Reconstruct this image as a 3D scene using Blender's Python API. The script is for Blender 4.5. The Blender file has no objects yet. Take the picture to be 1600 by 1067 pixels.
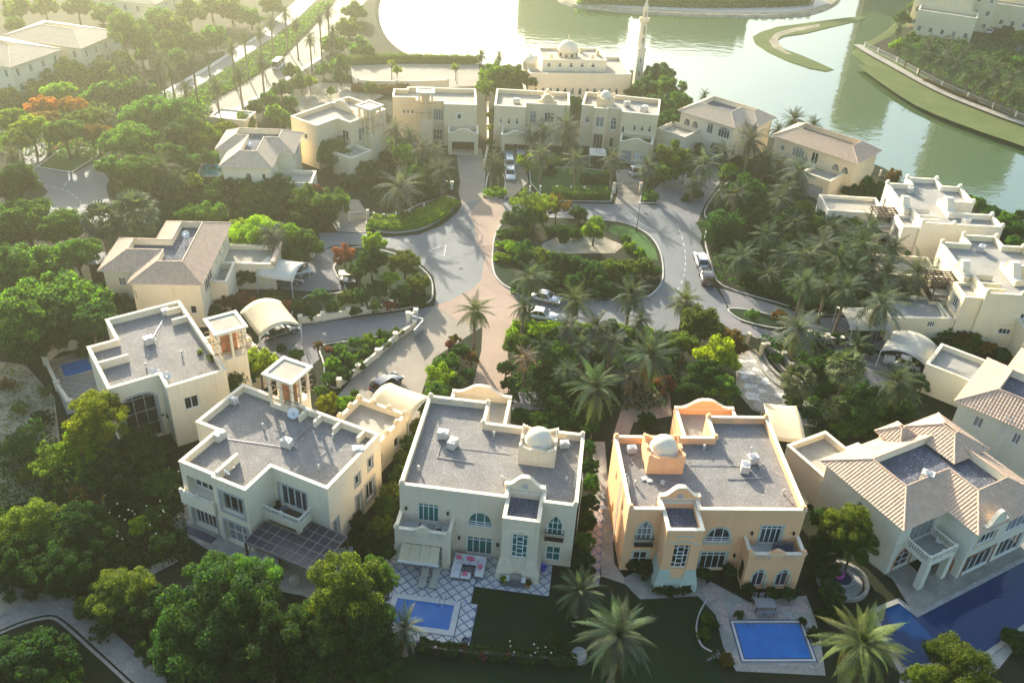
import bpy, bmesh, math, random
import numpy as np
from mathutils import Vector, Matrix
from mathutils.geometry import tessellate_polygon

SC = bpy.context.scene
COL = SC.collection
rad = math.radians
random.seed(7)

# ------------------------------------------------------------------ camera
F_PX, TILT, ROLL, CAM_H = 1450.0, rad(34.0), rad(-3.25), 68.0      # survey of the photograph (1600 px wide)
_c, _s = math.cos(ROLL), math.sin(ROLL)
_r0 = Vector((1, 0, 0)); _u0 = Vector((0, math.sin(TILT), math.cos(TILT)))
FWD = Vector((0, math.cos(TILT), -math.sin(TILT)))
CR = _c*_r0 - _s*_u0; CU = _s*_r0 + _c*_u0
cam_d = bpy.data.cameras.new('camera'); cam = bpy.data.objects.new('camera', cam_d); COL.objects.link(cam)
cam_d.sensor_width = 36.0; cam_d.lens = F_PX/1600*36.0; cam_d.clip_start = 1.0; cam_d.clip_end = 9000.0
_m = Matrix.Identity(4)
for _i in range(3):
    _m[_i][0] = CR[_i]; _m[_i][1] = CU[_i]; _m[_i][2] = -FWD[_i]
_m[2][3] = CAM_H
cam.matrix_world = _m
SC.camera = cam

# ------------------------------------------------------------------ sky, sun, exposure
SUN_EL, SUN_AZ = rad(19.0), rad(-24.0)                              # azimuth measured clockwise from +Y
W = bpy.data.worlds.new('World'); SC.world = W; W.use_nodes = True
_nt = W.node_tree; _bg = _nt.nodes['Background']
_sky = _nt.nodes.new('ShaderNodeTexSky'); _sky.sky_type = 'NISHITA'; _sky.sun_disc = False
_sky.sun_elevation = SUN_EL; _sky.sun_rotation = SUN_AZ % (2*math.pi)
_sky.air_density = 1.25; _sky.dust_density = 3.0; _sky.ozone_density = 2.8
_nt.links.new(_sky.outputs[0], _bg.inputs[0]); _bg.inputs[1].default_value = 0.12
_sd = bpy.data.lights.new('sun', 'SUN'); _sd.energy = 4.6; _sd.angle = rad(0.6); _sd.color = (1.0, 0.905, 0.74)
sun = bpy.data.objects.new('sun', _sd); COL.objects.link(sun)
TO_SUN = Vector((math.sin(SUN_AZ)*math.cos(SUN_EL), math.cos(SUN_AZ)*math.cos(SUN_EL), math.sin(SUN_EL)))
sun.rotation_euler = TO_SUN.to_track_quat('Z', 'Y').to_euler(); sun.location = (0, 0, 200)
SC.view_settings.view_transform = 'Standard'; SC.view_settings.look = 'None'
SC.view_settings.gamma = 1.0; SC.view_settings.use_curve_mapping = False
SC.view_settings.exposure = 1.9
SC.render.engine = 'CYCLES'
SC.cycles.use_denoising = True; SC.cycles.use_adaptive_sampling = True; SC.cycles.adaptive_threshold = 0.025; SC.cycles.adaptive_min_samples = 24
SC.cycles.max_bounces = 4; SC.cycles.diffuse_bounces = 3; SC.cycles.glossy_bounces = 2
SC.cycles.transmission_bounces = 4; SC.cycles.transparent_max_bounces = 6; SC.cycles.volume_bounces = 0
SC.cycles.caustics_reflective = False; SC.cycles.caustics_refractive = False

# ------------------------------------------------------------------ survey helpers: picture point -> place on the plane of height z
def G(u, v, z=0.0):
    d = FWD*F_PX + CR*(u-800) - CU*(v-533.5)
    t = (z-CAM_H)/d.z
    return Vector((d.x*t, d.y*t, z))
def ppm(p):
    return F_PX/((Vector(p)-Vector((0, 0, CAM_H))).dot(FWD))

# ------------------------------------------------------------------ materials
M = {}
def nodes(name):
    m = bpy.data.materials.new(name); m.use_nodes = True; M[name] = m
    nt = m.node_tree; b = nt.nodes['Principled BSDF']
    return m, nt, b
def mixcol(nt, fac, a, b, mode='MIX'):
    n = nt.nodes.new('ShaderNodeMix'); n.data_type = 'RGBA'; n.blend_type = mode
    for i, x in ((0, fac), (6, a), (7, b)):
        if hasattr(x, 'is_linked'): nt.links.new(x, n.inputs[i])
        elif i == 0: n.inputs[0].default_value = x
        else: n.inputs[i].default_value = (*x, 1) if len(x) == 3 else x
    return n.outputs[2]
def ramp(nt, val, p0, p1):
    n = nt.nodes.new('ShaderNodeMapRange'); nt.links.new(val, n.inputs[0])
    n.inputs[1].default_value = p0; n.inputs[2].default_value = p1
    return n.outputs[0]
def coord(nt, kind='Object'):
    return nt.nodes.new('ShaderNodeTexCoord').outputs[kind]
def noise(nt, vec, scale, detail=4.0, rough=0.55):
    n = nt.nodes.new('ShaderNodeTexNoise'); nt.links.new(vec, n.inputs['Vector'])
    n.inputs['Scale'].default_value = scale; n.inputs['Detail'].default_value = detail; n.inputs['Roughness'].default_value = rough
    return n.outputs['Fac']
def voro(nt, vec, scale, out='Color'):
    n = nt.nodes.new('ShaderNodeTexVoronoi'); nt.links.new(vec, n.inputs['Vector']); n.inputs['Scale'].default_value = scale
    return n.outputs[out]
def bump(nt, b, h, dist, strength=1.0):
    n = nt.nodes.new('ShaderNodeBump'); n.inputs['Distance'].default_value = dist; n.inputs['Strength'].default_value = strength
    nt.links.new(h, n.inputs['Height']); nt.links.new(n.outputs[0], b.inputs['Normal'])
def surf(name, c1, c2, scale=1.0, rough=0.85, fine=12.0, fine_amt=0.25, bd=0.01, spec=0.3, p0=0.35, p1=0.65):
    """two-tone weathered surface: broad blotches c1/c2 plus fine grain and relief"""
    m, nt, b = nodes(name); v = coord(nt)
    col = mixcol(nt, ramp(nt, noise(nt, v, scale), p0, p1), c1, c2)
    fn = noise(nt, v, fine, 3.0, 0.7)
    col = mixcol(nt, fine_amt, col, mixcol(nt, ramp(nt, fn, 0.3, 0.7), (0.25, 0.25, 0.25), (0.75, 0.75, 0.75)), 'OVERLAY')
    nt.links.new(col, b.inputs['Base Color']); b.inputs['Roughness'].default_value = rough
    b.inputs['Specular IOR Level'].default_value = spec
    if bd: bump(nt, b, fn, bd)
    return m
def plain(name, c, rough=0.5, metal=0.0, spec=0.5, coat=0.0):
    m, nt, b = nodes(name); b.inputs['Base Color'].default_value = (*c, 1); b.inputs['Roughness'].default_value = rough
    b.inputs['Metallic'].default_value = metal; b.inputs['Specular IOR Level'].default_value = spec
    b.inputs['Coat Weight'].default_value = coat
    return m
def wallmat(name, c):
    """painted render: faint vertical streaks and blotches"""
    m, nt, b = nodes(name); v = coord(nt)
    mp = nt.nodes.new('ShaderNodeMapping'); mp.inputs['Scale'].default_value = (3.0, 3.0, 0.25); nt.links.new(v, mp.inputs[0])
    st = noise(nt, mp.outputs[0], 1.2, 5.0, 0.6); bl = noise(nt, v, 0.35, 4.0)
    dirt = tuple(x*k for x, k in zip(c, (0.72, 0.70, 0.66)))
    col = mixcol(nt, ramp(nt, st, 0.55, 0.95), c, dirt)
    col = mixcol(nt, ramp(nt, bl, 0.45, 0.9), col, tuple(x*0.88 for x in c))
    mp2 = nt.nodes.new('ShaderNodeMapping'); mp2.inputs['Scale'].default_value = (6.0, 6.0, 0.12); nt.links.new(v, mp2.inputs[0])
    drip = ramp(nt, noise(nt, mp2.outputs[0], 1.0, 3.0, 0.6), 0.56, 0.86)
    sep = nt.nodes.new('ShaderNodeSeparateXYZ'); nt.links.new(v, sep.inputs[0]); top = ramp(nt, sep.outputs[2], 3.5, 8.2)
    ml = nt.nodes.new('ShaderNodeMath'); ml.operation = 'MULTIPLY'; nt.links.new(drip, ml.inputs[0]); nt.links.new(top, ml.inputs[1])
    col = mixcol(nt, ml.outputs[0], col, tuple(x*k for x, k in zip(c, (0.72, 0.70, 0.68))))
    nt.links.new(col, b.inputs['Base Color']); b.inputs['Roughness'].default_value = 0.85; b.inputs['Specular IOR Level'].default_value = 0.25
    bump(nt, b, noise(nt, v, 30, 3), 0.006)
    return m
wallmat('wall_cream', (0.77, 0.665, 0.48)); wallmat('wall_beige', (0.67, 0.57, 0.42)); wallmat('wall_peach', (0.80, 0.46, 0.24))
wallmat('wall_white', (0.76, 0.69, 0.55)); wallmat('wall_sand', (0.68, 0.55, 0.36)); wallmat('wall_pale', (0.66, 0.62, 0.49))
wallmat('coping', (0.71, 0.62, 0.46)); wallmat('mint', (0.42, 0.48, 0.40)); wallmat('stone_white', (0.72, 0.66, 0.53))
wallmat('wall_yellow', (0.72, 0.63, 0.42))
def gravelmat(name, ca, cb, cc):
    m, nt, b = nodes(name); v = coord(nt)
    vc = nt.nodes.new('ShaderNodeTexVoronoi'); nt.links.new(v, vc.inputs['Vector']); vc.inputs['Scale'].default_value = 10.0
    sp = nt.nodes.new('ShaderNodeSeparateColor'); nt.links.new(vc.outputs['Color'], sp.inputs[0])
    col = mixcol(nt, sp.outputs[0], ca, cb)
    col = mixcol(nt, ramp(nt, sp.outputs[1], 0.8, 0.95), col, cc)
    col = mixcol(nt, ramp(nt, noise(nt, v, 0.5), 0.35, 0.75), col, mixcol(nt, 0.5, col, tuple(x*0.7 for x in ca)))
    nt.links.new(col, b.inputs['Base Color']); b.inputs['Roughness'].default_value = 0.95; b.inputs['Specular IOR Level'].default_value = 0.1
    bump(nt, b, vc.outputs['Distance'], 0.05)
    return m
gravelmat('gravel', (0.20, 0.188, 0.177), (0.255, 0.240, 0.222), (0.34, 0.325, 0.30))
gravelmat('gravel_dark', (0.07, 0.075, 0.095), (0.14, 0.15, 0.18), (0.3, 0.3, 0.32))
surf('screed', (0.302, 0.274, 0.216), (0.374, 0.338, 0.274), 0.5, 0.9, 6, 0.3)
surf('screed_grey', (0.245, 0.238, 0.209), (0.310, 0.295, 0.259), 0.5, 0.9, 6, 0.3)
surf('asphalt', (0.105, 0.115, 0.120), (0.14, 0.148, 0.148), 0.12, 0.8, 9, 0.35, 0.006, 0.4)
def pavermat(name, c1, c2, mortar, scale, bw=0.5, rh=0.25, blot=(0.8, 0.8, 0.8)):
    m, nt, b = nodes(name); v = coord(nt)
    br = nt.nodes.new('ShaderNodeTexBrick'); nt.links.new(v, br.inputs['Vector'])
    br.inputs['Scale'].default_value = scale; br.inputs['Brick Width'].default_value = bw; br.inputs['Row Height'].default_value = rh
    br.inputs['Color1'].default_value = (*c1, 1); br.inputs['Color2'].default_value = (*c2, 1); br.inputs['Mortar'].default_value = (*mortar, 1)
    br.inputs['Mortar Size'].default_value = 0.02
    col = mixcol(nt, ramp(nt, noise(nt, v, 0.18), 0.4, 0.7), br.outputs['Color'], mixcol(nt, 1.0, br.outputs['Color'], blot, 'MULTIPLY'))
    col = mixcol(nt, 0.3, col, mixcol(nt, noise(nt, v, 3.0), (0.3, 0.3, 0.3), (0.7, 0.7, 0.7)), 'OVERLAY')
    nt.links.new(col, b.inputs['Base Color']); b.inputs['Roughness'].default_value = 0.85; b.inputs['Specular IOR Level'].default_value = 0.25
    bump(nt, b, br.outputs['Fac'], -0.008)
    return m
pavermat('paver_pink', (0.33, 0.235, 0.175), (0.375, 0.275, 0.21), (0.26, 0.19, 0.145), 3.0)
pavermat('paver_tan', (0.288, 0.245, 0.194), (0.331, 0.288, 0.223), (0.216, 0.187, 0.151), 3.0)
pavermat('paver_grey', (0.180, 0.173, 0.173), (0.223, 0.216, 0.216), (0.137, 0.130, 0.130), 3.0)
surf('kerb', (0.374, 0.360, 0.324), (0.446, 0.425, 0.374), 0.8, 0.85, 10, 0.3)
surf('soil', (0.051, 0.043, 0.027), (0.030, 0.033, 0.017), 0.3, 0.95, 5, 0.5, 0.03, 0.1)
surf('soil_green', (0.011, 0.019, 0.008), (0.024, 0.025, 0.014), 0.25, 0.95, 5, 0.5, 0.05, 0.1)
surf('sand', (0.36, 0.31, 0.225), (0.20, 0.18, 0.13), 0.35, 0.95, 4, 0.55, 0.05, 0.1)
surf('lawn', (0.008, 0.023, 0.008), (0.012, 0.030, 0.011), 0.25, 0.95, 14, 0.5, 0.03, 0.1)  # grass colour lowered to carry the darkness of the shaded foreground
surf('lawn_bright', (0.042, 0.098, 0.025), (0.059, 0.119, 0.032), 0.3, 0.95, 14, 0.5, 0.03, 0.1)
surf('stone_paving', (0.216, 0.202, 0.173), (0.302, 0.274, 0.223), 0.6, 0.8, 3, 0.4, 0.01)
surf('stone_flag', (0.331, 0.317, 0.274), (0.245, 0.238, 0.216), 0.9, 0.8, 6, 0.4, 0.01)
surf('stone_pink', (0.42, 0.31, 0.25), (0.34, 0.28, 0.25), 0.9, 0.8, 6, 0.4, 0.01)
surf('tile_pale', (0.50, 0.49, 0.45), (0.42, 0.42, 0.40), 1.2, 0.6, 8, 0.3, 0.004, 0.4)
surf('grout_dark', (0.11, 0.14, 0.21), (0.14, 0.17, 0.25), 0.8, 0.8, 8, 0.2, 0.004)
surf('roof_tile', (0.564, 0.403, 0.283), (0.473, 0.333, 0.232), 1.4, 0.75, 7, 0.35, 0.01)
surf('roof_tile_pale', (0.583, 0.447, 0.321), (0.505, 0.389, 0.273), 1.4, 0.75, 7, 0.35, 0.01)
surf('bark', (0.13, 0.10, 0.07), (0.09, 0.07, 0.05), 3.0, 0.95, 14, 0.5, 0.04, 0.1)
surf('palm_bark', (0.23, 0.18, 0.13), (0.14, 0.11, 0.08), 5.0, 0.95, 16, 0.5, 0.05, 0.1)
surf('fabric', (0.528, 0.450, 0.294), (0.480, 0.404, 0.258), 0.7, 0.85, 20, 0.15, 0.003, 0.2)
surf('fabric_white', (0.577, 0.545, 0.445), (0.530, 0.499, 0.402), 0.7, 0.85, 20, 0.15, 0.003, 0.2)
surf('fabric_grey', (0.425, 0.404, 0.328), (0.365, 0.346, 0.282), 0.7, 0.85, 20, 0.15, 0.003, 0.2)
surf('wood_dark', (0.06, 0.04, 0.03), (0.09, 0.06, 0.045), 2.0, 0.7, 12, 0.4, 0.005)
surf('wood', (0.28, 0.16, 0.08), (0.20, 0.11, 0.06), 2.0, 0.7, 12, 0.4, 0.005)
surf('terracotta', (0.50, 0.22, 0.10), (0.42, 0.18, 0.09), 2.0, 0.8, 12, 0.3, 0.005)
plain('frame_white', (0.74, 0.74, 0.72), 0.45); plain('frame_grey', (0.36, 0.36, 0.35), 0.5)
plain('glass_teal', (0.008, 0.13, 0.12), 0.06, 0, 0.7); plain('glass_dark', (0.012, 0.018, 0.025), 0.06, 0, 0.7)
plain('glass_curtain', (0.20, 0.21, 0.20), 0.12, 0, 0.6); plain('glass_sky', (0.03, 0.05, 0.065), 0.03, 0, 1.0); plain('iron', (0.02, 0.02, 0.022), 0.5, 0.3); plain('metal_white', (0.62, 0.62, 0.60), 0.4, 0.1); plain('metal_grey', (0.3, 0.3, 0.31), 0.4, 0.6)
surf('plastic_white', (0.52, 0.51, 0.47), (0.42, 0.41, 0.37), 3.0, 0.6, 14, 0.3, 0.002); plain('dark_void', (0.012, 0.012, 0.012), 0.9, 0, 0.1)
plain('rubber', (0.015, 0.015, 0.016), 0.8); plain('chrome', (0.6, 0.6, 0.62), 0.15, 1.0)
plain('paint_white', (0.60, 0.60, 0.58), 0.25, 0, 0.5, 0.7); plain('paint_black', (0.012, 0.013, 0.016), 0.22, 0, 0.5, 0.8)
plain('paint_blue', (0.016, 0.028, 0.05), 0.22, 0, 0.5, 0.8); plain('paint_silver', (0.42, 0.43, 0.44), 0.28, 0.4, 0.5, 0.7)
plain('paint_green', (0.02, 0.035, 0.03), 0.22, 0, 0.5, 0.8)
plain('car_glass', (0.01, 0.012, 0.016), 0.05, 0, 0.8); plain('lamp_red', (0.35, 0.02, 0.015), 0.3); plain('lamp_clear', (0.7, 0.7, 0.68), 0.15)
plain('cushion_white', (0.66, 0.64, 0.62), 0.9); plain('cushion_pink', (0.55, 0.09, 0.17), 0.9); plain('wicker', (0.10, 0.10, 0.11), 0.8)
plain('navy', (0.02, 0.03, 0.07), 0.6); plain('cobalt', (0.02, 0.06, 0.38), 0.6); plain('road_paint', (0.55, 0.54, 0.50), 0.8)
plain('magenta', (0.5, 0.04, 0.25), 0.6); plain('turquoise', (0.05, 0.45, 0.5), 0.6); plain('purple', (0.14, 0.03, 0.3), 0.6)
plain('perspex', (0.022, 0.022, 0.035), 0.35, 0, 0.5)
def watermat(name, c, rough, bscale, bd, ior=1.33, stretch=(1, 1, 1)):
    m, nt, b = nodes(name); v = coord(nt)
    mp = nt.nodes.new('ShaderNodeMapping'); mp.inputs['Scale'].default_value = stretch; nt.links.new(v, mp.inputs[0])
    b.inputs['Base Color'].default_value = (*c, 1); b.inputs['Roughness'].default_value = rough; b.inputs['IOR'].default_value = ior
    bump(nt, b, noise(nt, mp.outputs[0], bscale, 3.0), bd)
    return m, nt, b
watermat('lake', (0.05, 0.09, 0.035), 0.05, 0.5, 0.03, 2.4, (0.6, 1.0, 1))
_m_, _nt_, _b_ = watermat('pool', (0.01, 0.17, 0.62), 0.05, 1.5, 0.012, 1.33)
_cc = mixcol(_nt_, ramp(_nt_, noise(_nt_, coord(_nt_), 0.8), 0.3, 0.7), (0.0, 0.085, 0.30), (0.0, 0.13, 0.40)); _br = _nt_.nodes.new('ShaderNodeTexBrick'); _nt_.links.new(coord(_nt_), _br.inputs['Vector']); _br.offset = 0.0; _br.inputs['Scale'].default_value = 1.0; _br.inputs['Brick Width'].default_value = 0.3; _br.inputs['Row Height'].default_value = 0.3; _br.inputs['Mortar Size'].default_value = 0.012
_cc = mixcol(_nt_, _br.outputs['Fac'], _cc, (0.002, 0.15, 0.43)); _nt_.links.new(_cc, _b_.inputs['Base Color'])
watermat('pool_deep', (0.0, 0.022, 0.085), 0.04, 1.2, 0.02, 1.33)
watermat('pool_aqua', (0.03, 0.33, 0.45), 0.05, 1.5, 0.012, 1.33)

def leafmat(name, transl=0.4, tint=(1.5, 1.35, 0.5), vary=0.55, rough=0.75, spec=0.08):
    """foliage: the object's own colour, varied leaf by leaf, part of the light passing through"""
    m, nt, b = nodes(name)
    oi = nt.nodes.new('ShaderNodeObjectInfo'); ge = nt.nodes.new('ShaderNodeNewGeometry')
    mr = nt.nodes.new('ShaderNodeMapRange'); nt.links.new(ge.outputs['Random Per Island'], mr.inputs[0])
    mr.inputs[3].default_value = 1-vary; mr.inputs[4].default_value = 1+vary
    v = nt.nodes.new('ShaderNodeVectorMath'); v.operation = 'SCALE'
    nt.links.new(oi.outputs['Color'], v.inputs[0]); nt.links.new(mr.outputs[0], v.inputs['Scale'])
    big = ramp(nt, noise(nt, coord(nt), 2.2, 2), 0.4, 0.65)
    col = mixcol(nt, big, v.outputs[0], mixcol(nt, 1.0, v.outputs[0], (1.7, 1.5, 0.8), 'MULTIPLY'))
    nt.links.new(col, b.inputs['Base Color']); b.inputs['Roughness'].default_value = rough; b.inputs['Specular IOR Level'].default_value = spec
    t = nt.nodes.new('ShaderNodeBsdfTranslucent'); nt.links.new(mixcol(nt, 1.0, col, tint, 'MULTIPLY'), t.inputs[0])
    ms = nt.nodes.new('ShaderNodeMixShader'); ms.inputs[0].default_value = transl
    nt.links.new(b.outputs[0], ms.inputs[1]); nt.links.new(t.outputs[0], ms.inputs[2])
    nt.links.new(ms.outputs[0], nt.nodes['Material Output'].inputs[0])
    return m
leafmat('leaf', 0.5, (1.6, 1.9, 0.5)); leafmat('frond', 0.25, (1.4, 1.45, 0.7), 0.3, 0.85, 0.05); leafmat('petal', 0.3, (1.1, 1, 1), 0.3)

# ------------------------------------------------------------------ mesh building
class MB:
    """collects faces for ONE mesh object"""
    def __init__(s): s.v = []; s.f = []
    def add(s, vs, fs):
        o = len(s.v); s.v += [tuple(x) for x in vs]; s.f += [tuple(o+i for i in f) for f in fs]
    def quad(s, a, b, c, d): s.add([a, b, c, d], [(0, 1, 2, 3)])
    def box(s, x0, y0, z0, x1, y1, z1):
        s.add([(x0, y0, z0), (x1, y0, z0), (x1, y1, z0), (x0, y1, z0), (x0, y0, z1), (x1, y0, z1), (x1, y1, z1), (x0, y1, z1)],
              [(3, 2, 1, 0), (4, 5, 6, 7), (0, 1, 5, 4), (1, 2, 6, 5), (2, 3, 7, 6), (3, 0, 4, 7)])
    def obox(s, c, ax, ay, az):
        """box from centre and three half-axis vectors"""
        c = Vector(c); ax = Vector(ax); ay = Vector(ay); az = Vector(az)
        s.add([c-ax-ay-az, c+ax-ay-az, c+ax+ay-az, c-ax+ay-az, c-ax-ay+az, c+ax-ay+az, c+ax+ay+az, c-ax+ay+az],
              [(3, 2, 1, 0), (4, 5, 6, 7), (0, 1, 5, 4), (1, 2, 6, 5), (2, 3, 7, 6), (3, 0, 4, 7)])
    def bar(s, a, b, w, h=None):
        """square bar from a to b"""
        a = Vector(a); b = Vector(b); d = b-a; h = h or w
        if d.length < 1e-6: return
        t = d.normalized(); up = Vector((0, 0, 1)) if abs(t.z) < 0.95 else Vector((0, 1, 0))
        sx = t.cross(up).normalized(); sy = sx.cross(t)
        s.obox((a+b)/2, d/2, sx*w/2, sy*h/2)
    def prism(s, poly, z0, z1, bottom=False):
        n = len(poly); s.add([(x, y, z0) for x, y in poly]+[(x, y, z1) for x, y in poly], [(i, (i+1) % n, n+(i+1) % n, n+i) for i in range(n)])
        s.cap(poly, z1)
        if bottom: s.cap(poly, z0, True)
    def cap(s, poly, z, flip=False):
        tr = tessellate_polygon([[Vector((x, y, 0)) for x, y in poly]])
        fs = []
        for a, b, c in tr:
            p, q, r = poly[a], poly[b], poly[c]
            ccw = (q[0]-p[0])*(r[1]-p[1])-(q[1]-p[1])*(r[0]-p[0]) > 0
            fs.append((a, b, c) if ccw != flip else (a, c, b))
        s.add([(x, y, z) for x, y in poly], fs)
    def ring(s, p0, z0, p1, z1):
        """strip between two polygons of equal count"""
        n = len(p0); s.add([(x, y, z0) for x, y in p0]+[(x, y, z1) for x, y in p1], [(i, (i+1) % n, n+(i+1) % n, n+i) for i in range(n)])
    def tube(s, pts, radii, n=8, caps=True):
        pts = [Vector(p) for p in pts]; rings = []
        for i, p in enumerate(pts):
            t = (pts[min(i+1, len(pts)-1)]-pts[max(i-1, 0)]).normalized()
            up = Vector((0, 0, 1)) if abs(t.z) < 0.9 else Vector((1, 0, 0))
            a = t.cross(up).normalized(); b = a.cross(t); r = radii[i] if hasattr(radii, '__len__') else radii
            rings.append([p+(a*math.cos(2*math.pi*k/n)+b*math.sin(2*math.pi*k/n))*r for k in range(n)])
        vs = [v for r in rings for v in r]
        fs = [(i*n+k, (i+1)*n+k, (i+1)*n+(k+1) % n, i*n+(k+1) % n) for i in range(len(pts)-1) for k in range(n)]
        if caps: fs += [tuple(range(n)), tuple(range((len(pts)-1)*n+n-1, (len(pts)-1)*n-1, -1))]
        s.add(vs, fs)
    def lathe(s, prof, n=20, c=(0, 0)):
        """profile [(r,z)] about the vertical through c"""
        vs = [(c[0]+r*math.cos(2*math.pi*k/n), c[1]+r*math.sin(2*math.pi*k/n), z) for r, z in prof for k in range(n)]
        s.add(vs, [(i*n+k, i*n+(k+1) % n, (i+1)*n+(k+1) % n, (i+1)*n+k) for i in range(len(prof)-1) for k in range(n)])
    def extrude_xz(s, prof, y0, y1):
        """closed profile [(x,z)] extruded along y"""
        n = len(prof); s.add([(x, y0, z) for x, z in prof]+[(x, y1, z) for x, z in prof], [(i, (i+1) % n, n+(i+1) % n, n+i) for i in range(n)])
        tr = tessellate_polygon([[Vector((x, z, 0)) for x, z in prof]])
        s.add([(x, y0, z) for x, z in prof], [t for t in tr]); s.add([(x, y1, z) for x, z in prof], [tuple(reversed(t)) for t in tr])
    def mesh(s, name, mat, smooth=False):
        me = bpy.data.meshes.new(name); me.from_pydata(s.v, [], s.f)
        bm = bmesh.new(); bm.from_mesh(me)
        bmesh.ops.remove_doubles(bm, verts=bm.verts, dist=1e-4)
        bmesh.ops.recalc_face_normals(bm, faces=bm.faces); bm.to_mesh(me); bm.free()
        me.materials.append(M[mat] if isinstance(mat, str) else mat)
        if smooth: me.polygons.foreach_set('use_smooth', [True]*len(me.polygons))
        return me
    def build(s, name, mat, parent=None, smooth=False, **kw):
        o = bpy.data.objects.new(name, s.mesh(name, mat, smooth)); COL.objects.link(o)
        if parent is not None: o.parent = parent
        return tag(o, **kw)
def tag(o, label=None, cat=None, group=None, kind=None):
    for k, v in (('label', label), ('category', cat), ('group', group), ('kind', kind)):
        if v: o[k] = v
    return o
def empty(name, loc, rz=0.0, **kw):
    o = bpy.data.objects.new(name, None); COL.objects.link(o); o.location = loc; o.rotation_euler = (0, 0, rz); o.empty_display_size = 0.3
    return tag(o, **kw)
def inst(name, me, parent, loc=(0, 0, 0), rz=0.0, sc=(1, 1, 1), **kw):
    o = bpy.data.objects.new(name, me); COL.objects.link(o); o.parent = parent; o.location = loc; o.rotation_euler = (0, 0, rz); o.scale = sc
    return tag(o, **kw)
def copy_tree(o, parent=None):
    c = o.copy(); COL.objects.link(c); c.parent = parent
    for ch in list(o.children): copy_tree(ch, c)
    return c
def offset(poly, d):
    """offset a counter-clockwise polygon inwards by d (mitred)"""
    n = len(poly); out = []
    for i in range(n):
        p, q, r = Vector(poly[i-1]), Vector(poly[i]), Vector(poly[(i+1) % n])
        e1 = (q-p).normalized(); e2 = (r-q).normalized()
        n1 = Vector((-e1.y, e1.x)); n2 = Vector((-e2.y, e2.x)); k = 1+n1.dot(n2)
        out.append(tuple(q+(n1+n2)*(d/max(k, 0.2))))
    return out
def arc(cx, cy, r, a0, a1, n):
    return [(cx+r*math.cos(rad(a0+(a1-a0)*i/n)), cy+r*math.sin(rad(a0+(a1-a0)*i/n))) for i in range(n+1)]
def smooth_line(pts, n=4, closed=False):
    """Catmull-Rom through 2-D points"""
    m = len(pts); out = []
    for i in range(m if closed else m-1):
        g = (lambda j: pts[j % m]) if closed else (lambda j: pts[min(max(j, 0), m-1)])
        a, b, c, d = (Vector(g(i+k)) for k in (-1, 0, 1, 2))
        for k in range(n):
            t = k/n; out.append(tuple(0.5*((2*b)+(c-a)*t+(2*a-5*b+4*c-d)*t*t+(3*b-a-3*c+d)*t**3)))
    if not closed: out.append(tuple(pts[-1]))
    return out
def gp(px, z=0.0):
    """list of survey points -> plan coordinates, counter-clockwise"""
    p = [tuple(G(u, v, z).xy) for u, v in px]
    a = sum(p[i-1][0]*p[i][1]-p[i][0]*p[i-1][1] for i in range(len(p)))
    return p if a > 0 else p[::-1]

surf('moss', (0.065, 0.095, 0.028), (0.095, 0.115, 0.04), 0.2, 0.95, 3, 0.5, 0.03, 0.1)
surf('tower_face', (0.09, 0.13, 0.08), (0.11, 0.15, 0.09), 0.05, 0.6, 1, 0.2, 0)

surf('pergola_frame', (0.17, 0.15, 0.15), (0.22, 0.19, 0.18), 2.0, 0.7, 12, 0.3, 0.004)
# ================================================================== the setting: ground, water, roads, beds
def sheet(name, poly, z, mat, parent=None, kind='structure', **kw):
    m = MB(); m.cap(poly, z); return m.build(name, mat, parent, kind=kind if parent is None else None, **kw)
def kerb_ring(name, poly, w, z0, z1, parent, mat='kerb'):
    m = MB(); i = offset(poly, w); m.ring(poly, z0, poly, z1); m.ring(poly, z1, i, z1); m.ring(i, z1, i, z0); return m.build(name, mat, parent)
def land(name, poly, z0, mat, skirt=3.0):
    m = MB(); out = offset(poly, -skirt); m.cap(poly, 0.0); m.ring(poly, 0.0, out, z0); return m.build(name, mat, kind='structure')
ZW = -0.55
sheet('lake_bed', [(-4000, -500), (4000, -500), (4000, 7000), (-4000, 7000)], -1.6, 'soil')
sheet('lake_water', [(-160, 60), (700, 60), (700, 900), (-160, 900)], ZW, 'lake')
def wp(px): return [tuple(G(u, v).xy) for u, v in px]
shore = wp([(1600, 345), (1560, 325), (1520, 312), (1480, 300), (1440, 292), (1405, 283), (1380, 262), (1340, 250), (1290, 236), (1240, 224), (1205, 214), (1150, 192), (1100, 172), (1060, 152), (1020, 122),
            (1000, 112), (960, 108), (900, 106), (840, 104), (790, 103), (720, 98), (670, 92), (635, 84), (605, 64), (590, 40), (586, 15), (590, -5), (600, -40)])
main = [(-900, -120), (700, -120), (700, 70), (140, 95), (100, 105)] + smooth_line(shore, 3) + [(-60, 430), (-120, 700), (-900, 900)]
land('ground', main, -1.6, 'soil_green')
rb = smooth_line(wp([(1440, -30), (1425, 5), (1385, 48), (1338, 76), (1345, 88), (1390, 120), (1460, 165), (1540, 197), (1600, 217)]), 3)
right_land = rb + [(160, 205), (260, 195), (700, 210), (700, 900), (240, 900)]
land('far_shore_ground', right_land, -1.6, 'moss', 1.0)
fb = smooth_line(wp([(860, -30), (880, 2), (940, 12), (1000, 18), (1150, 24), (1255, 21), (1298, 8), (1312, -10), (1330, -60)]), 3)
land('far_bank_ground', fb + [(120, 470), (220, 900), (-60, 900), (-20, 430)], -1.6, 'sand')
sheet('distant_ground', [(-3000, 880), (3000, 880), (3000, 6500), (-3000, 6500)], 0.02, 'soil_green')
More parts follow.
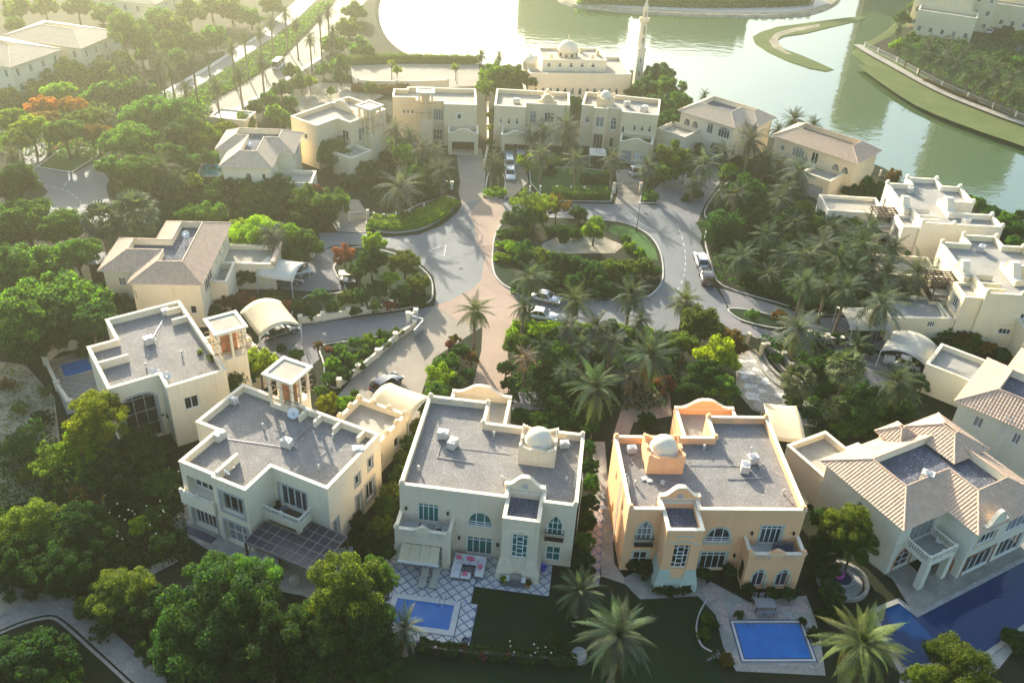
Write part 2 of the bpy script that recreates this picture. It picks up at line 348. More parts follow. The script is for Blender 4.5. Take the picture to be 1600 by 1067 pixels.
# curved mud spits in the lake
m = MB(); sp = gp([(1178, 55), (1190, 48), (1215, 40), (1245, 36), (1290, 30), (1330, 25), (1355, 24), (1340, 31), (1300, 40), (1260, 50), (1225, 55), (1212, 62), (1225, 74), (1255, 85), (1285, 98), (1302, 106), (1292, 109), (1265, 104), (1232, 93), (1200, 78), (1182, 66)])
m.ring(offset(sp, -1.2), -1.0, sp, -0.40); m.cap(sp, -0.40); m.build('mud_spit', 'moss', kind='structure')
m = MB(); sp = gp([(1202, 62), (1212, 50), (1240, 42), (1280, 36), (1282, 40), (1245, 47), (1220, 54), (1215, 62), (1226, 76), (1238, 83), (1228, 82), (1208, 72)])
m.cap(sp, -0.38); m.build('sand_spit', 'sand', kind='structure')
# reed-green slope along the far shore
def strip(px_line, width, z, name, mat, side=1, kind='structure', zb=None, n=3):
    ln = [Vector(p) for p in smooth_line(wp(px_line), n)]; m = MB(); L = []; Rr = []
    for i, p in enumerate(ln):
        t = (ln[min(i+1, len(ln)-1)]-ln[max(i-1, 0)]).normalized(); nn = Vector((-t.y, t.x))*side
        L.append((p.x, p.y, z)); q = p+nn*width; Rr.append((q.x, q.y, z if zb is None else zb))
    k = len(ln); m.add(L+Rr, [(i, i+1, k+i+1, k+i) for i in range(k-1)])
    return m.build(name, mat, kind=kind)
strip([(1372, 105), (1390, 120), (1460, 165), (1540, 197), (1600, 217), (1640, 232)], -5.2, 0.02, 'shore_grass', 'moss', side=1, zb=0.35)
strip([(1345, 72), (1365, 85), (1400, 104), (1470, 142), (1550, 175), (1600, 193), (1650, 210)], -2.2, 0.37, 'shore_path', 'stone_paving', side=1)
strip([(888, 0), (940, 9), (1000, 14), (1150, 20), (1255, 17), (1296, 4)], 9.0, 0.03, 'bank_path', 'kerb', side=1)
# ---- roads
ROAD = [(498, 364), (540, 364), (570, 365), (602, 371), (653, 367), (690, 353), (714, 333), (722, 320), (738, 314), (754, 311), (785, 311), (830, 315), (882, 317.5), (956, 319), (1000, 319),
        (1030, 321.5), (1057, 330), (1084, 343), (1091, 355), (1098, 369), (1094, 378), (1098, 388), (1104, 409), (1115, 446), (1133, 471), (1136, 483), (1128, 493), (1077, 510), (1030, 520), (976, 517), (892, 513), (797, 509),
        (710, 500), (679, 477), (682, 459), (677, 432), (663, 417), (645, 404), (616, 389), (580, 384), (545, 382), (520, 384), (502, 392)]
ROAD_P = gp(ROAD)
sheet('ring_road', ROAD_P, 0.012, 'asphalt')
PINK = [(732, 334), (754, 311), (785, 311), (789, 328), (780, 355), (768, 385), (768, 425), (788, 449), (815, 469), (818, 506), (797, 509), (754, 510), (712, 500), (680, 478), (704, 469), (737, 452), (751, 439), (758, 402), (744, 378), (741, 351)]
sheet('paver_axis', gp(PINK), 0.020, 'paver_pink')
sheet('garden_drive', gp([(754, 510), (797, 509), (793, 554), (803, 616), (736, 612), (752, 548)]), 0.016, 'paver_pink')
sheet('shared_drive', gp([(680, 478), (712, 500), (754, 510), (700, 545), (677, 560), (660, 610), (655, 655), (560, 660), (525, 622), (560, 580), (585, 557), (619, 527), (650, 506)]), 0.008, 'paver_tan')
sheet('long_drive', gp([(680, 478), (650, 505), (616, 519), (560, 528), (511, 535), (494, 546), (500, 560), (484, 574), (440, 560), (400, 540), (420, 520), (467, 510), (552, 497), (616, 489)]), 0.024, 'paver_grey')
sheet('tiled_villa_drive', gp([(502, 392), (530, 384), (545, 386), (520, 402), (530, 425), (560, 440), (540, 452), (480, 455), (440, 452), (425, 432), (462, 425), (488, 405)]), 0.008, 'paver_grey')
sheet('west_lane_drive', gp([(528, 312), (560, 312), (572, 330), (572, 364), (528, 362), (515, 345)]), 0.010, 'paver_tan')
sheet('garage_drive', gp([(712, 232), (752, 232), (759, 270), (755, 311), (722, 320), (716, 300), (719, 285)]), 0.008, 'paver_tan')
sheet('short_drive', gp([(790, 244), (818, 242), (826, 284), (802, 308), (787, 311), (792, 280)]), 0.008, 'paver_tan')
sheet('gated_drive', gp([(962, 266), (1015, 262), (1010, 290), (998, 319), (960, 319), (965, 300)]), 0.008, 'paver_tan')
sheet('corner_drive', gp([(1012, 306), (1035, 285), (1080, 268), (1122, 262), (1125, 285), (1100, 322), (1090, 348), (1057, 330), (1028, 321)]), 0.008, 'paver_grey')
sheet('palm_court_drive', gp([(1124, 450), (1215, 478), (1280, 497), (1345, 495), (1400, 520), (1380, 548), (1325, 540), (1230, 505), (1140, 484)]), 0.009, 'paver_grey')
sheet('lower_court_drive', gp([(1136, 484), (1160, 505), (1225, 523), (1310, 540), (1372, 552), (1420, 580), (1400, 600), (1350, 612), (1325, 600), (1300, 565), (1230, 540), (1150, 520), (1120, 500)]), 0.013, 'paver_grey')
# avenue at the top left, its median and verges; side lane; car park
sheet('avenue_near_lane', gp([(320, 165), (371, 138), (439, 94), (480, 55), (523, 5), (545, -25), (600, -25), (540, 34), (500, 88), (405, 148), (344, 182)]), 0.010, 'paver_tan')
sheet('avenue_far_lane', gp([(225, 160), (317, 111), (400, 60), (466, 2), (490, -25), (520, -25), (466, 28), (422, 62), (337, 118), (262, 165)]), 0.010, 'asphalt')
sheet('avenue_kerb', gp([(236, 154), (317, 108), (400, 57), (462, 2), (466, 2), (403, 60), (318, 113), (240, 158)]), 0.06, 'kerb')
sheet('avenue_footway', gp([(344, 182), (405, 148), (500, 88), (506, 90), (409, 152), (350, 188)]), 0.06, 'kerb')
sheet('car_park', gp([(548, 103), (640, 100), (748, 101), (752, 134), (650, 140), (552, 136)]), 0.010, 'paver_tan')
sheet('sandy_garden', gp([(440, 150), (490, 128), (550, 132), (600, 150), (545, 175), (470, 182)]), 0.012, 'sand')
sheet('side_lane', gp([(30, 232), (72, 222), (95, 228), (70, 246), (57, 262), (112, 272), (150, 252), (168, 246), (178, 262), (166, 292), (172, 318), (190, 350), (70, 345), (58, 320), (75, 300), (62, 285), (30, 262)]), 0.010, 'asphalt')
lb = sheet('lane_lawn', gp([(57, 262), (100, 229), (152, 233), (157, 243), (112, 271)]), 0.12, 'lawn_bright')
kerb_ring('kerb', gp([(57, 262), (100, 229), (152, 233), (157, 243), (112, 271)]), 0.3, 0.0, 0.14, lb)
sheet('sand_patch', gp([(75, 238), (110, 205), (132, 205), (128, 222), (95, 230)]), 0.011, 'terracotta')
# walkway at the bottom left and the bare sandy ground
wk = strip([(-40, 1000), (0, 984), (40, 968), (80, 960), (105, 972), (150, 1012), (205, 1062), (260, 1110)], 1.9, 0.02, 'walkway', 'stone_paving', side=1)
strip([(-40, 1004), (0, 988), (40, 972), (80, 964), (103, 976), (148, 1016), (203, 1066), (250, 1112)], -0.28, 0.10, 'walkway_kerb', 'stone_paving', side=1)
strip([(-40, 980), (0, 964), (40, 949), (86, 940), (118, 950), (165, 990), (222, 1040), (270, 1085)], 0.28, 0.10, 'walkway_edge', 'stone_paving', side=1)
sheet('garden_path', gp([(100, 955), (140, 928), (190, 905), (268, 870), (280, 876), (200, 917), (150, 940), (112, 966)]), 0.014, 'stone_paving')
sheet('bare_ground', gp([(-40, 560), (40, 570), (85, 620), (95, 700), (60, 780), (-40, 800)]), 0.006, 'sand')
sheet('bare_ground', gp([(-40, 900), (60, 925), (120, 930), (90, 955), (30, 968), (-40, 985)]), 0.006, 'sand')
sheet('bare_ground', gp([(160, 820), (215, 770), (260, 800), (230, 880), (185, 900)]), 0.006, 'soil')
# ---- centre island
isl = gp([(769, 388), (772, 370), (782, 352), (800, 343), (850, 340), (950, 345), (985, 352), (1012, 366), (1028, 385), (1036, 410), (1036, 438), (1026, 455), (1008, 466), (960, 468), (900, 468), (840, 462), (806, 455), (786, 446), (772, 430), (768, 408)])
isl = smooth_line(isl, 3, True)
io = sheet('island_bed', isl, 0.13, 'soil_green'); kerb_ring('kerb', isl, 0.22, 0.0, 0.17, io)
sheet('island_clearing', gp([(845, 383), (870, 372), (940, 370), (975, 385), (960, 397), (880, 398), (848, 394)]), 0.145, 'sand')
sheet('island_lawn', gp([(955, 352), (985, 356), (1008, 370), (1024, 390), (1028, 408), (1000, 405), (980, 388), (970, 372), (950, 362)]), 0.15, 'lawn_bright')
sheet('island_lawn', gp([(772, 420), (775, 400), (790, 398), (800, 420), (805, 445), (788, 442)]), 0.15, 'lawn')
# ---- planted beds with kerbs
def bed(name, px, mat='soil_green', z=0.12, sm=True):
    p = gp(px); p = smooth_line(p, 3, True) if sm else p
    o = sheet(name, p, z, mat); kerb_ring('kerb', p, 0.2, 0.0, z+0.03, o); return o
bed('hedge_bed', [(572, 352), (600, 364), (650, 361), (686, 346), (708, 328), (715, 316), (700, 308), (660, 318), (620, 335), (580, 340)])
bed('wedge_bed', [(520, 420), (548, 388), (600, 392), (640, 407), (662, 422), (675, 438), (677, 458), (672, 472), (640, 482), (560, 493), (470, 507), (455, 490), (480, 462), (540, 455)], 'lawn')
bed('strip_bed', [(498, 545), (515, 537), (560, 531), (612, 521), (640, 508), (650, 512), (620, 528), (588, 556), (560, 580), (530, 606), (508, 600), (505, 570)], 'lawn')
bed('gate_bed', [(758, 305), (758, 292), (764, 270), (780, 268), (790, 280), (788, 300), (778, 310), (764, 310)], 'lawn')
bed('villa_lawn', [(828, 286), (826, 262), (900, 262), (955, 268), (958, 300), (955, 316), (880, 315), (850, 312)], 'lawn_bright', 0.10, False)
bed('gate_hedge_bed', [(998, 318), (1002, 302), (1028, 304), (1028, 318)], 'lawn', 0.1, False)
bed('court_bed', [(1136, 484), (1160, 483), (1205, 492), (1228, 500), (1222, 514), (1190, 510), (1155, 500)], 'lawn')
bed('palm_grove_bed', [(1100, 372), (1108, 350), (1100, 330), (1130, 290), (1180, 270), (1260, 300), (1290, 330), (1330, 380), (1420, 440), (1400, 500), (1345, 492), (1280, 492), (1215, 474), (1130, 448), (1112, 420)], 'soil_green', 0.1)
# painted give-way triangle and lane dashes
m = MB(); tri = [G(668, 392).xy, G(697, 383).xy, G(694, 400).xy]
for i in range(3):
    a, b = tri[i], tri[(i+1) % 3]; m.bar((a.x, a.y, 0.026), (b.x, b.y, 0.026), 0.09, 0.008)
m.build('road_marking', 'road_paint', kind='structure')
m = MB(); ln = [(1058, 350), (1068, 380), (1071, 410), (1066, 438), (1050, 470)]
pts = smooth_line(wp(ln), 6)
for i in range(0, len(pts)-1, 2):
    m.bar((*pts[i], 0.022), (*pts[i+1], 0.022), 0.08, 0.006)
m.build('lane_dashes', 'road_paint', kind='structure')
m = MB(); pts = smooth_line(wp([(72, 290), (100, 297), (118, 308), (132, 322)]), 5)
for i in range(0, len(pts)-1, 2):
    m.bar((*pts[i], 0.022), (*pts[i+1], 0.022), 0.08, 0.006)
m.build('lane_dashes', 'road_paint', kind='structure')

sheet('far_shore_planting', gp([(1358, 74), (1385, 60), (1440, 30), (1660, 30), (1670, 206), (1600, 183), (1550, 165), (1470, 131), (1400, 96)]), 0.012, 'soil_green')

for k, (u, v) in enumerate(((720, 420), (640, 380), (1060, 365), (1010, 335), (735, 360))):
    m = MB(); m.lathe([(0.0, 0.024), (0.3, 0.024), (0.34, 0.014)], 16); o = m.build('manhole_cover', 'rubber', label='round iron manhole cover in the road, '+['left of the paver axis', 'beside the hedge bed', 'right of the island', 'behind the island', 'near the garage drive'][k], cat='manhole', group='manhole covers'); o.location = G(u, v)
# ================================================================== building kit (local metres: x right, y back, z up)
def arch_pts(o, n=10):
    s0, s1, z1, ah = o['s0'], o['s1'], o['z1'], o.get('ah', (o['s1']-o['s0'])/2)
    pts = []
    for i in range(n+1):
        t = i/n; x = abs(2*t-1)
        k = math.sqrt(max(0, 1-x*x)) if o['arch'] == 'round' else 1-x**1.7
        pts.append((s0+(s1-s0)*t, z1-ah+ah*k))
    return pts
def O(e, s0, z0, s1, z1, nx=2, nz=1, glass='glass_dark', arch=None, depth=0.16, frame='frame_white', trim=None, **k):
    d = dict(e=e, s0=s0, z0=z0, s1=s1, z1=z1, nx=nx, nz=nz, glass=glass, arch=arch, depth=depth, frame=frame, trim=trim); d.update(k); return d
def wall_edge(m, p0, p1, z0, z1, ops):
    p0 = Vector((*p0, 0)); p1 = Vector((*p1, 0)); t = (p1-p0).normalized(); n = Vector((t.y, -t.x, 0)); L = (p1-p0).length
    P = lambda s, z, d=0.0: p0+t*s-n*d+Vector((0, 0, z))
    S = sorted({0.0, L, *[o['s0'] for o in ops], *[o['s1'] for o in ops]}); Z = sorted({z0, z1, *[o['z0'] for o in ops], *[o['z1'] for o in ops]})
    for i in range(len(S)-1):
        for j in range(len(Z)-1):
            sc, zc = (S[i]+S[i+1])/2, (Z[j]+Z[j+1])/2
            if any(o['s0'] < sc < o['s1'] and o['z0'] < zc < o['z1'] for o in ops): continue
            m.quad(P(S[i], Z[j]), P(S[i+1], Z[j]), P(S[i+1], Z[j+1]), P(S[i], Z[j+1]))
    for o in ops:
        a, b, c, e, d = o['s0'], o['s1'], o['z0'], o['z1'], o['depth']+0.12
        m.quad(P(a, c), P(a, c, d), P(a, e, d), P(a, e)); m.quad(P(b, c, d), P(b, c), P(b, e), P(b, e, d)); m.quad(P(a, c), P(b, c), P(b, c, d), P(a, c, d))
        if o['arch']:
            q = arch_pts(o)
            for (s, z), (s2, z2) in zip(q, q[1:]):
                m.quad(P(s, z), P(s2, z2), P(s2, e), P(s, e)); m.quad(P(s, z), P(s, z, d), P(s2, z2, d), P(s2, z2))
        else: m.quad(P(a, e, d), P(b, e, d), P(b, e), P(a, e))
    return P, t, n
def window(root, P, t, n, o):
    """window > pane, surround"""
    a, b, c, e, d = o['s0'], o['s1'], o['z0'], o['z1'], o['depth']
    kind = o.get('name', 'window')
    f = MB(); up = Vector((0, 0, 1))
    def bar(s, z, s2, z2, w): 
        A, B = P(s, z, d), P(s2, z2, d); dd = (B-A); tt = dd.normalized(); sd = tt.cross(n).normalized()
        f.obox((A+B)/2, dd/2, sd*w/2, n*0.035)
    w = o.get('fw', 0.09)
    ztop = e-(o.get('ah', (b-a)/2) if o['arch'] else 0)
    if not o.get('open'):
        bar(a+w/2, c, a+w/2, ztop, w); bar(b-w/2, c, b-w/2, ztop, w); bar(a+w, c+w/2, b-w, c+w/2, w)
        if o['arch']:
            q = arch_pts(o, 8)
            for (s, z), (s2, z2) in zip(q, q[1:]): bar(s, z-w/2, s2, z2-w/2, w)
        else: bar(a+w, e-w/2, b-w, e-w/2, w)
        for i in range(1, o['nx']):
            s = a+(b-a)*i/o['nx']; zt = e-w
            if o['arch']:
                q = arch_pts(o, 40); zt = min(q, key=lambda x: abs(x[0]-s))[1]-w
            bar(s, c+w, s, zt, w*0.8)
        for j in range(1, o['nz']):
            z = c+(ztop-c if o['arch'] else e-c)*j/o['nz']; bar(a+w, z, b-w, z, w*0.7)
        if o['arch'] and o['nz'] > 0: bar(a+w, ztop, b-w, ztop, w*0.7)
        if o.get('transom'): bar(a+w, e-o['transom'], b-w, e-o['transom'], w*0.8)
        if o.get('lattice'):      # stair window: boxed lattice
            W_, H_ = b-a, e-c; s1, s2 = a+W_*0.3, b-W_*0.3
            bar(s1, c+w, s1, e-w, w*0.8) ; bar(s2, c+w, s2, e-w, w*0.8)
            for k in (0.16, 0.36, 0.5, 0.64, 0.84): bar(s1, c+H_*k, s2, c+H_*k, w*0.8)
            for k in (0.2, 0.5, 0.8): bar(a+w, c+H_*k, s1, c+H_*k, w*0.7); bar(s2, c+H_*k, b-w, c+H_*k, w*0.7)
    wo = f.build(kind, o['frame'], root) if f.v else empty(kind, (0, 0, 0)); wo.parent = root
    g = MB()
    if o['arch']:
        q = arch_pts(o); vs = [P(a, c, d+0.02), P(b, c, d+0.02)]+[P(s, z, d+0.02) for s, z in reversed(q)]
        g.add(vs, [tuple(range(len(vs)))])
    else: g.quad(P(a, c, d+0.02), P(b, c, d+0.02), P(b, e, d+0.02), P(a, e, d+0.02))
    gm = o['glass']
    if gm == 'glass_dark': gm = random.choice(['glass_dark', 'glass_dark', 'glass_dark', 'glass_sky', 'glass_curtain'])
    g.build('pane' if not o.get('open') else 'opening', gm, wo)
    if o['trim']:
        r = MB(); tw = o.get('tw', 0.18)
        def rb(s, z, s2, z2):
            A, B = P(s, z, -0.02), P(s2, z2, -0.02); dd = B-A; sd = dd.normalized().cross(n).normalized(); r.obox((A+B)/2, dd/2, sd*tw/2, n*0.03)
        rb(a-tw/2, c, a-tw/2, ztop); rb(b+tw/2, c, b+tw/2, ztop)
        if o['arch']:
            q = arch_pts(o, 10)
            for (s, z), (s2, z2) in zip(q, q[1:]): rb(s, z+tw/2, s2, z2+tw/2)
        else: rb(a-tw, e+tw/2, b+tw, e+tw/2)
        if c > 0.3: rb(a-tw, c-tw/2, b+tw, c-tw/2)
        r.build('surround', o['trim'], wo)
    return wo
def walls(root, poly, z0, z1, ops, mat, name='wall'):
    m = MB(); n = len(poly); todo = []
    for i in range(n):
        oo = [o for o in ops if o['e'] == i]
        P, t, nn = wall_edge(m, poly[i], poly[(i+1) % n], z0, z1, oo); todo += [(P, t, nn, o) for o in oo]
    w = m.build(name, mat, root)
    for P, t, nn, o in todo: window(root, P, t, nn, o)
    return w
def flat_block(root, poly, h, ops, mat, deck='gravel', par=0.75, pt=0.28, cop='coping', z0=0.0, pname='parapet'):
    """outer walls with openings, recessed roof deck, parapet and coping: parts of root"""
    w = walls(root, poly, z0, h, ops, mat)
    i = offset(poly, pt); m = MB(); m.ring(i, h, i, h-par-0.05); m.build(pname, mat, root)
    m = MB(); m.cap(offset(poly, pt-0.02), h-par); m.build('roof_deck', deck, root)
    o = offset(poly, -0.05); q = offset(poly, pt+0.05); m = MB(); m.ring(o, h-0.01, o, h+0.09); m.ring(o, h+0.09, q, h+0.09); m.ring(q, h+0.09, q, h-0.01); m.ring(q, h-0.01, o, h-0.01)
    m.build('coping', cop, root)
    return w
def rect(x0, y0, x1, y1): return [(x0, y0), (x1, y0), (x1, y1), (x0, y1)]
def fin(root, x0, y0, x1, y1, z0, z1, mat, name='parapet_fin'):
    m = MB(); m.box(x0, y0, z0, x1, y1, z1); return m.build(name, mat, root)
def finial(root, x, y, z, mat, s=0.5):
    m = MB(); m.box(x-s/2, y-s/2, z, x+s/2, y+s/2, z+s*0.55); m.box(x-s*0.32, y-s*0.32, z+s*0.55, x+s*0.32, y+s*0.32, z+s*0.95); return m.build('corner_block', mat, root)
def curved_gable(root, x0, x1, y, z0, z1, th, mat, axis='x', shoulder=0.35, name='gable', cop='coping'):
    """low wall with a swept bell top"""
    n = 18; prof = []
    for k in range(n+1):
        t = k/n; x = abs(2*t-1); g = 0.5*(1+math.cos(math.pi*min(1, max(0, (x-0.1)/0.7)))) if x < 0.8 else 0.0
        prof.append((x0+(x1-x0)*t, z0+shoulder+(z1-z0-shoulder)*g))
    full = [(x0, z0)]+prof+[(x1, z0)]; m = MB(); m.extrude_xz(full[::-1], y, y+th)
    c = MB(); cp = [(a, b+0.12) for a, b in prof]; c.extrude_xz((cp+[(a, b-0.01) for a, b in reversed(prof)])[::-1], y-0.05, y+th+0.05)
    for mb in (m, c):
        if axis == 'y': mb.v = [(b, a, z) for a, b, z in mb.v]
    g = m.build(name, mat, root); c.build('gable_coping', cop, g); return g
def dome_block(root, x0, y0, x1, y1, z0, z1, mat, domemat):
    """square block with stepped crest walls and a dome > dome, crest"""
    m = MB(); m.prism(rect(x0, y0, x1, y1), z0, z1); b = m.build('dome_block', mat, root)
    m = MB(); th = 0.25; st = [(0.0, 0.9), (0.06, 0.9), (0.06, 0.7), (0.14, 0.7), (0.14, 0.5), (0.22, 0.5), (0.22, 0.3), (0.32, 0.3), (0.32, 0.42), (0.40, 0.42), (0.40, 0.55), (0.60, 0.55), (0.60, 0.42), (0.68, 0.42), (0.68, 0.3), (0.78, 0.3), (0.78, 0.5), (0.86, 0.5), (0.86, 0.7), (0.94, 0.7), (0.94, 0.9), (1, 0.9)]
    for (a, bb, ax) in (((x0, y0), (x1, y0), 'x'), ((x0, y1-th), (x1, y1-th), 'x'), ((x0, y0+th), (x0, y1-th), 'y'), ((x1-th, y0+th), (x1-th, y1-th), 'y')):
        L = (bb[0]-a[0]) if ax == 'x' else (bb[1]-a[1])
        s = MB(); prof = [(t*L, z1+h*0.7) for t, h in st]; s.extrude_xz(([(0, z1-0.02)]+prof+[(L, z1-0.02)])[::-1], 0, th)
        for i, v in enumerate(s.v): s.v[i] = (a[0]+v[0], a[1]+v[1], v[2]) if ax == 'x' else (a[0]+v[1], a[1]+v[0], v[2])
        m.add(s.v, s.f)
    m.build('crest', mat, b)
    r = (x1-x0)*0.36; cx, cy = (x0+x1)/2, (y0+y1)/2
    m = MB(); m.lathe([(r*1.12, z1), (r*1.12, z1+0.25), (r, z1+0.27)]+[(r*math.cos(rad(a)), z1+0.27+r*0.95*math.sin(rad(a))) for a in range(6, 91, 6)], 28, (cx, cy)); m.build('dome', domemat, b, True)
    m = MB(); m.tube([(x0+0.3+(x1-x0-0.6)*k/8, y0-0.02, z0+0.55+0.14*abs(k-4)/2) for k in range(9)], 0.06, 6); m.build('carved_relief', mat, b)
    return b
def wind_tower(root, x0, y0, x1, y1, zb, zt, mat, inner='terracotta'):
    """barjeel: base, columns, cross poles, projecting flat cap > each a part"""
    m = MB(); m.prism(rect(x0, y0, x1, y1), 0.0, zb); b = m.build('wind_tower', mat, root)
    m = MB(); i = 0.55; m.box(x0+i, (y0+y1)/2-0.06, zb, x1-i, (y0+y1)/2+0.06, zt-0.5); m.box((x0+x1)/2-0.06, y0+i, zb, (x0+x1)/2+0.06, y1-i, zt-0.5); m.build('baffle', inner, b)
    cw = 0.26
    xs = [x0, (x0+x1)/2-cw/2, x1-cw]; ys = [y0, (y0+y1)/2-cw/2, y1-cw]
    for ix, x in enumerate(xs):
        for iy, y in enumerate(ys):
            if ix == 1 and iy == 1: continue
            c = MB(); c.box(x, y, zb-0.02, x+cw, y+cw, zt-0.5); c.build('column', mat, b)
    for zz in (zb+(zt-zb)*0.25, zb+(zt-zb)*0.6):
        for y in (y0+0.13, y1-0.13): c = MB(); c.tube([(x0-0.6, y, zz), (x1+0.6, y, zz)], 0.05, 6); c.build('pole', 'wood', b)
        for x in (x0+0.13, x1-0.13): c = MB(); c.tube([(x, y0-0.6, zz+0.12), (x, y1+0.6, zz+0.12)], 0.05, 6); c.build('pole', 'wood', b)
    o = 0.38; p = rect(x0-o, y0-o, x1+o, y1+o); q = offset(p, 0.42)
    m = MB(); m.ring(offset(p, 0.22), zt-0.5, offset(p, 0.22), zt-0.3); m.ring(offset(p, 0.22), zt-0.3, p, zt-0.2); m.ring(p, zt-0.2, p, zt); m.ring(p, zt, q, zt); m.ring(q, zt, q, zt-0.14); m.cap(offset(p, 0.22), zt-0.5, True); c = m.build('cap', 'stone_white', b)
    m = MB(); m.cap(q, zt-0.12); m.build('cap_deck', 'screed', c)
    return b
def balustrade(root, pts, z0, h, mat, name='balustrade', step=0.34, closed=False):
    """posts at the corners, rail, balusters: joined small pieces of one railing"""
    m = MB()
    for (a, b) in zip(pts, pts[1:]):
        A, B = Vector((*a, 0)), Vector((*b, 0)); L = (B-A).length; t = (B-A).normalized()
        m.bar(A+Vector((0, 0, z0+h-0.06)), B+Vector((0, 0, z0+h-0.06)), 0.16, 0.12); m.bar(A+Vector((0, 0, z0+0.05)), B+Vector((0, 0, z0+0.05)), 0.14, 0.1)
        k = max(2, int(L/step))
        for i in range(1, k): p = A+t*L*i/k; m.box(p.x-0.04, p.y-0.04, z0+0.1, p.x+0.04, p.y+0.04, z0+h-0.12)
    for a in pts: m.box(a[0]-0.13, a[1]-0.13, z0, a[0]+0.13, a[1]+0.13, z0+h+0.1)
    return m.build(name, mat, root)
def skirt_roof(root, poly, ze, zr, inset, flat_z, wallmat_, tilemat='roof_tile', over=0.5, skip=(), tile=0.34):
    """tiled slopes round a recessed flat deck: each slope a part of small joined tiles, with hip caps"""
    ep = offset(poly, -over); ip = offset(poly, inset); n = len(poly); dz = (zr-ze)*(over/(inset+over)); ez = ze-0.0
    m = MB(); m.ring(ip, zr, ip, flat_z-0.05); m.build('well_wall', wallmat_, root)
    m = MB(); m.cap(ip, flat_z); m.build('roof_deck', 'gravel_dark', root)
    m = MB(); m.ring(poly, ez-0.06, ep, ez-0.06); m.ring(ep, ez-0.06, ep, ez+0.04); m.build('eave_board', 'coping', root)
    tl = tile
    for i in range(n):
        if i in skip: continue
        a, b = Vector((*ep[i], ez)), Vector((*ep[(i+1) % n], ez)); c, d = Vector((*ip[(i+1) % n], zr)), Vector((*ip[i], zr))
        t = (b-a).normalized(); mid = (d-a)-t*(d-a).dot(t); SL = mid.length; u = mid.normalized(); nn = t.cross(u).normalized()
        la, lb = 0.0, (b-a).length; s_d, s_c = (d-a).dot(t), (c-a).dot(t); smin, smax = min(0, s_d)-tl, max(lb, s_c)+tl
        bm = bmesh.new(); rows = max(2, int(SL/0.42)); cols = int((smax-smin)/tl)+1
        prof = [(0.0, 0.01), (0.25, 0.06), (0.5, 0.07), (0.75, 0.06), (0.92, 0.01)]
        for r in range(rows):
            w0, w1 = SL*r/rows-0.03, SL*(r+1)/rows
            for k in range(cols):
                lo, hi = [], []
                for (x, h) in prof:
                    s = smin+(k+x)*tl; lo.append(bm.verts.new(a+t*s+u*w0+nn*(h+0.035))); hi.append(bm.verts.new(a+t*s+u*w1+nn*h))
                for q in range(len(prof)-1): bm.faces.new((lo[q], lo[q+1], hi[q+1], hi[q]))
        # solid bed under the tiles
        bd = [bm.verts.new(a+t*s+u*w) for s, w in ((smin, 0), (smax, 0), (smax, SL), (smin, SL))]; bm.faces.new(bd)
        for (p, q, keep) in ((a, d, (b+c)/2), (b, c, (a+d)/2)):
            pn = (q-p).cross(Vector((0, 0, 1))).normalized()
            if (keep-p).dot(pn) > 0: pn = -pn
            bmesh.ops.bisect_plane(bm, geom=bm.verts[:]+bm.edges[:]+bm.faces[:], plane_co=p, plane_no=pn, clear_outer=True)
        me = bpy.data.meshes.new('roof_slope'); bm.to_mesh(me); bm.free(); me.materials.append(M[tilemat])
        o = bpy.data.objects.new('roof_slope', me); COL.objects.link(o); o.parent = root; o['kind'] = 'stuff'
        h = MB(); h.tube([a+nn*0.06, d+nn*0.06], 0.10, 6); h.tube([d+nn*0.04, c+nn*0.04], 0.10, 6); h.build('ridge_cap', tilemat, o)
def arched_canopy(name, label, c, phi, lx, ly, zlow, rise, mat, group=None, legs=True):
    """stretched fabric shade on an arched steel frame > fabric, leg, arch_rib"""
    root = empty(name, (c[0], c[1], 0), rad(phi), label=label, cat='carport', group=group)
    n, k = 12, 8; m = MB(); vs = []
    def zz(x, y): return zlow+rise*(1-(2*y/ly)**2)+0.25*((2*x/lx)**2)*0.6
    for j in range(n+1):
        for i in range(k+1):
            x = -lx/2+lx*i/k; y = -ly/2+ly*j/n; vs.append((x, y, zz(x, y)))
    m.add(vs, [(j*(k+1)+i, j*(k+1)+i+1, (j+1)*(k+1)+i+1, (j+1)*(k+1)+i) for j in range(n) for i in range(k)])
    f = m.build('fabric', mat, root, True); sm = f.modifiers.new('t', 'SOLIDIFY'); sm.thickness = 0.05
    for x in (-lx/2, 0, lx/2):
        m = MB(); m.tube([(x, -ly/2+ly*j/n, zz(x, -ly/2+ly*j/n)-0.07) for j in range(n+1)], 0.05, 6); m.build('arch_rib', 'metal_white', root)
    if legs:
        for sx in (-1, 1):
            for y in (-ly/2, ly/2):
                m = MB(); m.tube([(sx*lx/2*0.96, y, 0), (sx*lx/2*0.96, y, zz(lx/2, y)-0.05)], 0.07, 8); m.build('leg', 'metal_white', root)
    return root
def world_of(org, phi, x, y):
    a = rad(phi); return (org[0]+x*math.cos(a)-y*math.sin(a), org[1]+x*math.sin(a)+y*math.cos(a))
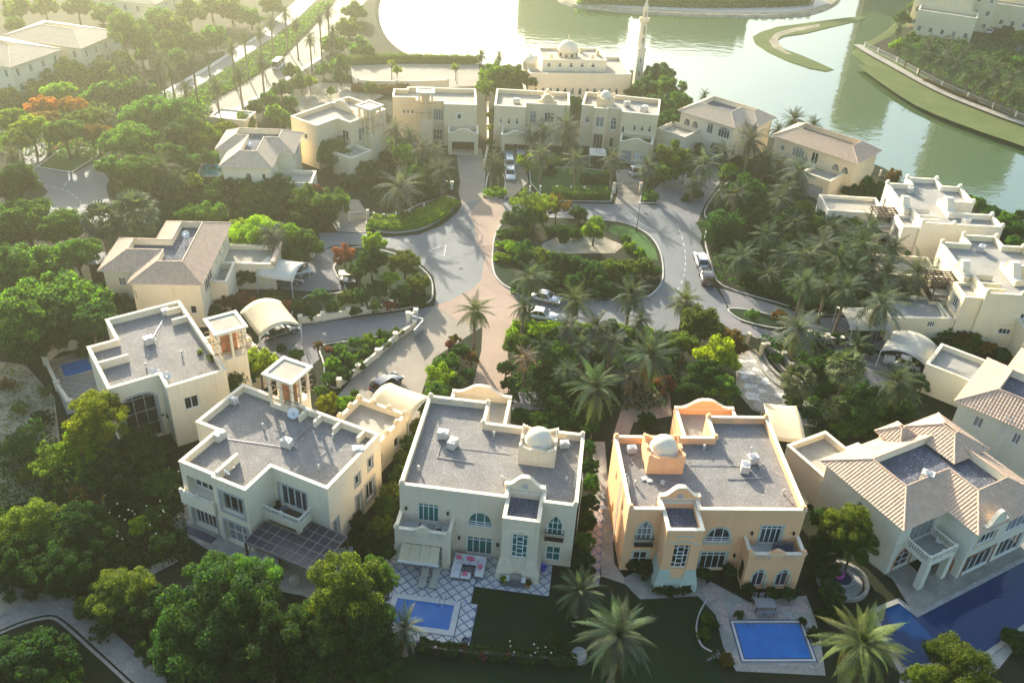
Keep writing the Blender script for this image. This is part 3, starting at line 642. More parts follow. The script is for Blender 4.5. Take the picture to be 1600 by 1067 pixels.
# ---- rooftop things (each a thing of its own)
def ac_unit(label, p, z, rz, s=1.0):
    r = empty('air_conditioner', (p[0], p[1], z), rz, label=label, cat='air conditioner', group='rooftop air conditioners')
    m = MB(); m.box(-0.55*s, -0.4*s, 0.12, 0.55*s, 0.4*s, 0.95*s); m.build('casing', 'plastic_white', r)
    m = MB(); m.lathe([(0.0, 1.0*s), (0.3*s, 1.0*s), (0.33*s, 0.95*s)], 16); m.build('fan_grille', 'metal_grey', r)
    m = MB(); m.box(-0.5*s, -0.42*s, 0.0, -0.4*s, 0.42*s, 0.12); m.box(0.4*s, -0.42*s, 0.0, 0.5*s, 0.42*s, 0.12); m.build('feet', 'metal_grey', r)
    m = MB(); m.tube([(0.5*s, 0.1, 0.3), (0.85*s, 0.12, 0.3), (0.9*s, 0.14, 0.02)], 0.04, 6); m.build('pipe', 'metal_white', r)
    return r
def dish(label, p, z, rz, s=0.55):
    r = empty('satellite_dish', (p[0], p[1], z), rz, label=label, cat='satellite dish', group='rooftop satellite dishes')
    m = MB(); m.lathe([(s*k/6, 0.28*s*(k/6)**2) for k in range(1, 7)]+[(s*0.97, 0.28*s+0.03)]+[(s*k/6, 0.28*s*(k/6)**2+0.03) for k in range(5, 0, -1)], 20); d = m.build('reflector', 'metal_white', r, True)
    d.location = (0, 0, 0.75); d.rotation_euler = (rad(50), 0, 0)
    m = MB(); m.tube([(0, 0.1, 0), (0, 0.1, 0.8)], 0.04, 8); m.build('mast', 'metal_grey', r)
    m = MB(); m.bar((0, -0.25, 0.45), (0, -0.75, 1.15), 0.03); m.box(-0.05, -0.8, 1.1, 0.05, -0.7, 1.2); m.build('feed_arm', 'metal_grey', r)
    return r
def roof_ladder(root, x, y0, z, axis='y'):
    """hooped handrails of a roof ladder over the parapet"""
    m = MB()
    for k in (-0.25, 0.25):
        pts = [(0.25, k, z-7.5), (0.25, k, z+0.2), (0.1, k, z+0.95), (-0.2, k, z+1.05), (-0.45, k, z+0.7), (-0.5, k, z-0.6)]
        m.tube([(x+a, y0+b, c) for a, b, c in pts], 0.035, 6)
    for q in range(18): m.bar((x+0.25, y0-0.25, z-7.2+0.4*q), (x+0.25, y0+0.25, z-7.2+0.4*q), 0.035)
    return m.build('ladder', 'metal_white', root)
# ================================================================== the front row
def porch(root, x0, x1, y0, y1, zf, zt, ops, mat, deck='tile_pale', panels=(), orn=None):
    """projecting ground-floor block with an open terrace on top > wall, terrace_deck, terrace_parapet"""
    p = rect(x0, y0, x1, y1); walls(root, p, 0, zf, ops, mat, 'porch_wall')
    m = MB(); m.cap(offset(p, 0.1), zf+0.004); m.build('terrace_deck', deck, root)
    th = 0.26; m = MB()
    m.box(x0, y0, zf, x1, y0+th, zt); m.box(x0, y0+th, zf, x0+th, y1, zt); m.box(x1-th, y0+th, zf, x1, y1, zt); q = m.build('terrace_parapet', mat, root)
    m = MB(); m.box(x0-0.05, y0-0.05, zt, x1+0.05, y0+th+0.05, zt+0.09); m.box(x0-0.05, y0+th+0.05, zt, x0+th+0.05, y1, zt+0.09); m.box(x1-th-0.05, y0+th+0.05, zt, x1+0.05, y1, zt+0.09); m.build('coping', 'coping', q)
    for (a, b) in panels:
        m = MB(); m.box(a, y0-0.03, zf+0.3, b, y0+0.01, zt-0.1)
        g = m.build('pierced_panel', 'frame_grey', q)
        m = MB(); k = int((b-a)/0.24)
        for i in range(k):
            for j in range(3): xx = a+(b-a)*(i+0.5)/k; zz = zf+0.38+j*0.2; m.obox((xx, y0-0.05, zz+0.03), (0.07, 0, 0.07), (0, 0.02, 0), (-0.07, 0, 0.07))
        m.build('lattice', mat, g)
    if orn is not None:
        for (w, h) in ((0.75, 0.28), (0.5, 0.5), (0.25, 0.66)): pass
        m = MB(); m.extrude_xz([(orn-0.75, zt-0.02), (orn+0.75, zt-0.02), (orn+0.75, zt+0.2), (orn+0.45, zt+0.2), (orn+0.45, zt+0.4), (orn+0.2, zt+0.4), (orn+0.2, zt+0.55), (orn-0.2, zt+0.55), (orn-0.2, zt+0.4), (orn-0.45, zt+0.4), (orn-0.45, zt+0.2), (orn-0.75, zt+0.2)], y0-0.04, y0+th+0.04); m.build('stepped_crest', mat, q)
    for x in (x0, x1-th): finial(q, x+th/2, y0+th/2, zt+0.09, mat, 0.4)
def buttress(root, x0, x1, y0, y1, h, mat):
    m = MB(); d = 0.35; yb = y0-0.3
    lo = rect(x0-d, yb, x1+d, y1); hi = rect(x0, y0-0.02, x1, y1)
    m.ring(lo, 0, lo, h*0.35); m.ring(lo, h*0.35, hi, h); m.cap(hi, h); return m.build('buttress', mat, root)
def courtyard_villa(name, label, org, phi, mirror, wall, glass, low, porch_ops):
    """the domed two-storey type, plan 16.7 x 13.9 m"""
    r = empty(name, (org[0], org[1], 0), rad(phi), label=label, cat='villa')
    if mirror: r.scale = (-1, 1, 1)
    P = [(0, 0), (10.2, 0), (10.2, 1.45), (13.4, 1.45), (13.4, 0), (16.7, 0), (16.7, 10.5), (6.5, 10.5), (6.5, 13.9), (0, 13.9)]
    ops = [O(0, 1.75, 3.62, 3.75, 6.0, 4, 1, glass, transom=0.45, trim=low, name='terrace_door'), O(0, 6.55, 3.75, 8.95, 5.7, 3, 2, glass, arch='round', ah=1.35, trim=low),
           O(0, 6.5, 0.12, 9.0, 2.45, 4, 1, glass, transom=0.5, trim=low, name='garden_door'),
           O(4, 0.75, 3.85, 2.15, 6.45, 3, 2, glass, arch='pointed', ah=0.95, trim=low), O(4, 0.8, 0.5, 2.2, 2.5, 2, 2, glass, trim=low),
           O(5, 2.2, 5.2, 2.9, 6.3, 1, 1, glass), O(5, 6.2, 1.3, 6.9, 2.5, 1, 1, glass), O(5, 6.6, 5.3, 7.2, 6.2, 1, 1, glass),
           O(9, 4.0, 4.6, 5.0, 6.0, 2, 1, glass), O(9, 9.0, 4.6, 10.0, 6.0, 2, 1, glass)]
    flat_block(r, P, 8.0, ops, wall)
    T = rect(10.1, -2.4, 13.5, 1.4)
    flat_block(r, T, 7.75, [O(0, 0.95, 2.75, 2.45, 5.9, 1, 1, glass, lattice=True, depth=0.3, name='stair_window')], wall, 'gravel_dark', par=0.6)
    for (a, b) in ((10.1, 11.05), (12.55, 13.5)): buttress(r, a, b, -2.4, -0.3, 2.7, low)
    m = MB(); m.box(11.0, -2.62, 0.0, 12.6, -2.3, 1.6); m.build('planter_base', low, r)
    m = MB(); sw = [(11.8+t*1.4, -2.41, 6.45-0.4*abs(t)+0.08*math.sin(9*t)) for t in [k/8*2-1 for k in range(9)]]; m.tube(sw, 0.075, 6); m.build('swag_relief', low, r)
    m = MB(); m.box(10.9, -2.45, 7.0, 12.7, -2.39, 7.1); m.build('cornice_strip', low, r)
    g = curved_gable(r, 9.7, 13.6, 1.46, 7.3, 9.3, 0.42, wall, shoulder=0.95)
    m = MB(); m.box(11.4, 1.42, 8.1, 11.95, 1.47, 8.6); m.build('vent_tile', 'frame_grey', g)
    dome_block(r, 10.5, 5.7, 14.1, 9.1, 7.1, 9.0, wall, 'coping')
    for (x, y) in ((0.2, 0.2), (16.5, 0.2), (16.5, 10.3), (0.2, 13.7), (6.3, 13.7), (6.3, 10.3)): finial(r, x, y, 8.09, wall, 0.42)
    for a in (1.6, 4.3):                 # pierced strips in the back parapet
        m = MB()
        for k in range(6): m.box(a-0.5+k*0.2, 13.6, 7.55, a-0.4+k*0.2, 13.64, 7.8)
        m.build('pierced_strip', 'frame_grey', r)
    Gp = [(1.5, 13.85), (8.2, 13.85), (8.2, 20.0), (1.5, 20.0)]
    flat_block(r, Gp, 4.3, [O(2, 1.0, 0.05, 5.7, 2.4, 8, 3, 'frame_grey', frame='frame_grey', name='garage_door'), O(1, 1.5, 0.1, 2.6, 2.2, 1, 1, 'glass_dark', name='side_door')], wall, 'screed', par=0.7)
    curved_gable(r, 1.45, 8.25, 19.7, 3.6, 5.5, 0.36, wall, shoulder=0.78)
    porch(r, 0, 5.3, -2.3, 0.05, 3.55, 4.6, porch_ops, wall, 'tile_pale', ((0.7, 2.1), (3.2, 4.6)), 2.65)
    jl = MB()                            # wrought iron rail of the arched window
    jl.box(13.95, -0.55, 3.7, 15.75, 0.0, 3.78)
    for k in range(13): jl.box(13.97+k*0.145, -0.53, 3.78, 14.0+k*0.145, -0.5, 4.7)
    jl.box(13.95, -0.55, 4.68, 15.75, -0.48, 4.76); jl.box(13.95, -0.5, 4.68, 14.0, 0, 4.76); jl.box(15.7, -0.5, 4.68, 15.75, 0, 4.76); jl.build('iron_balcony', 'iron', r)
    for (x, y, z) in ((0.65, 0, 5.2), (4.66, 0, 5.2), (9.55, 0, 1.9), (5.8, 0, 2.2)):
        m = MB(); m.box(x-0.05, y-0.18, z+0.1, x+0.05, y, z+0.16); m.lathe([(0.03, z-0.25), (0.14, z-0.1), (0.14, z+0.1), (0.02, z+0.2)], 8, (x, y-0.18)); m.build('wall_lantern', 'iron', r)
    roof_ladder(r, 16.7, 3.4, 8.0)
    return r
B0, BP = (-9.76, 64.05), -5.5
hB = courtyard_villa('beige_villa', 'beige flat-roofed villa with small dome, tan awning and turquoise windows', B0, BP, False, 'wall_beige', 'glass_teal', 'wall_beige',
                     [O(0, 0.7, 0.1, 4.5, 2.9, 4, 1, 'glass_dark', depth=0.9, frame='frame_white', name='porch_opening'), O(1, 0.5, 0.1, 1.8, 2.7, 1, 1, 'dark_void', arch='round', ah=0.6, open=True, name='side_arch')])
C0, CP = (11.48, 62.71), 4.0
_cx, _cy = world_of(C0, CP, 16.8, -0.25)
hC = courtyard_villa('peach_villa', 'peach orange flat-roofed villa with small dome and mint green base', (_cx, _cy), CP, True, 'wall_peach', 'glass_dark', 'mint',
                     [O(0, 0.95, 0.1, 2.15, 2.6, 2, 1, 'glass_dark', arch='pointed', ah=0.7, trim='mint', depth=0.35, name='arched_door'), O(0, 3.25, 0.1, 4.45, 2.6, 2, 1, 'glass_dark', arch='pointed', ah=0.7, trim='mint', depth=0.35, name='arched_door'),
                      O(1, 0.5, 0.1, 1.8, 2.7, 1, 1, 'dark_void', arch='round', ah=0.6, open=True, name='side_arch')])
def at_b(x, y): return world_of(B0, BP, x, y)
def at_c(x, y): return world_of(C0, CP, x, y)
ac_unit('white air conditioner on beige villa roof, the one nearer the back wall', at_b(2.6, 8.2), 7.25, rad(-5)); ac_unit('white air conditioner on beige villa roof, the one nearer the camera', at_b(3.8, 7.0), 7.25, rad(70))
dish('round satellite dish behind the curved gable of the beige villa', at_b(9.6, 2.5), 7.25, rad(150)); dish('small pale dish leaning by the beige villa gable', at_b(11.0, 2.6), 7.25, rad(200), 0.4)
ac_unit('white air conditioner tucked behind the dome of the beige villa', at_b(14.8, 9.0), 7.25, rad(10), 0.8)
ac_unit('white air conditioner on peach villa roof, nearer the back parapet', at_c(13.6, 7.2), 7.25, rad(20)); ac_unit('white air conditioner on peach villa roof with domed lid, nearer camera', at_c(12.6, 6.0), 7.25, rad(80))
ac_unit('small air conditioner left of the dome on the peach villa', at_c(1.7, 8.6), 7.25, rad(10), 0.8)
dish('grey dish on mast beside air conditioner on peach villa', at_c(13.9, 8.3), 7.25, rad(120), 0.4)
for k, (x, y, a, lb) in enumerate(((2.4, 4.7, 0.4, 'leftmost'), (2.9, 4.4, 0.2, 'second from left'), (4.1, 4.2, 1.3, 'third from left'), (4.6, 2.8, 0.5, 'one nearest the gable'))):
    m = MB(); m.box(-0.3, -0.22, 0, 0.3, 0.22, 0.12); o = m.build('roof_slab', 'plastic_white', label='white concrete slab lying on peach villa roof, '+lb, cat='slab', group='loose slabs on the peach villa roof'); p = at_c(x, y); o.location = (p[0], p[1], 7.26); o.rotation_euler = (0, 0, a)

# ---- the cream villa at the front left
A0, AP = (-30.84, 65.47), -23.8
rA = empty('cream_villa', (*A0, 0), rad(AP), label='large cream flat-roofed villa with wind tower and glazed pergola', cat='villa')
PA = [(0, 0), (4.1, 0), (4.1, -0.22), (8, -0.22), (8, 3.5), (14.4, 3.5), (14.4, 12.5), (-2.6, 12.5), (-2.6, 5.3), (0, 5.3)]
opsA = [O(0, 0.6, 4.55, 3.75, 6.6, 4, 1, 'glass_dark', depth=1.0, fw=0.12, name='loggia_window'), O(0, 0.55, 0.12, 3.5, 2.5, 6, 1, 'glass_dark', depth=0.45, trim='frame_grey', name='garden_door'),
        O(2, 0.7, 4.2, 3.3, 6.6, 3, 1, 'glass_dark', depth=0.35, fw=0.16, frame='frame_grey', trim='frame_grey', tw=0.25), O(2, 0.7, 0.12, 3.3, 2.9, 3, 2, 'glass_dark', depth=0.35, fw=0.12, trim='frame_grey', tw=0.25, name='garden_door'),
        O(4, 0.7, 3.5, 3.8, 6.3, 4, 1, 'glass_dark', depth=0.3, fw=0.13, trim='frame_grey', name='terrace_door'), O(4, 0.8, 0.12, 4.2, 2.5, 4, 1, 'glass_dark', name='garden_door'),
        O(5, 0.5, 1.0, 1.3, 3.4, 1, 1, 'glass_dark', trim='frame_grey'), O(5, 4.4, 4.7, 5.2, 6.0, 1, 1, 'glass_dark', trim='frame_grey'), O(5, 6.7, 5.0, 7.5, 6.4, 1, 1, 'glass_dark', trim='frame_grey'),
        O(5, 4.4, 0.6, 5.3, 3.4, 1, 1, 'glass_dark', trim='frame_grey', tw=0.25), O(5, 6.1, 1.2, 7.5, 3.5, 2, 1, 'glass_dark', trim='frame_grey', tw=0.3),
        O(8, 1.2, 4.6, 2.2, 6.2, 2, 1, 'glass_dark', trim='frame_grey'), O(7, 3.0, 4.6, 4.0, 6.2, 2, 1, 'glass_dark', trim='frame_grey')]
flat_block(rA, PA, 8.0, opsA, 'wall_cream')
fin(rA, 4.05, 0.28, 4.4, 3.3, 7.2, 8.3, 'coping')
for x in (5.6, 7.4, 9.7, 12.6): fin(rA, x, 11.0, x+0.28, 12.22, 7.2, 8.04, 'wall_cream')
wind_tower(rA, 1.6, 11.6, 4.6, 14.5, 7.9, 11.6, 'wall_cream')
bA = MB(); bA.box(-0.15, -0.5, 3.1, 3.95, 0.02, 3.5); bA.box(-0.15, -0.5, 3.5, 3.95, -0.28, 4.45); bA.box(-0.15, -0.28, 3.5, 0.07, 0.02, 4.45); bA.box(3.73, -0.28, 3.5, 3.95, 0.02, 4.45); bA.build('balcony', 'wall_cream', rA)
balustrade(rA, [(-0.05, -0.4), (1.9, -0.4), (3.85, -0.4)], 4.45, 0.35, 'stone_white', 'balcony_rail', 0.2)
bA = MB(); bA.box(8.0, 1.6, 3.2, 12.3, 3.55, 3.45); bA.box(8.0, 1.6, 3.45, 12.3, 1.85, 3.9); bA.box(12.05, 1.85, 3.45, 12.3, 3.55, 3.9); bA.box(8.02, 1.62, 0.0, 8.5, 2.0, 3.2); bA.box(11.8, 1.62, 0, 12.28, 2.0, 3.2); bA.build('balcony', 'wall_cream', rA)
m = MB(); m.cap(rect(8.2, 1.85, 12.05, 3.5), 3.46); m.build('balcony_floor', 'wood_dark', rA)
balustrade(rA, [(8.15, 1.72), (10.1, 1.72), (12.17, 1.72), (12.17, 3.4)], 3.9, 0.75, 'stone_white', 'balcony_rail', 0.2)
flat_block(rA, [(6.4, 12.45), (12.6, 12.45), (12.6, 20.6), (6.4, 20.6)], 4.2, [O(1, 2.0, 1.2, 3.0, 2.6, 1, 1), O(1, 5.4, 1.2, 6.4, 2.6, 1, 1)], 'wall_cream', 'screed', par=0.7)
for y in (14.6, 16.7, 18.7, 20.4): finial(rA, 12.45, y, 4.29, 'wall_sand', 0.5); finial(rA, 6.55, y, 4.29, 'wall_sand', 0.5)
for x in (8.4, 10.4): finial(rA, x, 20.45, 4.29, 'wall_sand', 0.5)
m = MB(); m.box(9.0, 15.0, 0, 9.2, 15.2, 0.1)
ac = at_a = lambda x, y: world_of(A0, AP, x, y)
ac_unit('white air conditioner in the middle of the cream villa roof', at_a(7.0, 7.3), 7.25, rad(-20)); ac_unit('white air conditioner at the left parapet of the cream villa', at_a(0.6, 5.0), 7.25, rad(60))
ac_unit('white air conditioner at the far left corner of cream villa roof', at_a(-2.0, 10.2), 7.25, rad(-25), 0.8); ac_unit('white air conditioner by the right parapet of cream villa roof', at_a(13.7, 9.6), 7.25, rad(10))
dish('white satellite dish at the foot of the cream villa wind tower', at_a(4.9, 11.1), 7.25, rad(20), 0.6); dish('small dish near front fin on cream villa roof', at_a(4.9, 0.9), 7.25, rad(120), 0.35)
arched_canopy('carport_canopy', 'tan fabric carport canopy behind the cream villa garage', at_a(10.1, 23.2), AP, 5.6, 5.4, 2.9, 1.0, 'fabric')
# glazed pergola: a thing standing on the terrace
rP = empty('glazed_pergola', (*at_a(8.4, -1.7), 0), rad(AP), label='brown pergola with dark glazed roof panes in front of cream villa', cat='pergola')
PX, ZP = 1.0, 3.0
m = MB(); fr = []
def pane_grid(x0, y0, nx, ny, tag_):
    global m
    for i in range(nx+1): m.box(x0+i*PX-0.045, y0, ZP, x0+i*PX+0.045, y0+ny*PX, ZP+0.09)
    for j in range(ny+1): m.box(x0, y0+j*PX-0.045, ZP+0.003, x0+nx*PX, y0+j*PX+0.045, ZP+0.087)
    m.bar((x0, y0, ZP-0.1), (x0+nx*PX, y0, ZP-0.1), 0.1, 0.2); m.bar((x0, y0+ny*PX, ZP-0.1), (x0+nx*PX, y0+ny*PX, ZP-0.1), 0.1, 0.2)
pane_grid(0, 0, 4, 3, 0); pane_grid(4.02, 0, 4, 5, 0)
m.build('frame', 'pergola_frame', rP)
pm = MB(); pm.box(0.05, 0.05, 0, PX-0.05, PX-0.05, 0.02); pme = pm.mesh('pane', 'perspex')
for (x0, nx, ny) in ((0, 4, 3), (4.02, 4, 5)):
    for i in range(nx):
        for j in range(ny): inst('pane', pme, rP, (x0+i*PX, j*PX, ZP+0.04))
for (x, y) in ((0.05, 0.05), (3.9, 0.05), (7.95, 0.05), (7.95, 4.95), (4.1, 4.95)):
    m = MB(); m.box(x-0.09, y-0.09, 0, x+0.09, y+0.09, ZP-0.2); m.build('post', 'wood_dark', rP)

# ---- flat villa with wind tower at the left (same family, turned)
F0, FP = (-41.6, 75.77), 35.5
rF = empty('grey_roof_villa', (*F0, 0), rad(FP), label='cream villa with wind tower, gravel roof and small pool at left', cat='villa')
PF = [(0, 0), (5.2, 0), (5.2, -2.7), (11.6, -2.7), (11.6, 13.6), (3.1, 13.6), (3.1, 8.95), (0, 8.95)]
flat_block(rF, PF, 8.0, [O(0, 1.0, 0.2, 4.4, 6.2, 3, 3, 'glass_dark', arch='round', ah=0.6, depth=0.3, frame='frame_grey', trim='frame_grey', tw=0.25), O(2, 1.5, 4.4, 3.0, 6.0, 2, 1), O(7, 2.0, 0.2, 4.0, 2.4, 2, 1, name='garden_door'), O(7, 5.4, 4.2, 6.8, 6.0, 2, 1), O(5, 1.0, 4.4, 2.2, 6.0, 2, 1)], 'wall_cream')
fin(rF, 0.29, 5.0, 3.4, 5.3, 7.2, 8.2, 'coping'); fin(rF, 9.6, 12.2, 11.3, 12.5, 7.2, 8.02, 'wall_cream'); fin(rF, 9.6, 9.8, 11.3, 10.1, 7.2, 8.02, 'wall_cream')
wind_tower(rF, 11.7, -0.6, 14.7, 2.4, 7.8, 11.6, 'wall_cream')
flat_block(rF, [(11.55, 2.6), (17.5, 2.6), (17.5, 10.0), (11.55, 10.0)], 4.3, [O(1, 1.0, 0.05, 5.6, 2.5, 8, 3, 'frame_grey', frame='frame_grey', name='garage_door'), O(0, 3.6, 1.0, 4.8, 2.4, 2, 1)], 'wall_sand', 'screed', par=0.7)
for y in (3.0, 4.9, 6.8, 8.8): finial(rF, 17.3, y, 4.39, 'wall_sand', 0.5)
at_f = lambda x, y: world_of(F0, FP, x, y)
ac_unit('white air conditioner in the middle of the roof beside the left wind tower villa', at_f(6.2, 7.4), 7.25, rad(40)); ac_unit('white air conditioner at the top corner of the left gravel roof', at_f(9.6, 12.6), 7.25, rad(35), 0.8)
dish('pale dish at front step of the left gravel roof', at_f(4.9, 0.9), 7.25, rad(70), 0.45); dish('second dish at front edge of left gravel roof', at_f(5.9, -0.6), 7.25, rad(20), 0.45)
arched_canopy('carport_canopy', 'large arched sand coloured carport canopy by the left wind tower', at_f(22.0, 12.4), FP+90, 6.8, 5.4, 2.7, 1.1, 'fabric')

# ---- tiled villas (slopes round a sunk flat roof)
def tiled_villa(name, label, org, phi, poly, ops, wall, tilemat='roof_tile', ze=6.6, zr=8.2, inset=2.8, flat=7.35):
    r = empty(name, (org[0], org[1], 0), rad(phi), label=label, cat='villa')
    walls(r, poly, 0, ze+0.02, ops, wall); skirt_roof(r, poly, ze, zr, inset, flat, wall, tilemat); return r
D0, DP = (32.49, 72.44), -60.0           # x runs along the wall towards the camera, y to the right and back
PD = [(0.2, 0.2), (10.1, 0.2), (10.1, 6.2), (13.6, 6.2), (13.6, 16.0), (0.2, 16.0)]
opsD = [O(0, 4.6, 3.6, 5.5, 5.3, 2, 1, arch='round', ah=0.45, trim='mint'), O(1, 1.6, 3.5, 5.0, 5.9, 4, 1, name='terrace_door', frame='frame_grey'), O(1, 0.9, 0.12, 3.1, 2.7, 2, 2, arch='round', ah=0.9, trim='terracotta', name='arched_door'),
        O(2, 0.6, 0.2, 2.6, 2.5, 2, 2, arch='round', ah=0.7, trim='terracotta'), O(3, 1.0, 3.9, 3.6, 5.9, 4, 1, arch='round', ah=0.7, trim='wall_sand'), O(3, 5.2, 3.7, 8.6, 5.8, 4, 1), O(3, 0.6, 0.12, 4.6, 2.6, 4, 1, trim='wood', name='garden_door'), O(3, 5.4, 0.12, 9.2, 2.6, 4, 1, name='garden_door')]
rD = tiled_villa('tiled_villa', 'pale green villa with pink tiled roof beside the large dark pool', D0, DP, PD, opsD, 'wall_pale')
m = MB(); m.box(10.0, 1.6, 3.2, 13.0, 5.4, 3.45); m.build('balcony', 'wall_pale', rD); m = MB(); m.cap(rect(10.12, 1.8, 12.8, 5.2), 3.456); m.build('balcony_floor', 'screed_grey', rD)
balustrade(rD, [(10.2, 1.72), (12.85, 1.72), (12.85, 3.5), (12.85, 5.28), (10.2, 5.28)], 3.45, 0.95, 'stone_white', 'balcony_rail', 0.25)
m = MB()
for (x, y) in ((12.7, 1.9), (12.7, 5.1)): m.box(x-0.35, y-0.35, 0, x+0.3, y+0.3, 3.2)
m.build('balcony_pier', 'wall_pale', rD)
g = curved_gable(rD, 6.9, 10.1, 13.65, 6.0, 8.3, 0.3, 'wall_white', axis='y', shoulder=0.9)
flat_block(rD, [(-5.6, 0.6), (0.3, 0.6), (0.3, 6.2), (-5.6, 6.2)], 4.2, [O(3, 1.2, 0.05, 4.6, 2.4, 6, 3, 'frame_grey', frame='frame_grey', name='garage_door')], 'wall_beige', 'screed', par=0.7)
m = MB(); m.box(-1.6, 4.6, 3.5, 0.4, 6.6, 5.6); m.build('water_tank_box', 'wall_cream', rD)
skirt_roof(rD, rect(0.6, 11.0, 6.4, 15.6), 7.7, 9.0, 2.1, 8.4, 'wall_pale', 'roof_tile', over=0.35)
m = MB(); m.prism(rect(0.7, 11.1, 6.3, 15.5), 6.4, 7.72); m.build('upper_wall', 'wall_pale', rD)
skirt_roof(rD, rect(-0.6, 8.0, 2.2, 10.8), 7.3, 8.5, 1.2, 8.1, 'wall_pale', 'roof_tile', over=0.3)
m = MB(); m.prism(rect(-0.5, 8.1, 2.1, 10.7), 5.5, 7.32); m.build('dormer_wall', 'wall_pale', rD)
at_d = lambda x, y: world_of(D0, DP, x, y)
ac_unit('white air conditioner in the sunk roof of the pink tiled villa', at_d(7.0, 6.4), 7.36, rad(-30), 1.1)
E0, EP = (50.33, 84.21), -39.0
PE = [(0.2, 0.2), (12.0, 0.2), (12.0, 16.0), (2.6, 16.0), (2.6, 10.8), (0.2, 10.8)]
rE = tiled_villa('tiled_villa', 'pale villa with tan tiled roof cut by the right frame edge', E0, EP, PE, [O(0, 2.0, 4.2, 3.0, 5.6, 2, 1), O(5, 1.0, 4.0, 2.2, 5.6, 2, 1), O(0, 6.2, 4.2, 7.0, 5.6, 2, 1)], 'wall_pale')
m = MB()
for k in (-0.25, 0.25): m.bar((5.4+k, -0.9, 0.0), (5.4+k, 0.1, 7.4), 0.06)
for q in range(18): m.bar((5.15, -0.9+q*0.055, 0.4*q+0.2), (5.65, -0.9+q*0.055, 0.4*q+0.2), 0.05)
m.build('wall_ladder', 'metal_white', rE)
rE2 = empty('garage_block', (55.0, 95.8, 0), rad(-37), label='low cream garage with flat roof beside the white carport at right', cat='garage')
flat_block(rE2, rect(-2.6, -3.0, 4.6, 3.0), 4.1, [O(3, 0.6, 0.05, 5.2, 2.5, 6, 3, 'frame_grey', frame='frame_grey', name='garage_door')], 'wall_pale', 'screed_grey', par=0.6)
arched_canopy('carport_canopy', 'white arched carport canopy beside the right garage', (51.2, 100.3), 58, 5.6, 5.8, 2.6, 1.0, 'fabric_grey')
G0, GP = (-48.43, 99.3), 4.0
PG = [(0.3, 0.2), (7.5, 0.2), (8.8, 0.2), (8.8, 16.4), (0.6, 16.4), (0.6, 11.2), (-4.3, 11.2), (-4.3, 3.2), (0.3, 3.2)]
PG = [(0.3, 0.2), (8.6, 0.2), (8.6, 16.4), (0.6, 16.4), (0.6, 11.2), (-4.3, 11.2), (-4.3, 3.2), (0.3, 3.2)]
rG = tiled_villa('tiled_villa', 'cream villa with brown tiled roof among trees at left', G0, GP, PG, [O(0, 6.6, 2.0, 7.4, 3.2, 1, 1), O(7, 2.4, 4.2, 3.4, 5.4, 2, 1), O(6, 1.6, 4.2, 2.6, 5.4, 2, 1), O(1, 2.0, 3.6, 6.0, 6.0, 4, 1), O(1, 10.5, 4.4, 11.6, 5.8, 1, 1, arch='round'), O(1, 13.0, 4.4, 14.1, 5.8, 1, 1, arch='round')], 'wall_cream', inset=2.6)
flat_block(rG, [(8.55, 4.5), (10.8, 4.5), (10.8, 9.8), (8.55, 9.8)], 4.3, [], 'wall_cream', 'screed', par=0.9)
flat_block(rG, [(8.55, 10.0), (16.0, 10.0), (16.0, 15.4), (8.55, 15.4)], 4.0, [O(1, 1.0, 0.05, 4.4, 2.4, 6, 3, 'frame_grey', frame='frame_grey', name='garage_door')], 'wall_cream', 'screed', par=0.6)
g = MB(); g.box(15.6, 9.8, 3.9, 16.2, 15.6, 4.6); g.build('tiled_ledge', 'roof_tile', rG)
dish('white dish on the flat well of the brown tiled villa', world_of(G0, GP, 4.6, 10.4), 7.36, rad(10), 0.5)
arched_canopy('carport_canopy', 'white arched carport canopy beside the brown tiled villa', G(441, 416, 3.2).xy, -12, 5.4, 5.4, 2.6, 1.0, 'fabric_white')
m_ = G(160, 402, 2.6); r_ = empty('garden_shed', (m_.x, m_.y, 0), rad(10), label='small dark flat-roofed shed beside the brown tiled villa', cat='shed')
m = MB(); m.box(-1.6, -1.4, 0, 1.6, 1.4, 2.3); m.build('wall', 'wood_dark', r_); m = MB(); m.box(-1.9, -1.7, 2.3, 1.9, 1.7, 2.5); m.build('roof', 'asphalt', r_)
# ================================================================== the houses round the circle, further back
def flat_villa(name, label, org, phi): return empty(name, (org[0], org[1], 0), rad(phi), label=label, cat='villa')
# K: flat villa with double garage
K0 = (-5.71, 166.34); r = flat_villa('sand_villa', 'sand coloured villa with double garage right of the avenue axis', K0, 0)
flat_block(r, [(0, 0), (5.8, 0), (5.8, 2.2), (14, 2.2), (14, 9.3), (0, 9.3)], 8.0, [O(0, 1.0, 4.6, 1.6, 5.8, 1, 1, arch='pointed', ah=0.5), O(0, 2.5, 4.6, 3.1, 5.8, 1, 1, arch='pointed', ah=0.5), O(0, 4.0, 4.6, 4.6, 5.8, 1, 1, arch='pointed', ah=0.5),
    O(2, 0.8, 4.2, 2.1, 6.6, 2, 2, arch='round', ah=0.6), O(2, 3.6, 4.4, 5.4, 6.4, 3, 1), O(2, 1.0, 0.1, 2.6, 2.6, 2, 1, name='front_door')], 'wall_sand', 'screed')
curved_gable(r, 8.0, 11.6, 3.4, 7.3, 9.4, 0.35, 'wall_sand', shoulder=0.9); curved_gable(r, 8.6, 11.0, 5.6, 7.3, 9.6, 0.35, 'wall_sand', shoulder=0.9)
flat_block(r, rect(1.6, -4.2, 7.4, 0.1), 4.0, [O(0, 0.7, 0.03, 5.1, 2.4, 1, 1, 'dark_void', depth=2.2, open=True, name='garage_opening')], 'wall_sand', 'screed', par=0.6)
curved_gable(r, 1.55, 7.45, -4.25, 3.5, 4.9, 0.3, 'wall_sand', shoulder=0.6)
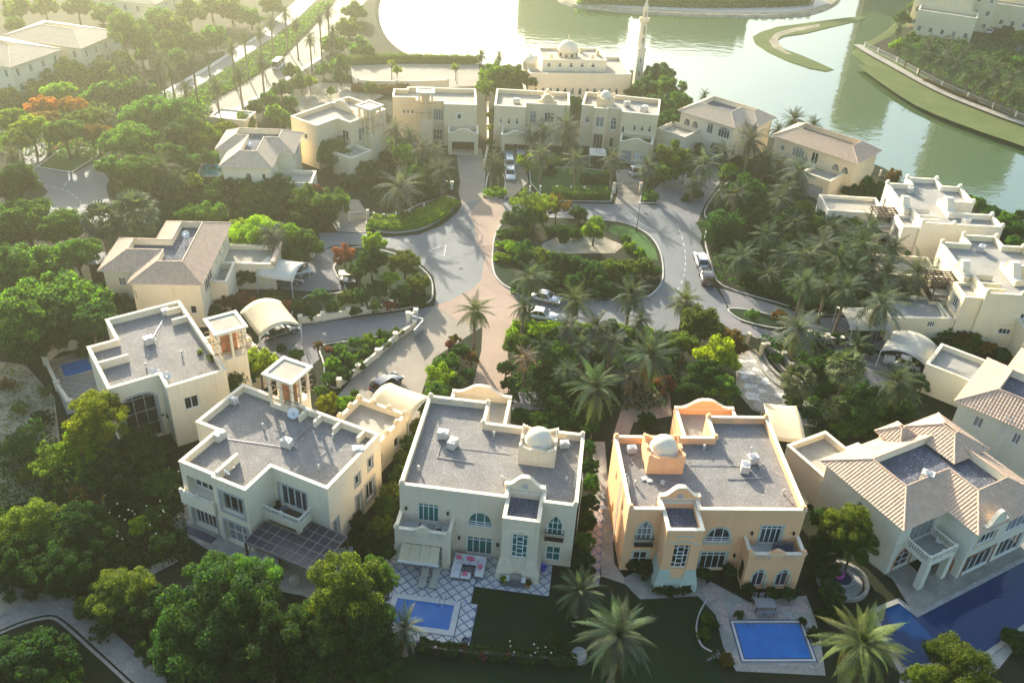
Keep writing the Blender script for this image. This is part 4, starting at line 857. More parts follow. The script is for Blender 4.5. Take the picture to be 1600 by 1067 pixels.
ac_unit('white air conditioner on the sand villa roof behind the double garage', (K0[0]+4, K0[1]+4), 7.25, 0.4)
# L: domed villa with a gate
L0, LP = (10.57, 169.35), -8; r = flat_villa('domed_sand_villa', 'sand coloured villa with dome behind the wrought iron gate', L0, LP)
flat_block(r, [(0, 0), (2.4, 0), (2.4, -0.9), (5.0, -0.9), (5.0, 0), (7.6, 0), (7.6, -1.4), (14.4, -1.4), (14.4, 7.4), (0, 7.4)], 8.0,
    [O(0, 0.8, 4.6, 1.7, 6.0, 2, 1, arch='pointed', ah=0.6), O(2, 0.5, 4.3, 2.1, 6.4, 2, 1), O(2, 0.4, 0.1, 2.2, 3.0, 3, 1, 'wood_dark', frame='frame_grey', name='front_door'), O(4, 0.7, 3.8, 1.8, 6.3, 2, 2, arch='pointed', ah=0.7), O(4, 0.8, 0.3, 1.6, 2.2, 1, 1),
     O(6, 0.3, 3.7, 0.9, 5.4, 1, 1, arch='round'), O(6, 2.4, 4.6, 3.0, 5.8, 1, 1, arch='pointed', ah=0.5), O(6, 3.8, 4.6, 4.4, 5.8, 1, 1, arch='pointed', ah=0.5), O(6, 5.2, 4.6, 5.8, 5.8, 1, 1, arch='pointed', ah=0.5)], 'wall_sand', 'screed_grey')
dome_block(r, 2.6, 1.4, 5.8, 4.6, 7.1, 8.8, 'wall_sand', 'coping')
flat_block(r, rect(8.0, -6.0, 14.0, -1.35), 4.0, [O(0, 0.6, 0.05, 2.4, 2.4, 4, 2, 'frame_grey', frame='frame_grey', name='garage_door'), O(0, 2.9, 0.05, 5.4, 2.4, 4, 2, 'frame_white', frame='frame_grey', name='garage_door')], 'wall_sand', 'lawn_bright', par=0.6)
curved_gable(r, 7.95, 14.05, -6.05, 3.5, 4.8, 0.3, 'wall_sand', shoulder=0.6)
ac_unit('white air conditioner at the middle of the domed sand villa roof', world_of(L0, LP, 8.2, 4), 7.25, 0.3); ac_unit('white air conditioner at the right of the domed sand villa roof', world_of(L0, LP, 11.6, 2), 7.25, 1.0, 1.2)
# J: villa with wind tower left of the axis
J0 = (-24.78, 167.86); r = flat_villa('wind_tower_villa', 'pale villa with slim wind tower and open garage left of the axis', J0, 5)
flat_block(r, [(0, 0), (4.4, 0), (4.4, -1.6), (9.6, -1.6), (9.6, -3.2), (15.6, -3.2), (15.6, 5.6), (2.5, 5.6), (2.5, 4.4), (0, 4.4)], 8.0, [O(0, 1.8, 4.8, 2.3, 5.6, 1, 1), O(0, 2.6, 4.8, 3.1, 5.6, 1, 1), O(0, 3.4, 4.8, 3.9, 5.6, 1, 1), O(2, 3.2, 4.2, 5.0, 6.4, 4, 1), O(2, 3.2, 0.4, 5.0, 2.5, 3, 2), O(4, 2.4, 5.2, 3.2, 6.2, 1, 1, trim='stone_white')], 'wall_sand', 'screed')
wind_tower(r, 4.9, -3.6, 7.5, -1.3, 5.0, 10.4, 'wall_sand', 'wall_sand')
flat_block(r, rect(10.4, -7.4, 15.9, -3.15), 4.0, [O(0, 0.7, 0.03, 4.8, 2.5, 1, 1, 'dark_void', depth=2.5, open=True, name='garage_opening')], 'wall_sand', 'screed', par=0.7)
curved_gable(r, 10.35, 15.95, -7.45, 3.5, 4.9, 0.3, 'wall_sand', shoulder=0.6)
# I
I0 = (-40.87, 155.18); r = flat_villa('angled_villa', 'pale angled villa with wind tower behind the round green tree', I0, -35)
flat_block(r, [(0, 0), (6.5, 0), (6.5, 5), (9.5, 5), (9.5, 14), (0, 14)], 8.0, [O(0, 3.0, 4.8, 4.0, 5.8, 1, 1, trim='stone_white'), O(2, 0.8, 4.4, 2.4, 6.2, 2, 1), O(3, 2.0, 3.9, 4.4, 6.3, 3, 1), O(7, 3.0, 4.4, 4.2, 6.0, 1, 1)], 'wall_sand', 'screed')
wind_tower(r, 8.6, 8.0, 11.4, 10.8, 5.2, 10.2, 'wall_sand', 'wall_sand'); curved_gable(r, 0.2, 5.5, 9.6, 7.3, 9.0, 0.3, 'wall_sand', shoulder=0.7)
flat_block(r, rect(9.4, 0.5, 14, 5.5), 4.0, [O(1, 1, 0.05, 4, 2.4, 4, 2, 'frame_grey', frame='frame_grey', name='garage_door')], 'wall_sand', 'screed', par=0.6)
# H, M, N tiled
r = tiled_villa('tiled_villa', 'cream villa with grey pink tiled roof and turquoise pool, upper left', (-47.44, 136.13), 3, [(0, 0), (7.4, 0), (7.4, 6), (9.8, 6), (9.8, 14.2), (-2.2, 14.2), (-2.2, 6.6), (0, 6.6)],
    [O(0, 3.4, 3.4, 4.4, 5.4, 1, 1, arch='round'), O(1, 2.0, 4.2, 3.2, 5.8, 2, 1), O(3, 1.5, 3.8, 2.6, 6.0, 2, 1), O(3, 4.2, 3.8, 6.8, 6.0, 4, 1), O(0, 6.0, 4.4, 6.6, 5.4, 1, 1)], 'wall_cream', 'roof_tile_pale', inset=2.4)
flat_block(r, rect(7.35, 0.2, 13.8, 5.2), 3.9, [O(1, 0.8, 0.05, 4.2, 2.4, 6, 3, 'frame_grey', frame='frame_grey', name='garage_door')], 'wall_cream', 'screed', par=0.5)
dish('white satellite dish on the upper left tiled villa', world_of((-47.44, 136.13), 3, 3.4, 5.4), 7.4, 0.3, 0.5)
r = tiled_villa('tiled_villa', 'cream villa with pinkish tiled roof and round windows beside the lake', (29.93, 173.35), -39, [(0, 0), (11.5, 0), (11.5, 4), (14.2, 4), (14.2, 10), (0, 10)],
    [O(0, 1.2, 4.4, 2.0, 5.2, 1, 1, arch='round', trim='wood_dark'), O(0, 3.0, 4.4, 3.8, 5.2, 1, 1, arch='round', trim='wood_dark'), O(0, 6.0, 3.9, 7.2, 5.9, 2, 1), O(0, 8.4, 3.9, 10.8, 5.9, 4, 1, arch='round', ah=0.5), O(0, 7.2, 0.2, 10.6, 2.5, 3, 1, arch='round', ah=0.6), O(7 % 6, 1.0, 0.3, 2.4, 2.6, 2, 1)], 'wall_cream', 'roof_tile_pale', inset=2.4)
flat_block(r, rect(-1.5, -5.4, 4.6, 0.05), 4.0, [], 'wall_cream', 'screed', par=0.6)
r = tiled_villa('tiled_villa', 'tan villa with pink tiled roof at the lake edge, right of two palms', (45.96, 163.06), -42, [(0, 0), (16, 0), (16, 8.2), (0, 8.2)],
    [O(0, 1.4, 4.2, 2.2, 5.2, 1, 1), O(0, 3.8, 3.9, 6.2, 5.9, 4, 1, arch='round', ah=0.5), O(0, 7.6, 3.7, 8.9, 5.9, 2, 1), O(0, 12.2, 4.2, 12.9, 4.9, 1, 1, arch='round', trim='wood_dark'), O(0, 14.0, 4.2, 14.7, 4.9, 1, 1, arch='round', trim='wood_dark'), O(1, 2.6, 4.2, 3.4, 5.4, 1, 1), O(1, 5.4, 1.2, 6.2, 2.4, 1, 1)], 'wall_sand', 'roof_tile', inset=2.5)
flat_block(r, rect(9.0, -5.2, 14.4, 0.05), 4.0, [O(0, 0.8, 0.05, 4.4, 2.4, 6, 3, 'frame_grey', frame='frame_grey', name='garage_door')], 'wall_sand', 'screed', par=0.6)
# O and P: white cubic villas by the lake
def cubic_villa(label, org, phi, wall, cut=False, deck='screed_grey'):
    r = flat_villa('cubic_villa', label, org, phi)
    flat_block(r, [(0, 0), (12.2, 0), (12.2, 4.2), (5.8, 4.2), (5.8, 8.2), (11, 8.2), (11, 14.2), (8, 14.2), (8, 17), (3, 17), (3, 14.2), (-1.1, 14.2), (-1.1, 5.0), (0, 5.0)], 8.0,
        [O(0, 5.6, 4.4, 6.2, 5.2, 1, 1), O(0, 7.4, 4.2, 7.9, 5.4, 1, 1), O(0, 9.2, 4.2, 10.0, 5.4, 1, 1), O(1, 1.2, 4.2, 2.6, 6.0, 2, 1), O(12, 2.6, 4.0, 4.0, 6.2, 2, 1), O(11, 1.0, 4.2, 2.2, 6.0, 2, 1), O(3, 1.0, 4.0, 2.8, 6.2, 2, 1)], wall, deck)
    curved_gable(r, 3.6, 8.6, 5.3, 7.3, 9.6, 1.0, wall, axis='y', shoulder=0.8)
    curved_gable(r, 4.6, 8.4, -1.15, 7.0, 9.2, 0.9, wall, axis='y', shoulder=0.7)
    for (x, y) in ((0.15, 0.15), (12, 0.15), (12, 4.0), (10.8, 14), (10.8, 8.4), (8, 16.8), (3.2, 16.8), (-0.9, 14.0), (4.8, 0.15)): finial(r, x, y, 8.09, wall, 0.55)
    for y in (1.2, 2.6): fin(r, 0.29, y, 3.0, y+0.25, 7.2, 8.1, wall)
    flat_block(r, rect(-2.4, 0.4, 0.05, 4.4), 7.0, [O(3, 1.2, 4.2, 3.0, 6.0, 3, 1, trim='frame_grey'), O(3, 1.0, 0.6, 3.0, 2.8, 3, 1, trim='frame_grey')], wall, 'screed', par=0.4)
    # arched porch with balcony and timber trellis
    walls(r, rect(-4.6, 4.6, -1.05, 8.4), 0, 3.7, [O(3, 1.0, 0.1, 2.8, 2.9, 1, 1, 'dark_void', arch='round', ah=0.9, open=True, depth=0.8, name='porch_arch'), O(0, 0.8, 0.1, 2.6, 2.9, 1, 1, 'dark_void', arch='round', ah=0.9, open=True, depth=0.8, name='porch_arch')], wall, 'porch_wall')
    m = MB(); m.cap(rect(-4.6, 4.6, -1.05, 8.4), 3.71); m.build('balcony_floor', 'tile_pale', r)
    balustrade(r, [(-1.2, 4.7), (-4.5, 4.7), (-4.5, 8.3), (-1.2, 8.3)], 3.72, 0.95, 'wood_dark', 'balcony_rail', 0.16)
    t = empty('trellis', (0, 0, 0)); t.parent = r
    for (x, y) in ((-4.45, 4.75), (-4.45, 8.25)): m = MB(); m.box(x-0.08, y-0.08, 3.7, x+0.08, y+0.08, 6.3); m.build('post', 'wood_dark', t)
    for k in range(7): m = MB(); m.box(-4.9, 4.5+k*0.62, 6.4, -1.0, 4.6+k*0.62, 6.55); m.build('slat', 'wood_dark', t)
    for k in range(6): m = MB(); m.box(-4.8+k*0.7, 4.3, 6.28, -4.7+k*0.7, 8.5, 6.4); m.build('beam', 'wood_dark', t)
    flat_block(r, rect(5.2, -3.4, 11.4, 0.05), 4.4, [O(0, 1.0, 1.0, 2.2, 2.6, 2, 1), O(0, 3.6, 1.0, 4.8, 2.6, 2, 1)], wall, 'screed', par=0.9)
    flat_block(r, rect(-3.4, 8.35, -1.05, 10.65), 5.4, [O(3, 0.6, 3.4, 1.6, 4.6, 2, 1)], wall, 'screed', par=0.4)
    # low garage wing and terrace
    flat_block(r, rect(-10.5, 10.6, -1.05, 16.6), 4.2, [O(0, 1.6, 0.4, 3.4, 3.0, 1, 1, 'mint', arch='round', depth=0.1, open=True, name='blind_arch'), O(0, 6.6, 1.2, 7.4, 2.6, 1, 1), O(3, 0.8, 0.05, 5.0, 2.5, 6, 3, 'frame_grey', frame='frame_grey', name='garage_door')], wall, 'screed', par=0.5)
    return r
cubic_villa('white cubic villa by the lake with pale garage wing', (60.13, 126.69), 0, 'wall_white')
rP2 = cubic_villa('cream cubic villa at the right edge with dark timber trellis', (61.85, 106.49), 0, 'wall_yellow', deck='screed_grey')
ac_unit('white air conditioner on the roof of the white cubic villa', (67.5, 128.6), 7.25, 0.2); ac_unit('white air conditioner on the back roof of the white cubic villa', (62.5, 139.2), 7.25, 0.9)
ac_unit('dark air conditioner on the roof of the right-edge cream villa', (66.5, 120.0), 7.25, 0.9)
# terrace wall and low roof in front of the cream cubic villa
rT = empty('terrace_wing', (54.2, 109.3, 0), rad(5), label='low cream wing with flat roof in front of the right-edge villa', cat='garage')
flat_block(rT, rect(-4.2, -2.8, 4.4, 3.0), 3.6, [O(0, 5.5, 2.2, 6.5, 3.1, 3, 1)], 'wall_yellow', 'screed_grey', par=0.4)
_g = G(1510, 490, 2.6); rT = empty('terrace', (_g.x, _g.y, 0), rad(-8), label='raised timber terrace with cream walls below the right-edge villa', cat='terrace')
flat_block(rT, rect(-4.0, -3.4, 9.0, 4.0), 3.3, [O(0, 7.0, 2.0, 9.0, 2.9, 4, 1)], 'wall_yellow', 'wood', par=0.8)
arched_canopy('carport_canopy', 'grey fabric carport canopy under palms at the right', (47.2, 107.2), 5, 5.4, 5.8, 2.6, 0.6, 'fabric_grey')
arched_canopy('carport_canopy', 'beige fabric carport canopy behind the peach villa', (31.4, 83.4), -4, 3.8, 6.6, 2.7, 0.35, 'fabric')
# ---- mosque on the shore
MO = (0.4, 193.5); r = empty('mosque', (*MO, 0), rad(8), label='cream mosque with domes on the lake shore', cat='mosque')
flat_block(r, rect(0, 0, 22, 12), 5.6, [O(0, 1.2+i*1.6, 1.0, 2.0+i*1.6, 2.6, 1, 1, arch='pointed', ah=0.4) for i in range(12)], 'wall_cream', 'screed', par=0.5, cop='wall_cream')
flat_block(r, rect(3.2, 3.0, 17.0, 11.6), 7.6, [O(0, 1.0+i*2.4, 6.0, 1.8+i*2.4, 7.0, 1, 1, arch='pointed', ah=0.4) for i in range(5)], 'wall_cream', 'screed', par=0.4, cop='wall_cream', z0=4.5)
m = MB(); R_ = 2.1; m.lathe([(R_, 7.0), (R_, 8.3), (R_*1.05, 8.35)]+[(R_*1.05*math.cos(rad(a)), 8.35+R_*1.05*math.sin(rad(a))) for a in range(6, 90, 6)]+[(0.1, 10.6), (0.2, 10.9), (0.05, 11.9)], 28, (9.2, 7.2)); dm = m.build('dome', 'wall_cream', r, True)
for k in range(10):
    a = 2*math.pi*k/10; m = MB(); c = (9.2+2.12*math.cos(a), 7.2+2.12*math.sin(a)); m.obox((c[0], c[1], 7.8), (-0.25*math.sin(a), 0.25*math.cos(a), 0), (0.03*math.cos(a), 0.03*math.sin(a), 0), (0, 0, 0.4)); m.build('drum_window', 'glass_dark', dm)
m = MB(); m.lathe([(1.5, 5.0), (1.5, 6.4)]+[(1.55*math.cos(rad(a)), 6.4+1.55*math.sin(rad(a))) for a in range(0, 90, 9)]+[(0.05, 8.8)], 20, (0.8, 5.0)); m.build('side_dome', 'wall_cream', r, True)
for (x, y) in ((5.2, 4.8), (14.2, 4.8), (16, 8), (12.6, 9.8)):
    m = MB(); m.box(x-0.35, y-0.35, 7.2, x+0.35, y+0.35, 8.3); m.build('roof_vent', 'wall_sand', r)
g = G(994, 138); r2 = empty('minaret', (g.x, g.y, 0), rad(8),  label='tall cream minaret with gallery beside the mosque', cat='minaret')
m = MB(); m.prism(rect(-1.15, -1.15, 1.15, 1.15), 0, 8.6); m.build('base_shaft', 'wall_cream', r2)
m = MB(); m.box(-1.35, -1.35, 8.6, 1.35, 1.35, 9.2); m.build('string_course', 'wall_cream', r2)
m = MB(); m.lathe([(1.15, 9.2), (1.0, 14.6)], 8); m.build('shaft', 'wall_cream', r2)
m = MB(); m.lathe([(1.0, 14.5), (1.55, 15.0), (1.55, 15.7), (1.4, 15.7), (1.4, 15.1)], 8); m.build('gallery', 'wall_cream', r2)
m = MB(); m.lathe([(0.75, 15.0), (0.72, 17.6), (0.9, 17.7), (0.5, 18.6), (0.1, 19.6), (0.04, 20.6)], 8); m.build('lantern', 'wall_cream', r2)
for z in (3, 6, 10.4, 12.2, 13.2, 16): m = MB(); w = 1.17 if z < 9 else (1.1 if z < 14 else 0.74); m.box(-0.16, -w-0.02, z, 0.16, -w+0.25, z+1.1); m.build('slit_window', 'glass_dark', r2)
r2.scale = (0.72, 0.72, 0.98)
# ---- far houses, upper left
def far_house(label, u, v, phi, lx, ly, h=6.2):
    g = G(u, v, 4.0); poly = rect(-lx/2, -ly/2, lx/2, ly/2)
    ops = []
    for e, L in ((0, lx), (1, ly)):
        k = int(L/3.2)
        for i in range(k):
            s = (i+0.5)*L/k; ops += [O(e, s-0.45, 3.8, s+0.45, 5.4, 2, 1), O(e, s-0.45, 0.8, s+0.45, 2.5, 2, 1)]
    return tiled_villa('hipped_house', label, (g.x, g.y), phi, poly, ops, 'wall_cream', 'roof_tile_pale', h, h+1.8, min(lx, ly)/2-1.0, h+1.2)
far_house('pale hipped house in haze at the upper left', 100, 70, -14, 19, 13); far_house('pale hipped house cut by the left frame edge', 12, 98, -20, 16, 13)
far_house('pale low house roof at the top edge left of centre', 215, 8, -10, 16, 11)
g = G(364, 184, 2.6); r = empty('guard_hut', (g.x, g.y, 0), rad(-8), label='small hut with white flat roof beside the avenue', cat='hut')
flat_block(r, rect(-3.6, -2.4, 3.6, 2.4), 3.2, [O(0, 1.0, 1.0, 2.2, 2.2, 2, 1), O(0, 4.2, 0.1, 5.2, 2.2, 1, 1, name='door')], 'wall_sand', 'plastic_white', par=0.15)
# ---- terraced houses on the far shore, upper right
def terraced(label, u, v, phi, blocks, wall):
    g = G(u, v, 0); r = empty('terraced_house', (g.x, g.y, 0), rad(phi), label=label, cat='house')
    for (x0, y0, x1, y1, h) in blocks:
        k = int((x1-x0)/3); ops = []
        for i in range(k):
            s = (i+0.5)*(x1-x0)/k
            for z in range(int(h//3.4)): ops.append(O(0, s-0.5, 3.4*z+1.0, s+0.5, 3.4*z+2.4, 2, 1))
        flat_block(r, rect(x0, y0, x1, y1), h, ops, wall, 'screed', par=0.8)
    return r
terraced('sunlit cream stepped house with roof terraces at upper right', 1478, 62, -24, [(-9, 0, 6, 7, 6.5), (-11, 6.95, 4, 14, 9.6), (-9, 13.95, 10, 22, 11.5)], 'wall_yellow')
terraced('cream stepped house with car port at the top right corner', 1575, 52, -24, [(-10, 4, 8, 12, 6.5), (-8, 11.95, 12, 20, 9.8), (-6, 19.95, 16, 30, 12)], 'wall_yellow')
# ---- tall blocks standing beyond the lake, seen in the photograph as reflections in the water
def tower_block(label, x, y, w, d, h, wall='tower_face'):
    r = empty('tower_block', (x, y, 0), 0.0, label=label, cat='tower')
    m = MB(); m.prism(rect(-w/2, -d/2, w/2, d/2), 0, h); m.build('wall', wall, r)
    m = MB(); nz = int(h/3.6)
    for k in range(1, nz): m.box(-w/2+1, -d/2-0.05, k*3.6+0.9, w/2-1, -d/2+0.3, k*3.6+2.5)
    m.build('window_bands', 'glass_dark', r)['kind'] = 'stuff'
    m = MB(); m.box(-w/2-0.4, -d/2+0.02, 0, -w/2+0.01, d/2-0.02, h-0.02); m.build('end_shade_panel', 'dark_void', r)  # added dark panel over the sunlit end, keeps its streak off the lake
    m = MB(); m.prism(rect(-w/2+3, -d/2+3, w/2-3, d/2-3), h, h+4); m.build('roof_plant', wall, r)
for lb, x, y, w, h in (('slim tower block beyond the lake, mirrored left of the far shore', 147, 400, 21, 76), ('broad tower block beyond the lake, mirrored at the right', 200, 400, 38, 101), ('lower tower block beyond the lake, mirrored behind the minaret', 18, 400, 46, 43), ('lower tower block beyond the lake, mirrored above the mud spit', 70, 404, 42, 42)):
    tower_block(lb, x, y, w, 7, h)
# ================================================================== vegetation
rng = np.random.default_rng(11)
def np_mesh(name, co, nper, mat):
    """co: (n*nper,3) array, faces of nper consecutive vertices"""
    n = len(co)//nper; me = bpy.data.meshes.new(name)
    me.vertices.add(len(co)); me.vertices.foreach_set('co', np.ascontiguousarray(co, dtype=np.float32).ravel())
    me.loops.add(len(co)); me.loops.foreach_set('vertex_index', np.arange(len(co), dtype=np.int32))
    me.polygons.add(n); me.polygons.foreach_set('loop_start', np.arange(0, len(co), nper, dtype=np.int32))
    me.update(calc_edges=True); me.materials.append(M[mat] if isinstance(mat, str) else mat); return me
def leaf_quads(c, nrm, size, aspect=0.55):
    """rhombic leaves at c facing nrm"""
    n = len(c); r = rng.normal(size=(n, 3)); a = np.cross(nrm, r); a /= np.linalg.norm(a, axis=1, keepdims=True)+1e-9
    b = np.cross(nrm, a); s = size[:, None]
    q = np.stack([c-a*s, c+b*s*aspect, c+a*s, c-b*s*aspect], axis=1)
    return q.reshape(-1, 3)
def unit(v): return v/(np.linalg.norm(v, axis=1, keepdims=True)+1e-9)
def crown_mesh(name, n, size, clumps=22, flat=0.8, spread=0.68, rc=(0.26, 0.42), low=-0.45, mat='leaf', up=0.35, jag=0.12):
    """foliage of unit radius: leaves on overlapping clumps of uneven size"""
    d = unit(rng.normal(size=(clumps*3, 3))); d = d[d[:, 2] > low][:clumps]; k = len(d)
    cc = d*rng.uniform(spread*0.6, spread*1.12, size=(k, 1)); cc[:, 2] *= flat; rr = rng.uniform(*rc, size=k)
    cc = np.vstack([cc, [[0, 0, 0.05]]]); rr = np.append(rr, 0.5); k += 1
    w = rr**2; idx = rng.choice(k, size=int(n*1.5), p=w/w.sum())
    dd = unit(rng.normal(size=(len(idx), 3))); rad_ = rr[idx]*(1-jag+rng.uniform(-1, 1, len(idx))*jag*1.2)
    p = cc[idx]+dd*rad_[:, None]*np.array([1, 1, 0.85])
    keep = np.ones(len(p), bool)
    for j in range(k):
        q = np.linalg.norm((p-cc[j])/np.array([1, 1, 0.85]), axis=1); keep &= ~((q < rr[j]*0.72) & (idx != j))
    p, dd = p[keep][:n], dd[keep][:n]
    nr = unit(dd*0.8+np.array([0, 0, up])+rng.normal(size=p.shape)*0.55)
    return np_mesh(name, leaf_quads(p, nr, size*rng.uniform(0.6, 1.35, len(p))), 4, mat)
def trunk_mesh(name, limbs=5, mat='bark'):
    """unit-height trunk with limbs spreading at the top (radius 1 horizontally = crown radius)"""
    m = MB(); m.tube([(0, 0, 0), (0.02, 0.01, 0.25), (0.0, 0.03, 0.55), (0.02, 0.0, 0.8)], [0.085, 0.06, 0.05, 0.04], 8)
    for k in range(limbs):
        a = 2*math.pi*k/limbs+random.uniform(-0.3, 0.3); r = random.uniform(0.4, 0.65)
        m.tube([(0.01, 0.01, 0.5+0.05*k), (r*0.45*math.cos(a), r*0.45*math.sin(a), 0.78), (r*math.cos(a), r*math.sin(a), 1.02)], [0.035, 0.024, 0.01], 6)
    return m.mesh(name, mat, True)
TRUNK = [trunk_mesh('trunk', 4+k) for k in range(3)]
CROWN = {'hi': [crown_mesh('crown', 30000, 0.024, 90, 0.85, 0.80, (0.09, 0.20), jag=0.25), crown_mesh('crown', 30000, 0.024, 76, 0.75, 0.80, (0.10, 0.22), jag=0.25), crown_mesh('crown', 28000, 0.025, 110, 0.95, 0.80, (0.08, 0.18), jag=0.28)],
         'mid': [crown_mesh('crown', 10000, 0.044, 40, 0.8, 0.76, (0.13, 0.27), jag=0.22), crown_mesh('crown', 10000, 0.044, 52, 0.7, 0.80, (0.11, 0.24), jag=0.25), crown_mesh('crown', 9500, 0.045, 34, 0.95, 0.72, (0.15, 0.30), jag=0.22), crown_mesh('crown', 9500, 0.044, 46, 0.78, 0.82, (0.12, 0.24), jag=0.3), crown_mesh('crown', 9500, 0.044, 30, 1.05, 0.74, (0.14, 0.30), -0.6, jag=0.25), crown_mesh('crown', 9000, 0.045, 38, 0.65, 0.84, (0.12, 0.26), -0.3, jag=0.25)],
         'lo': [crown_mesh('crown', 3400, 0.074, 26, 0.8, 0.76, (0.16, 0.30), jag=0.25), crown_mesh('crown', 3400, 0.074, 32, 0.75, 0.78, (0.14, 0.28), jag=0.25), crown_mesh('crown', 3200, 0.076, 20, 0.95, 0.72, (0.18, 0.34), jag=0.25)],
         'dome': [crown_mesh('crown', 15000, 0.036, 64, 0.55, 0.84, (0.11, 0.22), -0.15, jag=0.25), crown_mesh('crown', 15000, 0.036, 54, 0.6, 0.82, (0.12, 0.24), -0.2, jag=0.25), crown_mesh('crown', 14000, 0.037, 72, 0.5, 0.86, (0.10, 0.21), -0.1, jag=0.28)],
         'ball': [crown_mesh('crown', 14000, 0.034, 70, 0.95, 0.72, (0.16, 0.24), -0.6, jag=0.12)],
         'airy': [crown_mesh('crown', 9500, 0.034, 50, 0.85, 0.86, (0.09, 0.19), jag=0.4), crown_mesh('crown', 8500, 0.034, 42, 0.8, 0.88, (0.09, 0.18), jag=0.4)],
         'tall': [crown_mesh('crown', 9000, 0.040, 40, 1.35, 0.66, (0.15, 0.28), -0.8, jag=0.25)]}
# ---- palms
def frond_arrays(L, droop, leaflets, wid, lift, curl=0.0, lw=0.010):
    """one pinnate frond along +x from the origin: list of quads (leaflets and rachis)"""
    q = []; n = leaflets; prev = None; P = []
    for i in range(n+1):
        t = i/n; x = L*(t-0.12*t*t*droop); z = lift*L*t-droop*L*0.75*t**2.2; y = curl*t*t*L; P.append(np.array([x, y, z]))
    for i in range(n):
        a, b = P[i], P[i+1]; w = 0.014*L*(1-i/n)+0.003*L; s = np.array([0, w, 0]); u = np.array([0, 0, w*0.6])
        q += [a-s, b-s, b+u, a+u, a+u, b+u, b+s, a+s]
    for i in range(2, n+1):
        t = i/n; p = P[i]; d = P[i]-P[i-1]; d = d/np.linalg.norm(d); ll = wid*L*(math.sin(math.pi*min(1, 0.12+0.93*t))**0.7)*(0.85+0.3*rng.random())
        for s in (-1, 1):
            side = np.array([0, s, 0.0]); tip = p+(side*0.86+d*0.5+np.array([0, 0, 0.28-0.5*t-0.25*rng.random()]))*ll
            w = d*L*lw; m_ = (p+tip)/2+np.array([0, 0, 0.05*ll])
            q += [p-w, p+w, m_+w*1.2, m_-w*1.2, m_-w*1.2, m_+w*1.2, tip+w*0.15, tip-w*0.15]
    return np.array(q)
def rot_frond(q, az, tilt, roll=0.0):
    ct, st = math.cos(tilt), math.sin(tilt); cr, sr = math.cos(roll), math.sin(roll); ca, sa = math.cos(az), math.sin(az)
    Rr = np.array([[1, 0, 0], [0, cr, -sr], [0, sr, cr]]); Rt = np.array([[ct, 0, -st], [0, 1, 0], [st, 0, ct]]); Ra = np.array([[ca, -sa, 0], [sa, ca, 0], [0, 0, 1]])
    return q@(Ra@Rt@Rr).T
def palm_poses(n):
    out = []
    for i in range(n):
        f = i/n; az = i*2.39996+rng.uniform(-0.2, 0.2); tilt = rad(82)-rad(150)*(f**0.9)+rng.uniform(-0.22, 0.22); out.append((az, tilt, rng.uniform(-0.4, 0.4), 0.8+0.25*rng.random()))
    return out
def palm_crown(n, leaflets, wid=0.19, lw=0.010):
    return np.vstack([rot_frond(frond_arrays(s, 0.55+0.5*rng.random(), leaflets, wid, 0.12, rng.uniform(-0.08, 0.08), lw), az, t, r) for az, t, r, s in palm_poses(n)])
PALM = [np_mesh('crown', palm_crown(n_, 15, w_, 0.017), 4, 'frond') for n_, w_ in ((40, 0.17), (34, 0.18), (46, 0.15), (38, 0.19), (43, 0.16))]
FROND = [np_mesh('frond', frond_arrays(1, dr, 60, 0.125, 0.12, cu, 0.0042), 4, 'frond') for dr, cu in ((0.5, 0.05), (0.7, -0.06), (0.9, 0.03), (1.05, -0.04))]
def fan_crown(n=34, seg=11):
    out = []
    for i in range(n):
        f = i/n; az = i*2.39996; tilt = rad(75)-rad(140)*f; L = 0.55; q = []
        base = np.array([L, 0, 0.02]); s = np.array([0, 0.012, 0]); q += [np.zeros(3)-s, base-s, base+s, np.zeros(3)+s]
        for k in range(seg):
            a = rad(-105+210*k/(seg-1)); d = np.array([math.cos(a), math.sin(a), 0]); e = np.array([-math.sin(a), math.cos(a), 0])
            mid = base+d*0.30+np.array([0, 0, 0.03]); tip = base+d*0.48+np.array([0, 0, -0.09]); w = e*0.055
            q += [base, base, mid+w, mid-w, mid-w, mid+w, tip+e*0.01, tip-e*0.01]
        out.append(rot_frond(np.array(q), az, tilt, rng.uniform(-0.3, 0.3)))
    return np.vstack(out)
FAN = [np_mesh('crown', fan_crown(34), 4, 'frond'), np_mesh('crown', fan_crown(40), 4, 'frond')]
def palm_trunk(name):
    m = MB(); prof = []; n = 26
    for i in range(n):
        z = i/n; prof += [(0.115-0.02*z, z), (0.095-0.02*z, z+0.75/n)]
    prof.append((0.09, 1.0)); m.lathe([(r+0.05*max(0, 0.06-z)/0.06, z) for r, z in prof], 10); m.lathe([(0.09, 0.93), (0.17, 0.97), (0.13, 1.01), (0.02, 1.03)], 10)
    return m.mesh(name, 'palm_bark', True)
PTRUNK = palm_trunk('trunk')
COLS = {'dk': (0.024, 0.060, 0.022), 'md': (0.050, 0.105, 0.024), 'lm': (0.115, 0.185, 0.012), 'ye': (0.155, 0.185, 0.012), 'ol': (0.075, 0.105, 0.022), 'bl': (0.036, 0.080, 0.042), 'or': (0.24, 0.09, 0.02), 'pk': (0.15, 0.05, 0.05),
        'palm': (0.056, 0.080, 0.058), 'pblue': (0.072, 0.092, 0.080), 'plit': (0.078, 0.098, 0.052), 'dry': (0.15, 0.135, 0.11), 'br': (0.11, 0.07, 0.028)}
WORD = {'dk': 'dark green', 'md': 'mid green', 'lm': 'lime green', 'ye': 'yellow green', 'ol': 'olive green', 'bl': 'bluish green', 'or': 'orange flowering', 'pk': 'pink flowering', 'br': 'brownish', 'palm': 'green', 'pblue': 'grey green', 'plit': 'pale green', 'dry': 'withered grey'}
